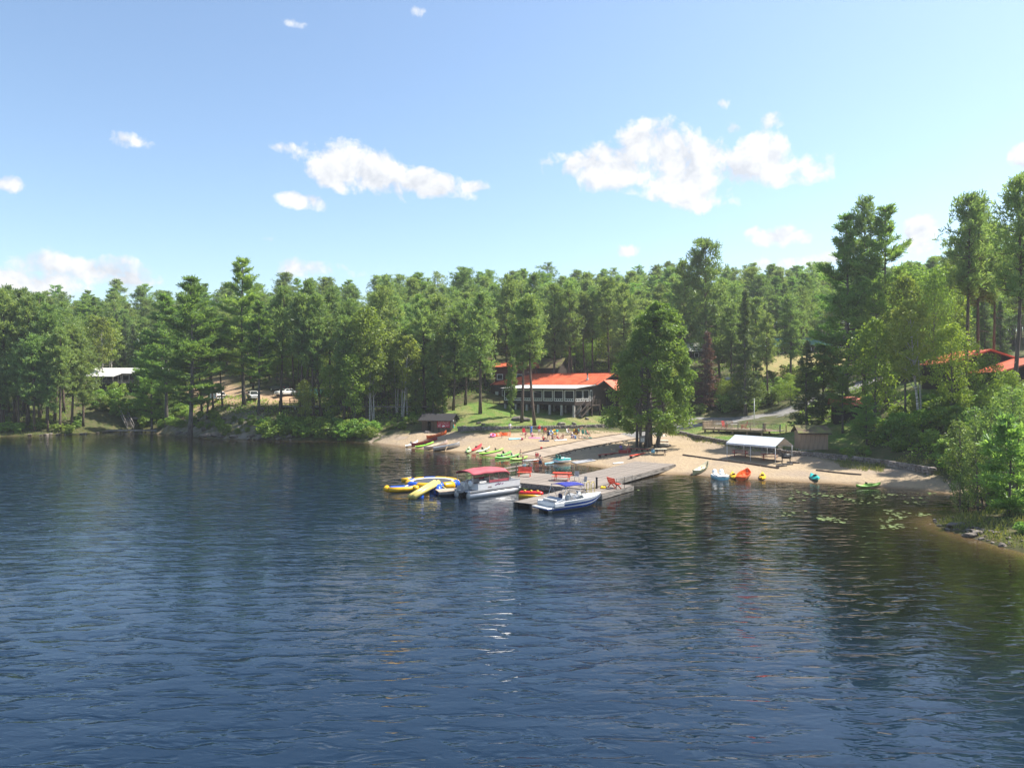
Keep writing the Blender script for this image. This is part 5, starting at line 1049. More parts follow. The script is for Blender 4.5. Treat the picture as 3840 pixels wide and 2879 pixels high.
dock_section('narrow finger dock beside the white and blue motorboat', 49.3, 58.44, -34.1, -32.3, .45, .2, 't', open_end=True)
dock_section('narrow finger dock carrying the second red bench', 57.0, 63.6, -31.9, -29.8, .5, .2, 't')
# --- dock furniture
def bench(loc, rz, label, m='red_paint'):
    o = thing('bench', label, 'bench', loc, rz); w = 1.5
    for i in range(3): MB().box((0, -.26 + i * .16, .45), (w, .14, .04)).build('seat_slat', m, o)
    for i in range(3): MB().box((0, .27 + i * .05, .58 + i * .17), (w, .035, .15), M=Matrix.Rotation(-.25, 3, 'X')).build('back_slat', m, o)
    for x in (-w / 2 + .15, w / 2 - .15):
        MB().bar((x, -.40, 0), (x, .02, .44), .05, .09).build('leg', m, o); MB().bar((x, .34, 0), (x, -.05, .44), .05, .09).build('leg', m, o); MB().bar((x, .18, .40), (x, .42, 1.0), .05, .08).build('back_support', m, o); MB().bar((x, -.3, .41), (x, .25, .41), .05, .07).build('seat_rail', m, o)
    return o
def picnic_table(loc, rz, label, m='red_paint', L=1.9, top=None):
    o = thing('picnic_table', label, 'picnic table', loc, rz)
    for i in range(5): MB().box((0, -.32 + i * .16, .76), (L, .15, .04)).build('top_board', top or m, o)
    for sg in (-1, 1):
        for i in range(2): MB().box((0, sg * (.62 + i * .15), .45), (L, .14, .04)).build('seat_board', m, o)
        x = sg * (L / 2 - .28)
        for t in (-1, 1): MB().bar((x, t * .62, 0), (x, t * .18, .74), .05, .1).build('leg', m, o)
        MB().bar((x + .05, -.78, .41), (x + .05, .78, .41), .04, .09).build('seat_beam', m, o); MB().bar((x + .05, -.36, .71), (x + .05, .36, .71), .04, .08).build('top_beam', m, o)
    return o
P = gpx(1967, 1786, .6); bench((P.x, P.y, .58), -.15, 'bright red bench beside the railed end of the dock')
P = gpx(2108, 1800, .6); picnic_table((P.x, P.y, .58), -.22, 'bright red picnic table on the dock head')
P = gpx(2303, 1829, .55); bench((P.x, P.y, .53), math.pi * .62, 'bright red bench on the narrow finger dock')
def plastic_chair(loc, rz, label):
    o = thing('plastic_chair', label, 'chair', loc, rz); m = 'grey_plastic'
    MB().box((0, 0, .44), (.48, .46, .035)).build('seat', m, o, bevel=.01); MB().box((0, .24, .70), (.46, .04, .5), M=Matrix.Rotation(-.16, 3, 'X')).build('backrest', m, o, bevel=.01)
    for x in (-.22, .22):
        for y in (-.2, .22): MB().bar((x * 1.05, y * 1.08, 0), (x, y, .44), .04).build('leg', m, o)
        MB().bar((x, -.2, .64), (x, .24, .66), .05, .03).build('armrest', m, o)
P = gpx(2163, 1802, .6); plastic_chair((P.x, P.y, .58), -.1, 'grey plastic chair next to the red picnic table'); P = gpx(2188, 1823, .6); plastic_chair((P.x, P.y, .58), -1.1, 'grey plastic chair at the dock edge over the motorboat')
o = thing('dock_railing', 'grey two-bar railing along the end of the dock', 'railing', dk(60.4, -43.1, .58), DA)
for x in (0, 2.4, 4.9): MB().box((x, 0, .55), (.12, .12, 1.1)).build('post', 'dark_wood', o)
for z in (1.0, .6): MB().bar((-1.2, 0, z), (4.9, 0, z), .06, .12).build('rail', 'grey_wood', o)
MB().bar((4.9, 0, 1.05), (5.7, -.1, .05), .06, .08).build('brace', 'grey_wood', o)
o = thing('bucket', 'light blue bucket hung on the dock railing', 'bucket', dk(64.2, -43.0, 1.62), 0); MB().lathe([(.15, -.3), (.2, 0), (.21, .02), (.19, .02), (.14, -.27)], 14).build('pail', 'sky_plastic', o, True); MB().tube([(-.2, 0, 0), (-.12, 0, .16), (0, 0, .2), (.12, 0, .16), (.2, 0, 0)], .012, 6).build('handle', 'steel', o)
o = thing('mooring_post', 'black steel mooring post at the finger dock', 'post', dk(59.7, -31.75, -1.0)); MB().lathe([(.09, 0), (.09, 2.5), (.07, 2.56)], 12).build('shaft', 'black_metal', o, True); MB().lathe([(.11, 2.5), (.11, 2.58), (.03, 2.62)], 12).build('cap', 'black_metal', o, True)
o = thing('handrail', 'thin steel handrail along the narrow finger dock', 'handrail', dk(60.0, -29.85, .52), DA)
for x in (0, 1.7, 3.4): MB().tube([(x, 0, 0), (x, 0, 1.05)], .025, 6).build('post', 'black_metal', o)
MB().tube([(0, 0, 1.0), (3.4, 0, 1.0)], .022, 6).build('rail', 'steel', o)
o = thing('dock_ladder', 'yellow tubular swim ladder at the corner of the finger dock', 'ladder', dk(57.3, -31.2, .52), DA)
for y in (-.25, .25): MB().tube([(.5, y, 0), (.5, y, .7), (.3, y, .95), (0, y, .95), (-.15, y, .8), (-.15, y, -.8)], .032, 7).build('side_tube', 'pale_yellow_pvc', o)
for z in (-.6, -.3, 0, .3): MB().box((-.15, 0, z), (.1, .5, .04)).build('rung', 'pale_yellow_pvc', o)
o = thing('deck_cushion', 'yellow cushion lying before the finger dock bench', 'cushion', dk(60.2, -31.3, .53), DA + .3); MB().box((0, 0, .09), (.75, .5, .18)).build('pad', 'yellow_cloth', o, bevel=.06); MB().box((0, 0, .2), (.3, .05, .03)).build('handle', 'navy_cloth', o)
# --- pontoon boat
def pontoon_boat():
    o = thing('pontoon_boat', 'silver pontoon boat with maroon canopy moored at the dock', 'pontoon boat', (-2.15, 67.3, 0), math.atan2(.69, .72)); L = 6.7
    for y in (-.85, .85):
        pr = [(-L / 2, .26), (-L / 2 + .02, .32), (L / 2 - 1.3, .32), (L / 2 - .7, .27), (L / 2 - .2, .12), (L / 2, .03)]
        MB().tube([(x, y, .2 + (.22 * max(0, (x - L / 2 + 1.3) / 1.3) ** 1.5)) for x, r in pr], [r for x, r in pr], 16).build('pontoon', 'aluminium', o, True)
        MB().box((-.1, y * 1.28, .62), (L - .2, .06, .16)).build('deck_trim', 'aluminium', o)
    MB().box((-.1, 0, .57), (L - .4, 2.12, .1)).build('deck', 'grey_vinyl', o)
    MB().box2((-2.6, -.6, .34), (2.4, .6, .50)).build('under_deck', 'black_metal', o)
    for sg in (-1, 1):
        f = MB().box2((-2.35, sg * 1.06 - .03, .68), (3.0, sg * 1.06 + .03, 1.24)).build('fence_panel', 'gelcoat_white', o); MB().box2((-2.35, sg * 1.06 - .045, 1.24), (3.0, sg * 1.06 + .045, 1.30)).build('fence_rail', 'aluminium', f)
        for (x, w, tl) in ((.0, .5, .5), (.35, .34, .6), (.7, .22, .5), (-.9, .45, 0)): MB().box((x, sg * 1.094, .98 + (.06 if tl else -.12)), (w, .008, .09), M=Matrix.Rotation(-tl * .6, 3, 'Y')).build('decal', 'purple_stripe' if tl else 'steel', f)
    for x in (3.0, -2.35): MB().box((x, 0, .96), (.05, 2.06, .56)).build('fence_panel', 'gelcoat_white', o)
    # canopy
    n = 9; rows = []
    for i in range(15):
        u = i / 14; x = -3.15 + 4.75 * u; rows.append([(x + .12 * math.cos(math.pi * j / n) * 0, 1.14 * math.cos(math.pi * (1 - j / n)), 2.12 + (.30 + .16 * math.sin(math.pi * u)) * math.sin(math.pi * j / n) ** .8 - .10 * abs(math.sin(u * math.pi * 3)) * .35 - .35 * max(0, (u - .9) / .1) ** 2) for j in range(n + 1)])
    b = MB(); b.grid(rows); c = b.build('canopy', 'maroon_canvas', o, True); md = c.modifiers.new('thick', 'SOLIDIFY'); md.thickness = .03
    for x in (-3.0, -1.0, .2, 1.5):
        for y in (-1.1, 1.1): MB().tube([(x, y, 1.25 if x > -2.4 else .62), (x, y, 2.12)], .025, 6).build('canopy_pole', 'maroon_canvas' if x > -1.5 else 'aluminium', o)
    for sg in (-1, 1):
        for (x0, x1) in ((-.97, .17), (.23, 1.47)): MB().box2((x0, sg * 1.1 - .004, 1.50), (x1, sg * 1.1 + .004, 2.12)).build('clear_panel', 'clear_vinyl', o)
        MB().box2((-1.0, sg * 1.1 - .015, 1.27), (1.5, sg * 1.1 + .015, 1.5)).build('panel_skirt', 'maroon_canvas', o)
    MB().box2((1.5, -1.08, 1.3), (1.508, 1.08, 2.1)).build('clear_panel', 'clear_vinyl', o)
    for (x0, x1, y0, y1) in ((-2.1, -.5, .5, 1.0), (.2, 1.4, .5, 1.0), (-2.1, -1.2, -1.0, -.5)):
        s = MB().box2((x0, y0, .63), (x1, y1, 1.05)).build('seat', 'vinyl_seat', o, bevel=.04); MB().box2((x0, (y1 - .12 if y0 > 0 else y0), 1.05), (x1, (y1 if y0 > 0 else y0 + .12), 1.45)).build('backrest', 'vinyl_seat', s, bevel=.03)
    cs = MB().box2((-.2, -1.0, .63), (.4, -.4, 1.4)).build('console', 'gelcoat_white', o, bevel=.05); MB().tube([(-.28, -.7 + .2 * math.cos(a), 1.35 + .2 * math.sin(a)) for a in np.linspace(0, 2 * math.pi, 13)], .02, 6).build('steering_wheel', 'black_metal', cs)
    for y in (-.5, .45): s = MB().box((2.35, y, 1.08), (.42, .4, .08)).build('fishing_seat', 'vinyl_seat', o, bevel=.03); MB().box((2.18, y, 1.3), (.08, .4, .42)).build('backrest', 'vinyl_seat', s, bevel=.03); MB().tube([(2.35, y, .62), (2.35, y, 1.05)], .04, 8).build('pedestal', 'black_metal', s)
    MB().box2((-2.95, .1, .63), (-2.45, .7, 1.35)).build('storage_box', 'vinyl_seat', o, bevel=.03); MB().ball((-2.75, -.45, 1.3), (.22, .22, .3), 12, 8).build('fender', 'gelcoat_white', o, True)
    # outboard engine
    e = MB(); e.prism_y([(-.38, .75), (-.42, 1.22), (-.28, 1.42), (.12, 1.42), (.22, 1.2), (.18, .75)], -.22, .22); e_ = e.build('outboard_engine', 'grey_plastic', o, bevel=.06); e_.location = (-3.55, -.1, -.25)
    MB().box2((-.22, -.09, -.3), (.08, .09, .78)).build('engine_leg', 'black_metal', e_); MB().box2((-.43, -.23, 1.02), (-.2, .23, 1.1)).build('cowl_stripe', 'gelcoat_white', e_); MB().box2((.1, -.2, .45), (.42, .2, .85)).build('mount', 'black_metal', e_)
pontoon_boat()
# --- hull lofting
def loft(stations, fn, n=12):
    return [[fn(x, j / n) for j in range(n + 1)] for x in stations]
def motorboat():
    L, W = 6.0, 2.3; o = thing('motorboat', 'white open motorboat with dark blue stripes and blue sun top', 'motorboat', (2.75, 58.15, 0), math.atan2(.57, .82)); 
    def half(x):  u = x / L; return W / 2 * (.93 + .07 * math.sin(min(1, u * 2) * math.pi / 2)) * (1 - max(0, (u - .42) / .58) ** 2.6)
    def sheer(x): u = x / L; return .78 + .26 * u ** 1.6
    def keel(x): u = x / L; return -.32 + 1.05 * max(0, (u - .55) / .45) ** 2.4
    def sec(x, v):     # v 0 keel .. 1 gunwale
        b, s, k = half(x), sheer(x), keel(x); ch = k + (s - k) * .42; bc = b * (.90 - .18 * max(0, (x / L - .5) * 2))
        if v < .45: f = v / .45; return (x, bc * f, k + (ch - k) * f ** 1.2)
        f = (v - .45) / .55; return (x - 0, bc + (b - bc) * f ** .8, ch + (s - ch) * f)
    xs = list(np.linspace(0, L, 25)); bands = [(0, .45, 'gelcoat_white', 'hull_bottom'), (.45, .60, 'gelcoat_blue', 'hull_stripe'), (.60, .68, 'gelcoat_white', 'hull_side'), (.68, .82, 'gelcoat_blue', 'hull_stripe'), (.82, 1.0, 'gelcoat_white', 'hull_side')]
    for (v0, v1, m, nm) in bands:
        b = MB()
        for sg in (-1, 1):
            rows = []
            for x in xs: rows.append([Vector(sec(x, v0 + (v1 - v0) * j / 4)) * 1.0 for j in range(5)])
            rows = [[(p.x, p.y * sg, p.z) for p in r] for r in rows]
            if sg < 0: rows = [list(reversed(r)) for r in rows]
            b.grid(rows)
        b.build(nm, m, o, True)
    t = [sec(0, v) for v in np.linspace(0, 1, 9)]; b = MB(); b.add([(0, y, z) for _, y, z in t] + [(0, -y, z) for _, y, z in reversed(t[1:])], [tuple(range(2 * len(t) - 1))]); b.build('transom', 'gelcoat_white', o)
    # deck: solid bow deck, side decks, cockpit well
    def deckrow(x, w0, w1, crown=.05): return [(x, w0 + (w1 - w0) * j / 6, sheer(x) + crown * (1 - (2 * j / 6 - 1) ** 2)) for j in range(7)]
    b = MB(); b.grid([deckrow(x, -half(x), half(x), .09 * (1 - (x / L - .55))) for x in np.linspace(3.35, L, 14)]); b.build('foredeck', 'gelcoat_white', o, True)
    for sg in (-1, 1):
        b = MB(); b.grid([[(x, sg * half(x), sheer(x)), (x, sg * (half(x) - .14), sheer(x) + .03), (x, sg * (half(x) - .28), sheer(x)), (x, sg * (half(x) - .30), .2)][::sg] for x in np.linspace(0.9, 3.4, 8)]); b.build('side_deck', 'gelcoat_white', o, True)
    MB().box2((.9, -.88, .18), (3.4, .88, .22)).build('cockpit_floor', 'grey_vinyl', o); MB().box2((3.34, -.85, .2), (3.40, .85, .98)).build('bulkhead', 'gelcoat_white', o)
    b = MB(); b.add([(-.02, -1.0, .5), (-.02, 1.0, .5), (.5, 1.02, .82), (.5, -1.02, .82), (1.25, 1.0, 1.02), (1.25, -1.0, 1.02), (1.3, 1.0, .3), (1.3, -1.0, .3), (-.02, 1.0, .3), (-.02, -1.0, .3)], [(0, 3, 2, 1), (3, 5, 4, 2), (5, 7, 6, 4), (9, 0, 1, 8), (1, 2, 4, 6, 8), (0, 9, 7, 5, 3)]); b.build('engine_cover', 'grey_vinyl', o)
    for sg in (-1, 1): MB().box2((0.0, sg * 1.12 - .11, .45), (1.0, sg * 1.12 + .02 * sg, sheer(.3) + .02)).build('quarter_panel', 'gelcoat_white', o, bevel=.03)
    MB().box2((.35, -.85, .86), (.55, .85, .98)).build('sunpad_roll', 'vinyl_seat', o, bevel=.04)
    sp = MB().box2((-.62, -1.05, .30), (.0, 1.05, .40)).build('swim_platform', 'gelcoat_white', o, bevel=.04); MB().box2((-.62, -1.06, .25), (-.0, 1.06, .295)).build('rub_rail', 'gelcoat_blue', sp); MB().box2((-.45, -.3, -.55), (.0, .3, .2)).build('sterndrive', 'black_metal', sp)
    for (x, y) in ((2.2, -.5), (2.2, .5)): s = MB().box((x, y, .5), (.5, .52, .45)).build('seat', 'vinyl_seat', o, bevel=.06); MB().box((x - .26, y, .92), (.12, .5, .55)).build('backrest', 'navy_cloth' if y > 0 else 'vinyl_seat', s, bevel=.05)
    MB().box2((1.3, -.85, .25), (1.75, .85, .62)).build('rear_bench', 'navy_cloth', o, bevel=.05)
    d = MB(); d.prism_y([(2.9, .25), (2.85, .95), (3.1, 1.14), (3.4, 1.05), (3.4, .25)], -.85, -.2); d.prism_y([(2.9, .25), (2.85, .95), (3.1, 1.14), (3.4, 1.05), (3.4, .25)], .2, .85); d.build('dashboard', 'gelcoat_white', o, bevel=.03)
    MB().tube([(2.78, .5 + .19 * math.cos(a), 1.0 + .19 * math.sin(a)) for a in np.linspace(0, 2 * math.pi, 13)], .018, 6).build('steering_wheel', 'black_metal', o)
    w = MB(); pts = [(2.45, -1.0), (3.35, -.88), (3.72, -.35), (3.72, .35), (3.35, .88), (2.45, 1.0)]
    for (a, c) in zip(pts[:-1], pts[1:]): w.add([(a[0], a[1], sheer(a[0]) + .02), (c[0], c[1], sheer(c[0]) + .02), (c[0] - .28, c[1] * .93, sheer(c[0]) + .46), (a[0] - .28, a[1] * .93, sheer(a[0]) + .46 - (.2 if a[0] < 3 else 0))], [(0, 1, 2, 3)])
    ws = w.build('windscreen', 'clear_vinyl', o); fr = MB(); fr.tube([(x - .28, y * .93, sheer(x) + .46 - (.2 if x < 3 else 0)) for x, y in pts], .022, 6); [fr.tube([(x, y, sheer(x) + .02), (x - .28, y * .93, sheer(x) + .46 - (.2 if x < 3 else 0))], .018, 6) for x, y in pts]; fr.build('windscreen_frame', 'steel', ws)
    rows = [[(x, y, 2.02 + .10 * (1 - (y / .98) ** 2) - .05 * abs(x - 2.3)) for y in np.linspace(-.98, .98, 9)] for x in np.linspace(1.3, 3.3, 9)]
    b = MB(); b.grid(rows); c = b.build('sun_top', 'blue_canvas', o, True); md = c.modifiers.new('thick', 'SOLIDIFY'); md.thickness = .05
    for sg in (-1, 1):
        for (x0, x1) in ((2.0, 1.35), (2.0, 3.25), (1.0, 1.4), (3.5, 3.25)): MB().tube([(x0, sg * 1.04, .9), (x1, sg * .97, 1.98)], .018, 6).build('top_frame', 'steel', o)
    MB().box2((-.02, -1.14, .52), (.05, 1.14, .66)).build('stern_rail', 'gelcoat_white', o, bevel=.02)
motorboat()
# --- mooring lines and fenders
mat('rope', (.55, .50, .42), .9)
def rope(label, p, q, sag=.15):
    p, q = Vector(p), Vector(q); o = thing('mooring_rope', label, 'rope', p); b = MB(); b.tube([(q - p) * t - Vector((0, 0, sag * 4 * t * (1 - t))) for t in np.linspace(0, 1, 9)], .02, 6); b.build('line', 'rope', o, True); MB().ball(q - p, .05, 8, 5).build('knot', 'rope', o, True)
rope('pale rope from the motorboat bow to the finger dock', (7.3, 61.5, .95), dk(57.2, -31.4, .55)); rope('pale rope from the motorboat stern to the finger dock', (2.2, 59.0, .7), dk(50.5, -32.4, .5)); rope('pale rope from the pontoon boat bow to the dock head', (.0, 69.6, .75), dk(58.8, -40.5, .58))
for (s_, t_) in ((51.2, -32.12), (53.6, -32.12)): o = thing('boat_fender', 'white fender hanging between motorboat and finger dock', 'fender', dk(s_, t_, .12), 0, 'fenders beside the motorboat'); MB().lathe([(.03, -.05), (.1, .02), (.1, .4), (.03, .48)], 12).build('bladder', 'gelcoat_white', o, True); MB().tube([(0, 0, .46), (0, 0, .8)], .012, 5).build('cord', 'rope', o)
# --- inflatable water trampoline
def trampoline():
    o = thing('water_trampoline', 'floating yellow and blue water trampoline with a dark bouncing mat', 'water trampoline', (-8.0, 71.6, 0)); Rr, r = 2.4, .40; n = 12
    for k in range(n):
        a0, a1 = 2 * math.pi * k / n, 2 * math.pi * (k + 1) / n
        MB().tube([(Rr * math.cos(a), Rr * math.sin(a), .38) for a in np.linspace(a0, a1, 6)], r, 14).build('tube_segment', 'blue_pvc' if k in (3, 5, 7, 9, 11) else 'yellow_pvc', o, True)
    MB().lathe([(.0, .60), (1.95, .60), (1.95, .64), (0, .66)], 40).build('bouncing_mat', 'trampoline_mat', o); MB().lathe([(1.95, .60), (2.15, .69), (2.18, .71), (1.95, .66)], 40, cap=False).build('skirt', 'cream_cloth', o)
    lg = MB(); lg.tube([(-2.3, 1.2, .62), (-3.3, 1.0, .55)], .24, 12); lg.build('handle_tube', 'yellow_pvc', o, True)
    # slide
    s = thing('inflatable_slide', 'long pale yellow inflatable slide resting against the water trampoline', 'inflatable slide', (-8.1, 66.4, 0)); tp, bt = Vector((.85, 1.9, .95)), Vector((-.95, -2.3, .22)); dv = (bt - tp).normalized(); sd = dv.cross(Vector((0, 0, 1))).normalized()
    for k in (-1, 1): MB().tube([tp + sd * k * .2, tp * .5 + bt * .5 + sd * k * .2, bt + sd * k * .2], .25, 16).build('slide_tube', 'pale_yellow_pvc', s, True)
    MB().tube([tp + sd * .35 + Vector((0, 0, .05)), tp + Vector((.9, -.3, -.55)), tp + Vector((1.25, -.9, -.8))], .07, 8).build('strap', 'pale_yellow_pvc', s, True)
    MB().tube([Vector((1.15, 1.05, -.2)), Vector((.95, 1.5, .68))], .42, 12).build('support_tube', 'blue_pvc', s, True); MB().tube([Vector((-.45, -1.2, -.15)), Vector((-.3, -.9, .15))], .3, 12).build('support_tube', 'blue_pvc', s, True)
    # launch pad
    l = thing('launch_pad', 'blue inflatable launch pad edged with yellow tubes', 'launch pad', (-10.9, 69.0, 0), .35)
    MB().box((0, .1, .32), (1.9, 1.1, .3)).build('pad', 'blue_pvc', l, bevel=.1)
    for pts in ([(-1.2, -.55, .26), (-.3, -.7, .24), (.6, -.7, .24), (1.3, -.45, .3), (1.7, .1, .36)], [(-1.2, -.55, .26), (-1.35, .1, .28), (-1.1, .75, .3)]): MB().tube(pts, .25, 12).build('edge_tube', 'yellow_pvc', l, True)
    MB().tube([(1.2, -.7, .2), (1.75, -.35, .3)], .3, 12).build('edge_tube', 'yellow_pvc', l, True); MB().tube([(.45, -.25, .47), (.85, .2, .5)], .05, 6).build('strap', 'white_plastic', l)
trampoline()
o = thing('float_platform', 'small tan floating platform tied behind the pontoon boat', 'float', (-6.0, 66.9, 0), .3); planks(o, -1.1, 1.1, -1.0, 1.0, .42, .2, 'deck_wood')
for y in (-.8, .8): MB().tube([(-1.05, y, .12), (1.05, y, .12)], .24, 12).build('float_tube', 'black_plastic', o, True)
MB().box2((-1.1, -1.04, .22), (1.1, -1.0, .4)).build('side_board', 'grey_wood', o)
P = gpx(1990, 1858, .1); o = thing('towable_tube', 'red and yellow inflatable towing tube floating by the finger dock', 'towable tube', (P.x, P.y, 0), -.2)
MB().tube([(-1.1, 0, .26), (-.9, 0, .28), (.9, 0, .28), (1.15, 0, .3)], [.16, .25, .25, .15], 14).build('upper_tube', 'red_pvc', o, True); MB().tube([(-1.05, -.2, .05), (1.0, -.2, .05)], .2, 12).build('lower_tube', 'yellow_pvc', o, True); MB().tube([(-1.05, .2, .05), (1.0, .2, .05)], .2, 12).build('lower_tube', 'yellow_pvc', o, True)
for x in (-.55, .05, .65): MB().ball((x, 0, .52), (.14, .14, .1)).build('seat_pad', 'yellow_pvc', o, True)
# --- paddle craft
def place_line(ps, pb, L, zb=.5, lift=0.0, zs=.12):
    A = gpx(*ps, zs); dx = (pb[0] - ps[0]) / FPX * A.y * 1.01 + A.x / A.y * 1.2; dx = max(-.97 * L, min(.97 * L, dx)); d = Vector((dx, math.sqrt(L * L - dx * dx), 0)).normalized(); c = A + d * (L / 2); za, zc = max(hz(A.x, A.y), -.05), max(hz(A.x + d.x * L, A.y + d.y * L), 0); return Vector((c.x, c.y, (za + zc) / 2 + lift)), math.atan2(d.y, d.x), -math.atan2(zc - za, L)
def kayak_thing(label, loc, rz, pitch, L, W, m, style='cockpit', roll=0.0, name='kayak', cat='kayak', seat='black_plastic'):
    o = thing(name, label, cat, loc, rz); o.rotation_euler = (roll, pitch, rz); D = .32; n = 14
    def ring(u):
        b = W / 2 * (1 - abs(u) ** 2.3) ** .8 + .015; up = .16 * abs(u) ** 2.5; zk = .0 + .14 * abs(u) ** 3; zt = D * .86 + up
        return [(u * L / 2, b * math.cos(a), (zk + zt) / 2 + (zt - zk) / 2 * math.sin(a) * (1.0 if math.sin(a) > 0 else 1.0)) for a in np.linspace(0, 2 * math.pi, n, endpoint=False)]
    rows = [ring(u) for u in np.linspace(-1, 1, 21)]; b = MB(); b.grid(rows, True); k = len(b.v); b.f.append(tuple(range(n))); b.f.append(tuple(range(k - n, k))); b.build('hull', m, o, True)
    if style == 'cockpit':
        b = MB(); b.lathe([(1.0, 0), (1.08, .05), (.98, .08), (.9, .02), (.2, -.0)], 20); b.v = [(x * .48, y * W * .36, z + D * .86) for x, y, z in b.v]; b.build('cockpit_rim', m, o, True)
        b = MB(); b.lathe([(.0, .0), (.92, .0), (.92, .012), (0, .014)], 20); b.v = [(x * .48, y * W * .36, z + D * .86 + .025) for x, y, z in b.v]; b.build('cockpit_shade_disc', 'black_plastic', o)  # black disc on the closed deck stands for the shaded cockpit hole
        MB().box((-.25, 0, D * .86 + .14), (.08, W * .4, .22)).build('seat_back', seat, o, bevel=.02)
    else:
        for x in ([.1] if style == 'sot' else [-.55, .75]): s = MB().box((x * L / 3.2, 0, D * .9), (.42, W * .55, .05)).build('seat', seat, o, bevel=.02); MB().box((x * L / 3.2 - .24, 0, D * .9 + .18), (.06, W * .5, .34)).build('seat_back', seat, s, bevel=.02)
        MB().lathe([(.11, 0), (.11, .03), (.0, .035)], 12, (L * .3, 0, D * .92)).build('hatch', 'black_plastic', o)
    return o
def kayak(ps, pb, L, W, m, label, style='cockpit', **k): c, rz, pt = place_line(ps, pb, L); return kayak_thing(label, c, rz, pt, L, W, m, style, **k)
def canoe(ps, pb, L, W, m, label, inner='cream_plastic', transom=False, name='canoe', seats=3, D=.42, zb=.6, roll=0.0, trim=None):
    c, rz, pt = place_line(ps, pb, L, zb); o = thing(name, label, name.replace('_', ' '), c, rz); o.rotation_euler = (roll, pt, rz)
    def half(u):
        if transom and u < 0: return W / 2 * (1 - .22 * abs(u) ** 2)
        return W / 2 * max(.012, (1 - abs(u) ** 2.2)) ** .9
    def row(u, off, flip=False):
        b = max(.006, half(u) - off); up = (.30 if not transom else .22 * (u > 0)) * abs(u) ** 3; zs = D + up; zk = off + (.10 * abs(u) ** 4 if not (transom and u < 0) else 0)
        r = [(u * L / 2 - (off if u > .9 else 0), b * math.cos(a) * (1 if abs(math.cos(a)) > .98 else 1), zs - (zs - zk) * abs(math.sin(a)) ** .65) for a in np.linspace(0, math.pi, 13)]
        return r
    us = np.linspace(-1, 1, 21); b = MB(); b.grid([row(u, 0) for u in us])
    if transom: r = row(-1, 0); b.add(r, [tuple(range(len(r)))])
    b.build('hull', m, o, True); b = MB(); b.grid([row(u, .03)[::-1] for u in us]); b.build('inner_hull', inner, o, True)
    for sg in (0, -1): MB().tube([Vector(row(u, 0)[sg]) for u in us], .028, 6).build('gunwale', trim or m, o, True)
    for k in range(seats):
        u = -.5 + k * (1.0 / max(1, seats - 1)); bw = half(u) * 1.9; MB().box((u * L / 2, 0, D * .72), (.22 if k != 1 else .08, bw, .035)).build('seat' if k != 1 else 'thwart', inner if transom else 'oar_wood', o)
    return o
GK = 'rental boats drawn up on the beach'
kayak((1521, 1675), (1565, 1648), 3.0, .68, 'white_plastic', 'white kayak farthest from the ramp in the row of rental boats', 'sot', seat='grey_plastic')
canoe((1543, 1676), (1640, 1640), 4.7, .88, 'maroon_plastic', 'long maroon canoe lying beside the white kayak', 'brown_plastic')
canoe((1600, 1668), (1672, 1638), 4.4, .88, 'orange_plastic', 'orange-red canoe behind the lime green kayak', 'brown_plastic')
kayak((1558, 1679), (1627, 1663), 3.2, .66, 'lime_plastic', 'lime green kayak next to the maroon canoe', 'sot')
canoe((1590, 1686), (1677, 1661), 4.4, .85, 'sand_plastic', 'dull pinkish canoe between lime kayak and aluminium rowboat', 'cream_plastic')
rb = canoe((1626, 1688), (1729, 1662), 4.2, 1.45, 'aluminium', 'bare aluminium rowboat with a wooden oar', 'aluminium', True, 'rowboat', 3, .55)
MB().bar((.1, -.55, .55), (-.5, -1.75, .05), .05).build('oar', 'oar_wood', rb); MB().box((-.56, -1.88, .02), (.16, .4, .03), rz=-.45).build('oar_blade', 'oar_wood', rb)
kayak((1753, 1697), (1757, 1668), 2.9, .74, 'pale_green_plastic', 'pale green kayak pointing straight up the beach', 'cockpit')
kayak((1770, 1695), (1806, 1660), 3.2, .68, 'red_plastic', 'red kayak drawn up between green kayaks', 'cockpit')
kayak((1785, 1699), (1838, 1678), 3.1, .72, 'pale_green_plastic', 'pale green sit-on kayak with a black seat beside the red kayak', 'sot')
kayak((1798, 1704), (1888, 1690), 4.0, .74, 'lime_plastic', 'long lime green tandem kayak in the middle of the green row', 'two')
kayak((1863, 1711), (1918, 1691), 3.0, .70, 'green_plastic', 'short mid-green kayak lying across the tandem kayak', 'sot')
kayak((1857, 1719), (1948, 1700), 4.2, .76, 'green_plastic', 'long mid-green tandem kayak at the waterline', 'two', seat='grey_plastic')
kayak((1912, 1724), (1978, 1707), 3.1, .72, 'lime_plastic', 'lime green kayak nearest the standing children', 'sot')
def paddleboard(ps, pb, L, m, label):
    c, rz, pt = place_line(ps, pb, L, .2, .03); o = thing('paddleboard', label, 'paddleboard', c, rz); n = 16
    o.rotation_euler = (0, pt, rz); rows = []
    for u in np.linspace(-1, 1, 17): b = .40 * (1 - abs(u) ** 3) ** .6 + .01; rows.append([(u * L / 2, b * math.cos(a), .07 + .06 * math.sin(a) + .12 * max(0, u) ** 4) for a in np.linspace(0, 2 * math.pi, n, endpoint=False)])
    b = MB(); b.grid(rows, True); b.f.append(tuple(range(n))); b.f.append(tuple(range(len(b.v) - n, len(b.v)))); b.build('board', m, o, True); MB().box((-.3, 0, .135), (1.5, .5, .012)).build('deck_pad', 'grey_plastic', o)
paddleboard((1958, 1726), (2024, 1724), 2.6, 'white_plastic', 'white paddleboard floating by the children'); paddleboard((2043, 1737), (2098, 1721), 3.0, 'sky_plastic', 'pale blue paddleboard at the foot of the concrete ramp')
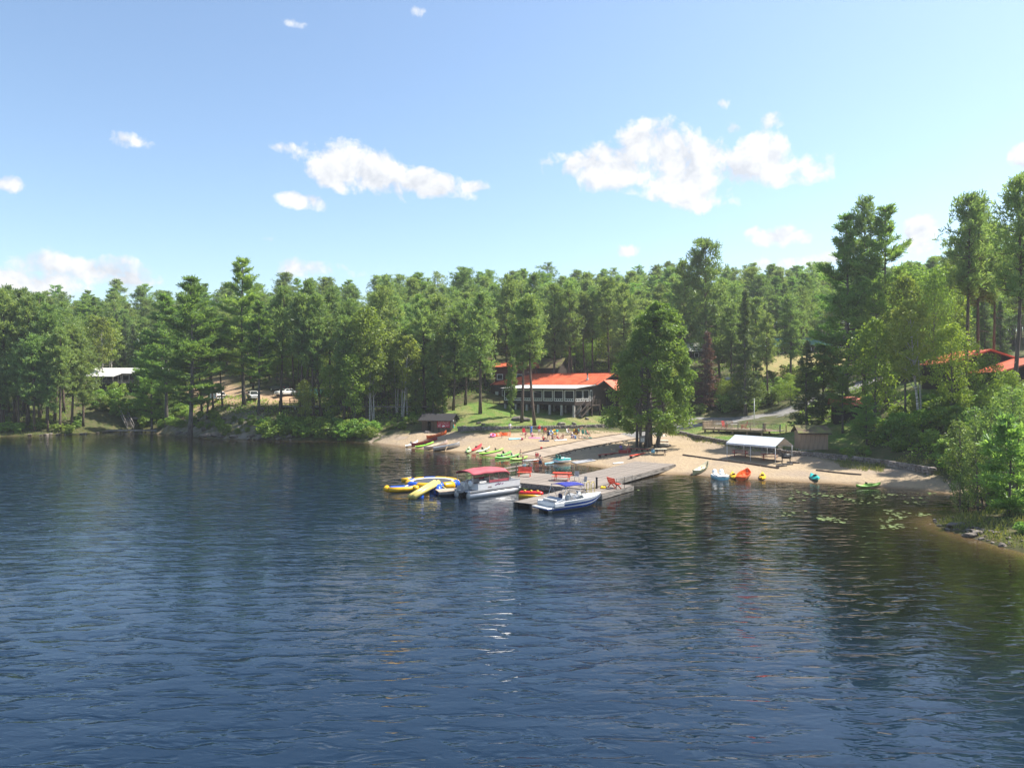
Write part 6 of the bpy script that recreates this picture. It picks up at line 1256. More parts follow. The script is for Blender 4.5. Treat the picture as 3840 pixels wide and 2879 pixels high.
def pedal_boat(loc, rz, label, m, m2, seat):
    o = thing('pedal_boat', label, 'pedal boat', loc, rz)
    def rows(sc, z0, z1): return [[(x, y * sc, z) for (x, y) in ((-1.0, -.72), (-.6, -.8), (.6, -.8), (1.0, -.62), (1.15, -.2), (1.15, .2), (1.0, .62), (.6, .8), (-.6, .8), (-1.0, .72))] for z in (z0, z1)]
    b = MB(); b.grid(rows(.88, 0, 0) [:1] + rows(1, .22, .22)[:1] + rows(.97, .34, .34)[:1], True); b.f.append(tuple(reversed(range(10)))); b.f.append(tuple(range(20, 30))); b.build('hull', m2, o)
    b = MB(); b.grid(rows(.99, .30, .30)[:1] + rows(.96, .42, .42)[:1] + rows(.7, .44, .44)[:1], True); b.f.append(tuple(range(20, 30))); b.build('deck', m, o)
    for y in (-.38, .38): s = MB().box((-.35, y, .5), (.5, .5, .14)).build('seat', seat, o, bevel=.05); MB().lathe([(.0, -.05), (.27, -.05), (.29, .0), (.27, .06), (.0, .08)], 16).build('backrest', seat, s, True).matrix_local = Matrix.Translation((-.62, y, .72)) @ Matrix.Rotation(R(80), 4, 'Y')
    for y in (-.62, 0, .62): MB().box((.45, y, .48), (.9, .14, .1)).build('footwell_rib', m, o, bevel=.03)
    MB().box((.5, 0, .58), (.06, .9, .04)).build('pedal_shaft', 'black_metal', o)
P = gpx(2108, 1727, .3); pedal_boat((P.x, P.y, max(hz(P.x, P.y), 0) + .05), .5, 'teal pedal boat beached at the foot of the concrete ramp', 'teal_plastic', 'white_plastic', 'dgreen_plastic')
P = gpx(2700, 1786, .3); pedal_boat((P.x, P.y, max(hz(P.x, P.y), 0) + .02), -1.5, 'white pedal boat at the water between olive canoe and yellow kayak', 'white_plastic', 'sky_plastic', 'white_plastic')
canoe((2598, 1781), (2684, 1737), 5.2, .95, 'olive_plastic', 'olive green canoe drawn up beside the dock gangway', 'cream_plastic', zb=.9)
kayak((2754, 1794), (2762, 1766), 2.7, .72, 'yellow_plastic', 'yellow kayak lying next to the white pedal boat', 'cockpit')
canoe((2778, 1799), (2830, 1755), 4.0, 1.3, 'orange_plastic', 'orange-red dinghy drawn up between two yellow kayaks', 'orange_plastic', True, 'dinghy', 3, .5)
kayak((2858, 1798), (2876, 1770), 2.7, .72, 'yellow_plastic', 'yellow kayak lying beyond the orange-red dinghy', 'cockpit')
P = gpx(3069, 1803, .2); c = kayak_thing('teal kayak end-on at the water beside the stone bank', (P.x + .2, P.y + 1.3, hz(P.x, P.y + 1.3) + .08), math.pi / 2 - .15, -.06, 2.7, .85, 'teal_plastic', 'cockpit', roll=-.25)
kayak((3211, 1825), (3294, 1797), 2.9, .75, 'lime_plastic', 'lime green kayak alone on the sand beside the lily pads', 'cockpit')
# --- party tent and what stands round it
def tent():
    zb = .98; o = thing('canopy_tent', 'white open-sided canopy tent over red picnic tables', 'canopy tent', (29.2, 87.0, zb), math.atan2(-.80, .60)); L, W, h, rd = 6.8, 3.5, 2.0, 2.95
    for x in (-L / 2, 0, L / 2):
        for y in (0, W): MB().tube([(x, y, -.3), (x, y, h)], .035, 8).build('pole', 'lamp_white', o, True)
        MB().tube([(x, 0, h), (x, W / 2, rd - .04), (x, W, h)], .03, 6).build('rafter', 'lamp_white', o)
    b = MB(); xs = np.linspace(-L / 2 - .08, L / 2 + .08, 13)
    for (ya, za, yb, zb_) in ((-.06, h + .02, W / 2, rd), (W / 2, rd, W + .06, h + .02)): b.grid([[(x, ya + (yb - ya) * t, za + (zb_ - za) * t - .05 * math.sin(math.pi * t) * abs(math.sin(math.pi * (x + L / 2) / (L / 2)))) for t in np.linspace(0, 1, 7)] for x in xs])
    c = b.build('roof_cover', 'tent_cover', o, True)
    for y in (-.07, W + .07): MB().box2((-L / 2 - .08, y - .01, h - .20), (L / 2 + .08, y + .01, h + .02)).build('valance', 'tent_cover', o)

tent()
P = gpx(2775, 1717, 1.0); picnic_table((P.x, P.y, hz(P.x, P.y)), -.35, 'dark red picnic table under the far end of the white tent', 'dark_red_paint', 1.9); P = gpx(2885, 1728, 1.0); picnic_table((P.x, P.y, hz(P.x, P.y)), -.25, 'dark red picnic table under the barbecue end of the white tent', 'dark_red_paint', 1.9)
def grill():
    P = gpx(2948, 1738, .95); o = thing('barbecue', 'black kettle-lidded barbecue on a cart beside the white tent', 'barbecue', (P.x, P.y, hz(P.x, P.y)), -.2); m = 'black_metal'
    MB().box((0, 0, .75), (1.0, .55, .28)).build('firebox', m, o, bevel=.03); b = MB(); b.tube([(-.5, 0, .9), (.5, 0, .9)], .30, 14); b.build('lid', m, o, True); MB().tube([(-.3, -.36, .95), (.3, -.36, .95)], .02, 6).build('handle', 'steel', o)
    for sg in (-1, 1): MB().box((sg * .75, 0, .86), (.45, .5, .04)).build('side_shelf', m, o)
    for x in (-.42, .42):
        for y in (-.22, .22): MB().bar((x * 1.15, y, 0), (x, y, .62), .05).build('leg', m, o)
    for y in (-.25, .25): MB().tube([(.5, y - .03, .12), (.5, y + .03, .12)], .12, 12).build('wheel', m, o)
grill()
P = gpx(2926, 1715, 1.1); o = thing('waste_bin', 'pale yellow waste bin behind the barbecue', 'waste bin', (P.x, P.y, hz(P.x, P.y))); MB().lathe([(.26, 0), (.31, .85), (.33, .86), (.33, .9), (.28, .9)], 16).build('bin_body', 'cream_plastic', o, True); MB().lathe([(.34, .9), (.34, .95), (.1, 1.02)], 16).build('lid', 'cream_plastic', o, True)
A, B = gpx(2560, 1708, 1.05), gpx(2922, 1753, .8); o = thing('timber_edging', 'long weathered timber beam lying along the sand in front of the tent', 'timber', (0, 0, 0)); n = 6
for i in range(n): a, b = A.lerp(B, i / n + .004), A.lerp(B, (i + 1) / n - .004); MB().bar((a.x, a.y, hz(a.x, a.y) + .07), (b.x, b.y, hz(b.x, b.y) + .07), .22, .2).build('beam', 'dark_wood', o)
for k in range(3): P = gpx(2930 + 22 * k, 1744 - 3 * k, .95); o = thing('log', 'grey driftwood log lying in front of the barbecue', 'log', (P.x, P.y, hz(P.x, P.y) + .1), rng.uniform(-.2, .6), 'logs by the barbecue'); MB().tube([(-.7, 0, 0), (0, .03, .02), (.7, 0, 0)], [.12, .13, .11], 9).build('bark', 'grey_bark', o, True); [MB().lathe([(.1, -.01), (.1, .01)], 9).build('cut_end', 'oar_wood', o).__setattr__('matrix_local', Matrix.Translation((s * .705, 0, 0)) @ Matrix.Rotation(R(90), 4, 'Y')) for s in (-1, 1)]
A, B = gpx(3060, 1762, .7), gpx(3230, 1781, .6); o = thing('timber_edging', 'thin dark timber beam on the sand below the stone bank', 'timber', (0, 0, 0))
for i in range(3): a, b = A.lerp(B, i / 3 + .004), A.lerp(B, (i + 1) / 3 - .004); MB().bar((a.x, a.y, hz(a.x, a.y) + .06), (b.x, b.y, hz(b.x, b.y) + .06), .2, .16).build('beam', 'dark_wood', o)
# kerb timbers along the ramp
for (pl, lab) in ((RL, 'timber kerb on the beach side of the concrete ramp'), (RR, 'timber kerb on the cedar side of the concrete ramp')):
    o = thing('timber_kerb', lab, 'kerb', (0, 0, 0)); Pn = np.array(pl); dd = np.r_[0, np.cumsum(np.hypot(*np.diff(Pn, axis=0).T))]; k = 7
    for i in range(k):
        q = [(np.interp((i + e) / k * dd[-1], dd, Pn[:, 0]), np.interp((i + e) / k * dd[-1], dd, Pn[:, 1])) for e in (.01, .99)]; off = -.12 if pl is RL else .12
        MB().bar((q[0][0] + off, q[0][1] - off, hz(*q[0]) + .05), (q[1][0] + off, q[1][1] - off, hz(*q[1]) + .05), .14, .16).build('beam', 'kerb_timber', o)
# --- things under the big cedar
def low_bench(p, q, label, m, z=1.0):
    A, B = gpx(*p, z), gpx(*q, z); d = B - A; o = thing('low_bench', label, 'bench', ((A.x + B.x) / 2, (A.y + B.y) / 2, min(hz(A.x, A.y), hz(B.x, B.y))), math.atan2(d.y, d.x)); L = math.hypot(d.x, d.y)
    for k in (-1, 1): MB().box((0, k * .12, .42), (L, .2, .05)).build('seat_board', m, o)
    for x in np.linspace(-L / 2 + .2, L / 2 - .2, 4): MB().box((x, 0, .2), (.12, .36, .4)).build('leg', 'dark_wood', o)
low_bench((2364, 1714), (2432, 1701), 'bright red low bench standing in the sun before the cedar', 'red_paint', .9); low_bench((2362, 1692), (2434, 1696), 'dark red low bench in the shade under the cedar', 'dark_red_paint', 1.1); low_bench((2246, 1707), (2318, 1699), 'dark red low bench in the cedar shade near the ramp stones', 'dark_red_paint', .9)
P = gpx(2478, 1706, 1.0); picnic_table((P.x, P.y, hz(P.x, P.y)), -.1, 'wooden picnic table with a pale top beside the cedar', 'brown_boards', 1.6, 'cream_plastic'); o = thing('beach_bag', 'bright blue beach bag on the sand by the pale picnic table', 'bag', gpx(2449, 1702, 1.0) + Vector((0, 0, hz(*gpx(2449, 1702, 1.0).xy) - 1.0))); MB().box((0, 0, .2), (.5, .26, .4)).build('bag_body', 'sky_cloth', o, bevel=.06); MB().tube([(-.15, 0, .38), (-.12, 0, .55), (.12, 0, .55), (.15, 0, .38)], .02, 6).build('handle', 'blue_cloth', o)
P = gpx(2406, 1676, 1.4); o = thing('notice_board', 'grey notice board on two posts beside the cedar trunks', 'notice board', (P.x, P.y - .6, hz(P.x, P.y - .6)), .1)
for x in (-.28, .28): MB().box((x, 0, .85), (.09, .09, 1.9)).build('post', 'dark_wood', o)
MB().box((0, -.06, 1.25), (.72, .04, .95)).build('board', 'grey_wood', o); MB().box((0, -.085, 1.55), (.62, .01, .2)).build('header', 'grey_plastic', o); MB().box((0, -.085, 1.15), (.56, .01, .5)).build('poster', 'lamp_white', o)
A, B = gpx(2489, 1676, 1.5), gpx(2484, 1628, 2.1); d = B - A; o = thing('wooden_steps', 'broad pale wooden step ramp leading up beside the cedar', 'steps', (A.x, A.y, hz(A.x, A.y)), math.atan2(d.y, d.x) - math.pi / 2); L = math.hypot(d.x, d.y); dz = hz(B.x, B.y) - hz(A.x, A.y)
for k in range(3): planks(o, -.75, .75, L * k / 3 + .02, L * (k + 1) / 3 - .02, .12 + dz * (k + .4) / 3, .22, 'pale_board', 'x'); MB().box2((-.75, L * k / 3 - .01, -.2 + dz * (k - .3) / 3), (.75, L * k / 3 + .015, .10 + dz * (k + .4) / 3)).build('riser', 'dark_wood', o)
# ------------------------------------------------------------------ timber deck, people, cars, small beach things
def gp(x, y, z=1.0):
    for _ in range(12): P = gpx(x, y, z); z = .5 * z + .5 * hz(P.x, P.y)
    return Vector((P.x, P.y, hz(P.x, P.y)))
def timber_deck():
    zf = 3.62; A = Vector((29.4, 109.7, 0)); B = Vector((36.7, 103.8, 0)); d = (B - A).normalized(); L = (B - A).length; o = thing('timber_deck', 'raised tan timber deck with baluster railings above the stone wall', 'deck', (A.x, A.y, zf), math.atan2(d.y, d.x)); W = 3.8
    planks(o, 0, L, 0, W, 0, .145, 'deck_wood', 'x')
    planks(o, L + .02, L + 2.2, .9, W, -.12, .145, 'deck_wood', 'x')
    for y in (-.03, W + .03): MB().box2((0, y - .03, -.3), (L, y + .03, -.03)).build('fascia', 'tan_deck', o)
    for x in (-.03, L + .03): MB().box2((x - .03, 0, -.3), (x + .03, W, -.03)).build('fascia', 'tan_deck', o)
    for p, q in (((.05, .05, 0), (L - .05, .05, 0)), ((.05, .05, 0), (.05, W - .1, 0)), ((L - .05, .05, 0), (L - .05, .9, 0)), ((L, .95, -.1), (L + 2.15, .95, -.1)), ((.05, W - .1, 0), (L * .35, W - .1, 0))): railing(o, p, q, 1.0, .15, 'deck_wood', 1.8)
    for x in np.linspace(.3, L - .3, 5):
        for y in (.3, W - .3): gz = hz(*(o.matrix_basis @ Vector((x, y, 0))).xy) - zf - .3; MB().box2((x - .11, y - .11, gz), (x + .11, y + .11, -.05)).build('post', 'tan_deck', o)
    for y in (1.0, W - .1): MB().box((L + 2.1, y, -.5), (.12, .12, 2.6)).build('post', 'tan_deck', o)
    M = o.matrix_basis
    def adirondack(x, y, rz, label):
        c = thing('adirondack_chair', label, 'chair', M @ Vector((x, y, .04)), math.atan2(d.y, d.x) + rz); m = 'red_plastic'
        for i in range(4): MB().box((0, -.3 + i * .15, .36 - i * .035), (.52, .13, .03)).build('seat_slat', m, c)
        for i in range(5): MB().box((-.22 + i * .11, .34, .66), (.095, .03, .85 - .05 * abs(i - 2)), M=Matrix.Rotation(-.38, 3, 'X')).build('back_slat', m, c)
        for sx in (-1, 1): MB().bar((sx * .29, -.36, 0), (sx * .29, -.36, .52), .04, .1).build('leg', m, c); MB().bar((sx * .27, -.4, .34), (sx * .27, .5, .02), .04, .1).build('leg', m, c); MB().box((sx * .31, -.02, .54), (.13, .8, .03)).build('armrest', m, c)
    adirondack(2.9, 1.5, 1.0, 'red slatted garden chair on the deck turned towards the lake end'); adirondack(6.0, 1.5, -1.0, 'red slatted garden chair on the deck turned towards the road end')
    t = thing('side_table', 'small white table between the two red deck chairs', 'table', M @ Vector((4.4, 1.6, .03)), 0); MB().box((0, 0, .62), (1.1, .7, .04)).build('table_top', 'lamp_white', t, bevel=.01); [MB().box((x, y, .3), (.05, .05, .6)).build('leg', 'lamp_white', t) for x in (-.45, .45) for y in (-.27, .27)]
mat('tan_deck', (.48, .33, .20), .85, var=.15, scale=2)
timber_deck()
P = Vector((38.7, 113.5, hz(38.7, 113.5))); o = thing('lamp_post', 'slim pale pole standing behind the timber deck', 'pole', P); MB().lathe([(.09, -.3), (.07, 2), (.05, 4.2)], 10).build('shaft', 'lamp_white', o, True); MB().lathe([(.05, 4.2), (.09, 4.25), (.07, 4.4), (.02, 4.45)], 10).build('cap', 'lamp_white', o, True); MB().lathe([(.18, -.3), (.18, .06), (.1, .1)], 12).build('base', 'concrete_post', o)
# --- people
mat('skin_fair', (.55, .33, .24), .6, var=.05); mat('skin_tan', (.42, .23, .15), .6, var=.05); mat('hair_dark', (.03, .02, .016), .7); mat('hair_brown', (.11, .06, .035), .7); mat('hair_blond', (.42, .29, .14), .7); mat('eye', (.02, .015, .012), .3)
POSES = {
 'stand': dict(pel=(0, 0, .95), ch=(0, .0, 1.28), nk=(0, .01, 1.45), hd=(0, -.02, 1.59), sh=(.185, 0, 1.39), el=(.25, .03, 1.12), wr=(.26, -.07, .87), hp=(.095, 0, .92), kn=(.11, -.03, .49), an=(.12, .02, .09)),
 'walk': dict(pel=(0, 0, .93), ch=(0, -.03, 1.27), nk=(0, -.03, 1.44), hd=(0, -.06, 1.58), sh=(.185, -.02, 1.38), el=(.24, .12, 1.13), wr=(.25, .06, .89), hp=(.095, 0, .90), kn=(.10, -.16, .52), an=(.10, -.10, .12), el2=(-.24, -.12, 1.12), wr2=(-.24, -.27, .94), kn2=(-.1, .05, .48), an2=(-.11, .27, .14)),
 'hips': dict(pel=(0, 0, .95), ch=(0, .0, 1.28), nk=(0, .01, 1.45), hd=(0, -.03, 1.59), sh=(.185, 0, 1.39), el=(.36, .08, 1.16), wr=(.19, -.02, 1.0), hp=(.095, 0, .92), kn=(.13, -.03, .49), an=(.15, .02, .09)),
 'bend': dict(pel=(0, .08, .92), ch=(0, -.20, 1.15), nk=(0, -.33, 1.23), hd=(0, -.46, 1.27), sh=(.18, -.27, 1.18), el=(.22, -.36, .92), wr=(.18, -.45, .70), hp=(.095, .06, .88), kn=(.12, -.03, .48), an=(.13, .04, .09)),
 'sit': dict(pel=(0, 0, .13), ch=(0, .10, .46), nk=(0, .12, .63), hd=(0, .08, .77), sh=(.185, .11, .57), el=(.27, -.08, .40), wr=(.20, -.32, .42), hp=(.1, -.02, .12), kn=(.16, -.40, .44), an=(.15, -.66, .08)),
 'lean': dict(pel=(0, 0, .13), ch=(0, .20, .42), nk=(0, .29, .57), hd=(0, .30, .72), sh=(.185, .25, .52), el=(.29, .42, .30), wr=(.28, .46, .06), hp=(.1, -.02, .12), kn=(.13, -.44, .22), an=(.13, -.84, .08)),
 'chair': dict(pel=(0, 0, .48), ch=(0, .12, .80), nk=(0, .15, .97), hd=(0, .11, 1.11), sh=(.185, .12, .91), el=(.27, .02, .68), wr=(.24, -.24, .66), hp=(.1, -.02, .47), kn=(.13, -.43, .47), an=(.13, -.50, .09)),
 'lie': dict(pel=(0, 0, .13), ch=(0, .34, .15), nk=(0, .52, .16), hd=(0, .67, .17), sh=(.185, .44, .14), el=(.32, .22, .09), wr=(.27, 0, .08), hp=(.1, -.06, .12), kn=(.13, -.44, .26), an=(.13, -.86, .08)),
}
def capsule(b, p, q, r0, r1, n=10):
    p, q = Vector(p), Vector(q); d = (q - p); l = d.length
    if l < 1e-4: b.ball(p, r0, n, 6); return
    t = d / l; pts = []; rs = []
    for a in (1.0, .8, .45): pts.append(p - t * r0 * a * .98); rs.append(r0 * math.sqrt(max(.0025, 1 - a * a)))
    pts += [p, q]; rs += [r0, r1]
    for a in (.45, .8, 1.0): pts.append(q + t * r1 * a * .98); rs.append(r1 * math.sqrt(max(.0025, 1 - a * a)))
    b.tube(pts, rs, n)
def remeshed(b, vox, name):
    me = b.mesh(name); ob = bpy.data.objects.new(name, me); COL.objects.link(ob); md = ob.modifiers.new('r', 'REMESH'); md.mode = 'VOXEL'; md.voxel_size = vox; md.use_smooth_shade = True
    dg = bpy.context.evaluated_depsgraph_get(); m2 = bpy.data.meshes.new_from_object(ob.evaluated_get(dg)); m2.name = name; bpy.data.objects.remove(ob); bpy.data.meshes.remove(me); return m2
def joints(ps):
    J = POSES[ps]; out = {}
    for k in ('pel', 'ch', 'nk', 'hd'): out[k] = Vector(J[k])
    for k in ('sh', 'el', 'wr', 'hp', 'kn', 'an'):
        v = Vector(J[k]); out[k + 'R'] = v; out[k + 'L'] = Vector(J[k + '2']) if k + '2' in J else Vector((-v.x, v.y, v.z))
    return out
def body_mesh(ps, cache={}):
    if ps in cache: return cache[ps]
    j = joints(ps); b = MB()
    capsule(b, j['pel'] + Vector((-.05, 0, 0)), j['pel'] + Vector((.05, 0, 0)), .115, .115); capsule(b, j['pel'], j['ch'], .105, .125); capsule(b, j['ch'] + Vector((-.07, 0, 0)), j['ch'] + Vector((.07, 0, 0)), .115, .115)
    up = (j['nk'] - j['ch']).normalized(); capsule(b, j['shL'], j['shR'], .07, .07); capsule(b, j['nk'] - up * .06, j['hd'], .055, .05)
    b.ball(j['hd'], (.078, .095, .115), 14, 10); h = j['hd']; b.ball(h + Vector((0, -.02, -.055)), (.06, .07, .06)); b.ball(h + Vector((0, -.10, -.01)), (.015, .02, .025), 8, 5)
    for sg in (-1, 1): b.ball(h + Vector((sg * .08, .005, 0)), (.014, .025, .035), 8, 5)
    for s in 'LR':
        capsule(b, j['sh' + s], j['el' + s], .052, .04); capsule(b, j['el' + s], j['wr' + s], .042, .028); capsule(b, j['hp' + s], j['kn' + s], .088, .058); capsule(b, j['kn' + s], j['an' + s], .058, .037)
        k, a = j['kn' + s], j['an' + s]; sh = (a - k).normalized(); f = Vector((0, -1, 0)); f = (f - sh * f.dot(sh)).normalized() if abs(f.dot(sh)) < .9 else Vector((0, -.3, 1)).normalized()
        if a.z < .2: f = Vector((f.x, f.y, 0)).normalized() if abs(sh.z) > .5 else Vector((0, -.25, .97))
        capsule(b, a + f * -.04 - Vector((0, 0, .035)), a + f * .15 - Vector((0, 0, .05)), .04, .03)
        e, w = j['el' + s], j['wr' + s]; fd = (w - e).normalized(); sd = fd.cross(Vector((1, 0, 0))).normalized() if abs(fd.x) < .8 else Vector((0, 1, 0)); nn = fd.cross(sd)
        capsule(b, w + fd * .02, w + fd * .07, .034, .036)
        for i, ln in enumerate((.065, .078, .082, .066)):
            o_ = sd * (-.03 + .02 * i); p0 = w + fd * .085 + o_; p1 = p0 + fd * ln * .55 + nn * .006; p2 = p1 + fd * ln * .45 + nn * .022; capsule(b, p0, p1, .0105, .010, 6); capsule(b, p1, p2, .010, .009, 6)
        th = w + fd * .03 + sd * -.035; capsule(b, th, th + fd * .04 - sd * .028, .013, .012, 6); capsule(b, th + fd * .04 - sd * .028, th + fd * .075 - sd * .032, .012, .010, 6)
    cache[ps] = remeshed(b, .013, 'body'); return cache[ps]
def cloth_mesh(ps, kind, cache={}):
    if (ps, kind) in cache: return cache[(ps, kind)].copy()
    j = joints(ps); b = MB(); pel, ch = j['pel'], j['ch']; e = .016
    if kind in ('swimsuit', 'shirt', 'dress', 'top'):
        lo = pel if kind != 'top' else pel.lerp(ch, .75)
        if kind != 'top': capsule(b, pel + Vector((-.05, 0, 0)), pel + Vector((.05, 0, 0)), .115 + e, .115 + e)
        capsule(b, lo, ch, .108 + e, .125 + e); capsule(b, ch + Vector((-.07, 0, 0)), ch + Vector((.07, 0, 0)), .112 + e, .112 + e)
    if kind in ('shirt', 'dress'):
        capsule(b, j['shL'], j['shR'], .07 + e, .07 + e)
        for s in 'LR': capsule(b, j['sh' + s], j['sh' + s].lerp(j['el' + s], .6), .056 + e, .055 + e)
    if kind in ('shorts', 'dress', 'trunks'):
        capsule(b, pel + Vector((-.05, 0, 0)), pel + Vector((.05, 0, 0)), .118 + e, .118 + e); f = .62 if kind != 'trunks' else .25
        for s in 'LR': capsule(b, j['hp' + s], j['hp' + s].lerp(j['kn' + s], f), .092 + e, .085 + e)
    if kind == 'towel':
        capsule(b, pel + Vector((-.05, 0, -.35)), pel + Vector((.05, 0, -.35)), .17, .17); capsule(b, pel + Vector((0, 0, -.4)), ch, .17, .15); capsule(b, j['shL'], j['shR'], .09, .09)
    cache[(ps, kind)] = remeshed(b, .02, kind); return cache[(ps, kind)].copy()
def person(label, px, py, ps, rz, scale, skin, hair, clothes, group=None, loc=None, long_hair=False, dz=0.0, hat=None):
    P = gp(px, py) if loc is None else Vector(loc); o = thing('person', label, 'person', P + Vector((0, 0, dz)), rz, group); o.scale = (scale,) * 3; me = body_mesh(ps).copy(); me.materials.clear(); link('body', me, skin, o, True)
    for kind, m in clothes: c = cloth_mesh(ps, kind); c.materials.clear(); link({'top': 'bikini_top', 'trunks': 'swim_trunks'}.get(kind, kind), c, m, o, True)
    h = joints(ps)['hd']; b = MB(); b.ball(h + Vector((0, .022, .03)), (.09, .098, .105), 14, 9)
    if long_hair: b.ball(h + Vector((0, .07, -.10)), (.085, .05, .15), 12, 8)
    hm = remeshed(b, .02, 'hair'); link('hair', hm, hair, o, True)
    e = MB(); [e.ball(h + Vector((sg * .032, -.086, .012)), .011, 8, 5) for sg in (-1, 1)]; e.build('eyes', 'eye', o, True); MB().ball(h + Vector((0, -.092, -.055)), (.024, .008, .007), 8, 5).build('mouth', 'red_cloth', o, True)
    if hat: b = MB(); b.lathe([(.19, .06), (.19, .075), (.1, .085), (.095, .15), (.04, .17)], 16, tuple(h)); b.build('sun_hat', hat, o, True)
    return o
PI = math.pi
person('person in a white top standing by the stone wall', 1912, 1624, 'stand', .4, 1.0, 'skin_fair', 'hair_brown', [('shirt', 'white_cloth'), ('shorts', 'grey_cloth')])
person('child in magenta swimwear crouched forward on the sand', 1970, 1644, 'bend', 1.2, .72, 'skin_fair', 'hair_dark', [('swimsuit', 'magenta_cloth'), ('trunks', 'magenta_cloth')])
person('person standing wrapped in a blue towel', 1992, 1634, 'stand', .3, 1.02, 'skin_fair', 'hair_blond', [('towel', 'blue_cloth')], long_hair=True)
person('person in pink sitting on a pink towel', 1996, 1639, 'sit', .6, .95, 'skin_fair', 'hair_blond', [('swimsuit', 'pink_cloth')], long_hair=True)
person('person in a red top and sun hat standing near the wall', 2022, 1632, 'stand', .2, .95, 'skin_fair', 'hair_brown', [('shirt', 'red_cloth'), ('shorts', 'white_cloth')], hat='red_cloth')
person('person in orange sitting in a camp chair behind the others', 2044, 1628, 'chair', .1, 1.0, 'skin_tan', 'hair_dark', [('shirt', 'orange_cloth'), ('shorts', 'navy_cloth')])
person('person in a black swimsuit standing with back to the lake', 2056, 1652, 'hips', PI - .2, 1.0, 'skin_fair', 'hair_brown', [('swimsuit', 'black_cloth'), ('trunks', 'black_cloth')], long_hair=True)
person('dark-haired person in red sitting on a dark mat', 2038, 1651, 'sit', .9, .92, 'skin_tan', 'hair_dark', [('swimsuit', 'red_cloth'), ('trunks', 'red_cloth')], long_hair=True)
person('person in a red swimsuit leaning back on a white towel', 2094, 1648, 'lean', 1.1, 1.0, 'skin_fair', 'hair_dark', [('swimsuit', 'dark_red_paint'), ('trunks', 'dark_red_paint')])
person('bare-chested person in dark trunks sitting hugging knees', 2110, 1647, 'sit', -.5, 1.0, 'skin_tan', 'hair_brown', [('trunks', 'black_cloth')])
person('person reclining in a low folding chair', 2133, 1630, 'chair', .9, .95, 'skin_fair', 'hair_brown', [('swimsuit', 'black_cloth'), ('trunks', 'black_cloth')])
person('bare-chested man in green shorts bending over a chair', 2172, 1634, 'bend', 1.5, 1.05, 'skin_fair', 'hair_blond', [('shorts', 'teal_cloth')])
person('person lying on the sand beside the green camp chairs', 2184, 1645, 'lie', 1.4, 1.0, 'skin_fair', 'hair_brown', [('trunks', 'cream_cloth'), ('top', 'cream_cloth')])
person('fair-haired person sitting in a dark green camp chair', 2202, 1637, 'chair', .9, 1.0, 'skin_fair', 'hair_blond', [('top', 'red_cloth'), ('trunks', 'red_cloth')], long_hair=True)
person('thin child standing beside the lime green kayak', 1953, 1722, 'stand', .8, .80, 'skin_fair', 'hair_brown', [('trunks', 'cream_cloth')])
person('small child wading by the white paddleboard', 1961, 1735, 'walk', -.4, .6, 'skin_fair', 'hair_blond', [('swimsuit', 'magenta_cloth')])
person('child in red swimwear with an orange float at the waterline', 2010, 1727, 'stand', .9, .70, 'skin_fair', 'hair_dark', [('swimsuit', 'red_cloth'), ('trunks', 'red_cloth')])
person('second child in red swimwear next to the wading man', 2017, 1726, 'walk', .3, .66, 'skin_fair', 'hair_brown', [('swimsuit', 'red_cloth')])
P = gpx(2026, 1745, 0); person('bare-chested man in dark shorts wading with back to the lake', 0, 0, 'hips', PI + .3, 1.05, 'skin_fair', 'hair_dark', [('shorts', 'navy_cloth')], loc=(P.x, P.y, max(hz(P.x, P.y), -.45)))
person('person in a pink top walking down the sandy footpath', 1446, 1597, 'walk', .6, 1.0, 'skin_fair', 'hair_brown', [('shirt', 'pink_cloth'), ('shorts', 'cream_cloth')], hat='cream_cloth')
person('person in purple sitting on a red box in the cedar shade', 2330, 1698, 'chair', .8, 1.0, 'skin_tan', 'hair_dark', [('shirt', 'purple_cloth'), ('shorts', 'navy_cloth')])
person('bare-chested person sitting on the red bench end in the shade', 2356, 1697, 'chair', -.6, 1.0, 'skin_tan', 'hair_brown', [('shorts', 'red_cloth')])
o = thing('wooden_box', 'dark red wooden box used as a seat under the cedar', 'box', gp(2342, 1699)); MB().box((0, 0, .2), (1.6, .6, .4)).build('crate', 'dark_red_paint', o, bevel=.02); MB().box((0, 0, .42), (1.66, .66, .04)).build('lid', 'dark_red_paint', o)
person('person in navy sitting on the sand between the towels', 2072, 1646, 'sit', .4, .95, 'skin_tan', 'hair_brown', [('swimsuit', 'navy_cloth'), ('trunks', 'navy_cloth')], long_hair=True)
person('person in teal sitting in a folding chair by the yellow ring', 2089, 1634, 'chair', .3, .98, 'skin_fair', 'hair_dark', [('shirt', 'teal_cloth'), ('shorts', 'cream_cloth')])
person('small child in orange swimwear digging near the orange rafts', 1882, 1643, 'bend', -.9, .6, 'skin_fair', 'hair_blond', [('swimsuit', 'orange_cloth'), ('trunks', 'orange_cloth')])
person('person in a white hat sitting beside the cool box', 2146, 1643, 'sit', .2, .95, 'skin_fair', 'hair_brown', [('top', 'blue_cloth'), ('trunks', 'blue_cloth')], hat='white_cloth')
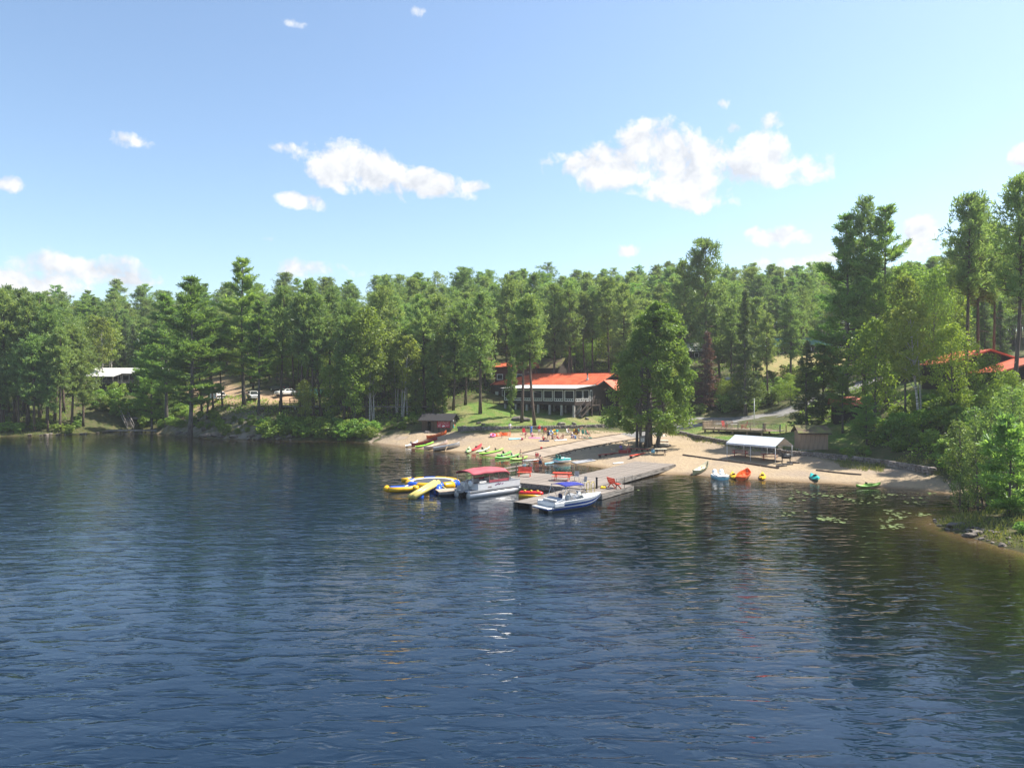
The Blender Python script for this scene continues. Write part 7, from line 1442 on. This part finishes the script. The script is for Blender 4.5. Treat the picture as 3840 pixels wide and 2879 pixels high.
# --- chairs, floats, towels, toys
def camp_chair(px, py, rz, label, m):
    P = gp(px, py); o = thing('camp_chair', label, 'camp chair', P, rz); MB().box((0, 0, .42), (.52, .48, .04)).build('seat', m, o, bevel=.01); MB().box((0, .28, .72), (.52, .04, .62), M=Matrix.Rotation(-.22, 3, 'X')).build('backrest', m, o, bevel=.01)
    for sx in (-1, 1): MB().tube([(sx * .27, -.26, 0), (sx * .27, .26, .62)], .016, 6).build('leg', 'black_metal', o); MB().tube([(sx * .27, .26, 0), (sx * .27, -.24, .6)], .016, 6).build('leg', 'black_metal', o); MB().box((sx * .28, 0, .62), (.07, .5, .02)).build('armrest', m, o)
camp_chair(1966, 1630, .3, 'red camp chair behind the child in magenta', 'red_cloth'); camp_chair(2044, 1629, .1, 'orange camp chair near the stone wall', 'orange_cloth'); camp_chair(2133, 1631, .9, 'low striped folding chair near the stone wall', 'white_cloth'); camp_chair(2189, 1636, .5, 'dark green camp chair standing empty', 'dgreen_cloth'); camp_chair(2203, 1638, .9, 'dark green camp chair with a fair-haired sitter', 'dgreen_cloth'); camp_chair(2160, 1632, -.3, 'brown and yellow camp chair beside the bending man', 'brown_cloth')
def ring_float(px, py, label, m, r=.38, t=.14, tilt=0.0, rz=0.0, m2=None):
    P = gp(px, py); o = thing('swim_ring', label, 'swim ring', P + Vector((0, 0, t * .9 + r * abs(math.sin(tilt)))), rz); o.rotation_euler = (tilt, 0, rz)
    for k in range(6): a0, a1 = PI / 3 * k, PI / 3 * (k + 1); MB().tube([(r * math.cos(a), r * math.sin(a), 0) for a in np.linspace(a0, a1, 6)], t, 10).build('ring_segment', m2 if (m2 and k % 2) else m, o, True)
ring_float(2079, 1630, 'yellow swim ring propped upright among the beach chairs', 'yellow_plastic', .33, .13, 1.3, .2); ring_float(2160, 1630, 'brown and yellow swim ring leaning by the bending man', 'yellow_plastic', .4, .15, 1.2, -.3, 'brown_plastic'); ring_float(1848, 1639, 'pink swim ring lying at the end of the sunbathers', 'pink_plastic', .35, .15, .5); ring_float(2066, 1632, 'white and blue swim ring among the beach chairs', 'white_plastic', .3, .12, 1.3, .1, 'blue_plastic')
def raft(px, py, rz, label, tilt=.3):
    P = gp(px, py); o = thing('air_raft', label, 'air raft', P + Vector((0, 0, .22)), rz); o.rotation_euler = (tilt, 0, rz)
    for k in range(5): MB().tube([(-.8, -.32 + .16 * k, 0), (.8, -.32 + .16 * k, 0)], .09, 8).build('raft_tube', 'orange_plastic', o, True)
    MB().tube([(-.85, -.36, .05), (-.85, .36, .05)], .13, 8).build('headrest', 'orange_plastic', o, True)
raft(1862, 1636, .2, 'orange air raft lying next to the pink ring', .55); raft(1896, 1634, -.1, 'orange air raft propped beside the pale blue towel', .7)
def towel(px, py, rz, L, W, m, label):
    P = gp(px, py); o = thing('beach_towel', label, 'towel', P, rz); g = np.random.default_rng(int(px)); n, k = 12, 7; rows = []
    ca, sa = math.cos(rz), math.sin(rz)
    for i in range(n):
        r = []
        for q in range(k): x, y = (i / (n - 1) - .5) * L, (q / (k - 1) - .5) * W; r.append((x, y, hz(P.x + ca * x - sa * y, P.y + sa * x + ca * y) - P.z + .035 + .02 * g.random()))
        rows.append(r)
    b = MB(); b.grid(rows); c = b.build('cloth', m, o, True); md = c.modifiers.new('thick', 'SOLIDIFY'); md.thickness = .02; MB().bar((-L / 2 + .06, -W / 2, rows[0][0][2] + .018), (-L / 2 + .06, W / 2, rows[0][-1][2] + .018), .05, .012).build('hem_stripe', 'white_cloth', o)
towel(1930, 1646, .1, 1.9, 1.0, 'sky_cloth', 'pale blue towel spread on the sand beside the orange raft'); towel(2004, 1643, .05, 1.9, .9, 'pink_cloth', 'pink towel under the person in pink'); towel(2102, 1651, .1, 1.9, .9, 'white_cloth', 'white towel under the leaning person in red'); towel(2040, 1654, 0, 1.6, .8, 'navy_cloth', 'dark mat under the dark-haired person'); towel(2200, 1643, .2, 1.7, .8, 'dgreen_cloth', 'green towel before the dark green chairs'); towel(2318, 1737, .1, 1.3, .6, 'white_cloth', 'white towel alone on the sand before the gangway'); towel(2188, 1731, .35, 3.0, 1.6, 'grey_cloth', 'large grey mat at the water beside the ramp stones')
for (px, py, m, lab) in ((2030, 1684, 'red_plastic', 'red sand toy lying alone in the middle of the beach'), (2158, 1646, 'blue_plastic', 'bright blue toy bucket by the bending man'), (1958, 1650, 'magenta_cloth', 'small magenta toy on the sand near the pale blue towel')):
    o = thing('toy_bucket', lab, 'toy', gp(px, py)); MB().lathe([(.12, 0), (.19, .3), (.2, .31), (.18, .31), (.11, .04)], 14).build('pail', m, o, True); MB().tube([(-.18, 0, .3), (-.12, 0, .45), (.12, 0, .45), (.18, 0, .3)], .014, 6).build('handle', 'white_plastic', o)
o = thing('cool_box', 'blue cool box beside the dark green chairs', 'cool box', gp(2152, 1642)); MB().box((0, 0, .2), (.55, .35, .4)).build('box', 'blue_plastic', o, bevel=.03); MB().box((0, 0, .43), (.58, .38, .06)).build('lid', 'white_plastic', o, bevel=.02)
P = gpx(2010, 1732, .05); o = thing('orange_float', 'orange float held at the water by the child in red', 'swim float', (P.x, P.y, .12)); MB().box((0, 0, 0), (.7, .45, .14)).build('pad', 'orange_plastic', o, bevel=.05); MB().tube([(-.35, -.2, .08), (.35, -.2, .08)], .05, 8).build('grip', 'orange_plastic', o, True)
o = thing('rock_slab', 'pale stone step before the boathouse door', 'stone', (-14.9, 124.7, hz(-14.9, 124.7) + .1)); link('stone', STONES[0], None, o).scale = (.9, .6, .4); link('stone', STONES[1], None, o, loc=(.5, .1, -.02)).scale = (.5, .45, .3)
# --- vehicles
mat('car_white', (.78, .78, .77), .25, var=.02, coat=.6); mat('car_dark', (.035, .042, .06), .25, var=.05, coat=.6); mat('car_glass', (.02, .025, .03), .06, spec=.6, var=.05); mat('tyre', (.02, .02, .02), .9); mat('rim', (.45, .45, .46), .35, .8); mat('lamp_lens', (.75, .75, .72), .15); mat('tail_lens', (.5, .02, .02), .25)
def car(label, loc, rz, paint, kind='suv', L=4.9, W=1.9, Hh=1.8, name='car'):
    o = thing(name, label, {'suv': 'car', 'pickup': 'pickup truck', 'hatch': 'car'}[kind], loc, rz); s = L / 4.9; hw = W / 2
    prof = [(-2.42, .42), (-2.45, .78), (-2.40, 1.02), (.95, 1.06), (1.2, 1.04), (2.25, .94), (2.42, .78), (2.45, .42), (2.2, .32), (-2.2, .32)]
    rows = []
    for y, ins, zt in ((-hw, .10, 0), (-hw + .02, .03, 0), (-hw + .10, 0, .0), (0, 0, .03), (hw - .10, 0, .0), (hw - .02, .03, 0), (hw, .10, 0)): rows.append([((x - math.copysign(ins, x)) * s, y, z + (zt if z > .9 else 0) + (ins * .5 if z < .6 else -ins * .4)) for x, z in prof])
    b = MB(); b.grid(rows, True); k = len(prof); b.f.append(tuple(range(k))); b.f.append(tuple(range(len(b.v) - k, len(b.v)))); b.build('body', paint, o, True)
    x0, x1, x2, x3 = {'suv': (-2.38, -2.2, .25, .95), 'pickup': (-.55, -.45, .35, 1.0), 'hatch': (-2.2, -1.4, .1, 1.0)}[kind]
    c = MB(); zt = Hh; base = [(x0 * s, 1.03), (x3 * s, 1.03)]; top = [(x1 * s, zt), (x2 * s, zt)]
    V = [(base[0][0], -hw + .06, 1.0), (base[1][0], -hw + .06, 1.0), (base[1][0], hw - .06, 1.0), (base[0][0], hw - .06, 1.0), (top[0][0], -hw + .22, zt - .04), (top[1][0], -hw + .22, zt - .04), (top[1][0], hw - .22, zt - .04), (top[0][0], hw - .22, zt - .04)]
    c.add(V, [(0, 1, 5, 4), (1, 2, 6, 5), (2, 3, 7, 6), (3, 0, 4, 7), (4, 5, 6, 7)]); cb = c.build('cabin', paint, o, bevel=.04)
    def pane(i, q, u0, u1, v0, v1, nm):    # glass slightly proud of the cabin face
        P_ = [Vector(V[a]) for a in q]; f = lambda u, v: P_[0].lerp(P_[1], u).lerp(P_[3].lerp(P_[2], u), v); n = (P_[1] - P_[0]).cross(P_[3] - P_[0]).normalized() * .012
        a, b_, c_, d_ = f(u0, v0) + n, f(u1, v0) + n, f(u1, v1) + n, f(u0, v1) + n; MB().add([a, b_, c_, d_, a - n * 1.5, b_ - n * 1.5, c_ - n * 1.5, d_ - n * 1.5], [(0, 1, 2, 3), (0, 4, 5, 1), (1, 5, 6, 2), (2, 6, 7, 3), (3, 7, 4, 0)]).build(nm, 'car_glass', o)
    for q in ((0, 1, 5, 4), (2, 3, 7, 6)):
        sp = ((.06, .30), (.34, .60), (.64, .92)) if kind == 'suv' else (((.08, .5), (.54, .9)))
        for u0, u1 in sp:
            if q[0] == 2: u0, u1 = 1 - u1, 1 - u0
            pane(0, q, u0, u1, .12, .88, 'side_window')
    pane(0, (1, 2, 6, 5), .06, .94, .08, .92, 'windscreen'); pane(0, (3, 0, 4, 7), .08, .92, .15, .9, 'rear_window')
    for x in (-1.45 * s, 1.5 * s):
        for sy in (-1, 1):
            w = MB(); w.tube([(x, sy * (hw - .22), .36), (x, sy * (hw - .0), .36)], .36, 18); w_ = w.build('wheel', 'tyre', o, True); MB().tube([(x, sy * (hw - .01), .36), (x, sy * (hw + .012), .36)], .23, 14).build('rim', 'rim', w_)
    for sy in (-1, 1): MB().box((2.40 * s, sy * (hw - .3), .80), (.12, .36, .15)).build('headlight', 'lamp_lens', o, bevel=.03); MB().box((-2.42 * s, sy * (hw - .12), .88), (.08, .16, .3)).build('tail_light', 'tail_lens', o, bevel=.02); MB().box((.85 * s, sy * (hw + .09), 1.12), (.12, .18, .14)).build('wing_mirror', paint if kind != 'pickup' else 'black_metal', o, bevel=.03)
    MB().box((2.43 * s, 0, .72), (.06, 1.0, .22)).build('grille', 'black_metal', o, bevel=.02); MB().box((2.44 * s, 0, .45), (.1, W - .2, .14)).build('front_bumper', paint, o, bevel=.03); MB().box((-2.44 * s, 0, .48), (.12, W - .16, .16)).build('rear_bumper', 'steel' if kind == 'pickup' else paint, o, bevel=.03)
    if kind == 'pickup':
        MB().box2((-2.36 * s, -hw + .12, 1.05), (-.62 * s, hw - .12, 1.075)).build('cargo_bed', 'black_metal', o)
        for sy in (-1, 1): MB().box2((-2.4 * s, sy * (hw - .06) - .05, 1.0), (-.58 * s, sy * (hw - .06) + .05, 1.42)).build('bed_side', paint, o, bevel=.02)
        MB().box2((-2.44 * s, -hw + .1, 1.0), (-2.38 * s, hw - .1, 1.40)).build('tailgate', paint, o, bevel=.015)
        for (x, y, z, m) in ((-1.2, .3, 1.3, 'brown_plastic'), (-1.7, -.35, 1.28, 'grey_plastic'), (-1.0, -.4, 1.35, 'black_plastic')): MB().box((x, y, z), (.6, .55, .45)).build('cargo_bundle', m, o, bevel=.06)
    else: MB().box((-2.455 * s, 0, .7), (.02, .5, .12)).build('number_plate', 'lamp_white', o)
def gcar(x, y): return (x, y, hz(x, y) + .02)
car('white sport utility car parked nose to the lake', gcar(-54.6, 150), math.atan2(-.86, .5), 'car_white'); car('white pickup truck with a loaded bed seen from behind', gcar(-63.6, 154.5), math.atan2(.98, .18), 'car_white', 'pickup', 5.3, 1.95, 1.85, 'pickup_truck')
car('dark blue sport utility car parked behind the white hatchback', gcar(-51.6, 157.5), math.atan2(.5, -.86), 'car_dark'); car('white hatchback parked beside the post fence', gcar(-48.8, 152.8), math.atan2(-.75, -.65), 'car_white', 'hatch', 4.3, 1.8, 1.55)
P = (58.5, 141, hz(58.5, 141)); car('silver-white car parked on the tan field', gcar(47.7, 151), 2.8, 'car_white', 'hatch', 4.4, 1.8, 1.5)
# --- water lilies
mat('lily_pad', (.15, .20, .06), .5, var=.2, scale=3, rnd=.25)
pm = []
for k in range(3):
    n = 13; a0 = .25; pts = [(0, 0)] + [(math.cos(a) * (1 + .05 * math.sin(3 * a + k)), math.sin(a)) for a in np.linspace(a0, 2 * PI - a0, n)]; b = MB(); b.prism(pts, 0, .06); me = b.mesh('lily_pad'); me.materials.append(MAT['lily_pad']); pm.append(me)
g = np.random.default_rng(21); pads = 0
for (x, y, w, h, n) in [(3052, 1853, 60, 5, 14), (3135, 1862, 30, 7, 18), (3190, 1874, 22, 4, 8), (3095, 1858, 30, 4, 8), (3095, 1944, 45, 8, 24), (3150, 1955, 30, 6, 12), (3085, 1948, 22, 6, 8), (3345, 1855, 55, 4, 12), (3290, 1864, 30, 4, 8), (3440, 1868, 40, 5, 10), (3350, 1925, 40, 6, 14), (3320, 1948, 35, 6, 12), (3345, 1974, 48, 9, 22), (3455, 1930, 42, 6, 14), (3385, 1940, 18, 4, 6), (3430, 1885, 45, 6, 10), (2985, 1870, 60, 10, 12), (3250, 1885, 60, 8, 8), (3330, 1915, 20, 3, 6), (2960, 1925, 50, 14, 8), (2390, 1838, 14, 3, 3), (3010, 1845, 40, 5, 8), (3220, 1846, 50, 4, 8), (3480, 1850, 40, 6, 10)]:
    for _ in range(n):
        P = gpx(x + g.normal() * w * .55, y + g.normal() * h * .55, 0)
        if hz(P.x, P.y) > -.12: continue
        o = link('lily_pad', pm[g.integers(3)], None); s = g.uniform(.08, .16); o.scale = (s, s, .12); o.location = (P.x, P.y, .004 + .002 * g.random()); o.rotation_euler = (0, 0, g.uniform(0, 6.28)); tag(o, 'yellow-green lily pad floating in the bay before the stone bank', 'lily pad', 'lily pads in the bay'); pads += 1
print('pads', pads)
leaf_mat('lawn_blades', (.075, .15, .028), (.17, .22, .06), .3)
# --- grass and undergrowth (uncountable)
def blades_field(name, label, areas, leaf, Ln, Wd, seed, up=1.0, disc=False):
    g = np.random.default_rng(seed); Ps = []
    for poly, n in areas:
        Q = np.array(poly); x = g.uniform(Q[:, 0].min(), Q[:, 0].max(), n * 3); y = g.uniform(Q[:, 1].min(), Q[:, 1].max(), n * 3); m = in_poly(x, y, poly) & (fbm(x / 1.3, y / 1.3, seed) > .40); x, y = x[m][:n], y[m][:n]; Ps.append(np.stack([x, y, H(x, y)], -1))
    P = np.concatenate(Ps); P = P[P[:, 2] > .04]; n = len(P); D = unit(np.array([0, 0, up]) + g.normal(size=(n, 3)) * .45); D[:, 2] = np.abs(D[:, 2])
    V = blades(P - np.array([0, 0, .03]), D, g.uniform(*Ln, n), g.uniform(*Wd, n), g, .2) if not disc else discs(P + np.array([0, 0, 1.0]) * g.uniform(.05, Ln[1], n)[:, None], unit(np.array([0, 0, .8]) + g.normal(size=(n, 3)) * .6), g.uniform(*Wd, n), g)
    o = np_quads(name, V, leaf, None, np.clip(g.normal(.5, .25, n), 0, 1)); tag(o, label, None, None, 'stuff')
blades_field('grass', 'long yellow-green grass along the shores and banks', [([(-140, 136.5), (-102, 141.2), (-89, 147), (-89, 152), (-100, 151), (-140, 145)], 6000), ([(-86, 161), (-76, 154), (-74, 158), (-84, 165)], 1500), ([(-74, 151), (-56, 136), (-46, 133), (-46, 141), (-60, 146), (-70, 153)], 4500), ([(31.3, 53), (31.6, 45), (38, 38), (46, 44), (42, 55), (35, 55.6)], 5000), ([(26, 117), (28.6, 105), (33, 94), (37, 88.6), (36, 86.8), (31.5, 92), (27, 103), (25, 115)], 2500), ([(38, 84), (41, 84), (42.5, 79), (40, 77), (37.5, 81)], 1200), ([(44, 66), (46, 71), (44.2, 80), (42.4, 80), (42.6, 70)], 800)], 'grass_blades', (.18, .5), (.05, .11), 31)
blades_field('lawn_grass', 'short mown grass of the lodge lawn and terrace', [(LAWN1, 9000), (LAWN2, 8000), (LAWN3, 1500), (LAWN4, 2500)], 'lawn_blades', (.05, .14), (.05, .10), 33)
blades_field('undergrowth', 'low leafy undergrowth on the forest floor', [([(-140, 142), (-92, 150), (-100, 170), (-140, 172)], 5000), ([(-76, 156), (-66, 149), (-56, 142), (-45, 137), (-26, 133), (-18, 134), (-14, 150), (-46, 146), (-68, 160)], 9000), ([(-45, 156), (-12, 146), (-6, 150), (10, 160), (36, 148), (50, 136), (58, 146), (50, 175), (-40, 180)], 14000), ([(44, 90), (44, 80), (46, 70), (60, 66), (64, 80), (52, 96)], 7000), ([(44, 110), (46, 98), (56, 96), (60, 125), (50, 122)], 4000)], 'shrub_leaves', (.15, .6), (.16, .38), 37, disc=True)
# ------------------------------------------------------------------ summer haze
def haze():
    m = bpy.data.materials.new('haze'); m.use_nodes = True; nt = m.node_tree; nt.nodes.clear(); out = nt.nodes.new('ShaderNodeOutputMaterial'); v = nt.nodes.new('ShaderNodeVolumePrincipled')
    v.inputs['Color'].default_value = (.86, .90, .95, 1); v.inputs['Density'].default_value = HAZE; v.inputs['Anisotropy'].default_value = .35; nt.links.new(v.outputs[0], out.inputs['Volume'])
    MAT['haze'] = m; o = MB().box2((-1300, -1300, -14), (1300, 1300, 72)).build('haze', 'haze'); tag(o, 'thin pale summer haze hanging in the air', None, None, 'stuff')
    m.cycles.homogeneous_volume = True if hasattr(m.cycles, 'homogeneous_volume') else None
HAZE = .0003
haze()
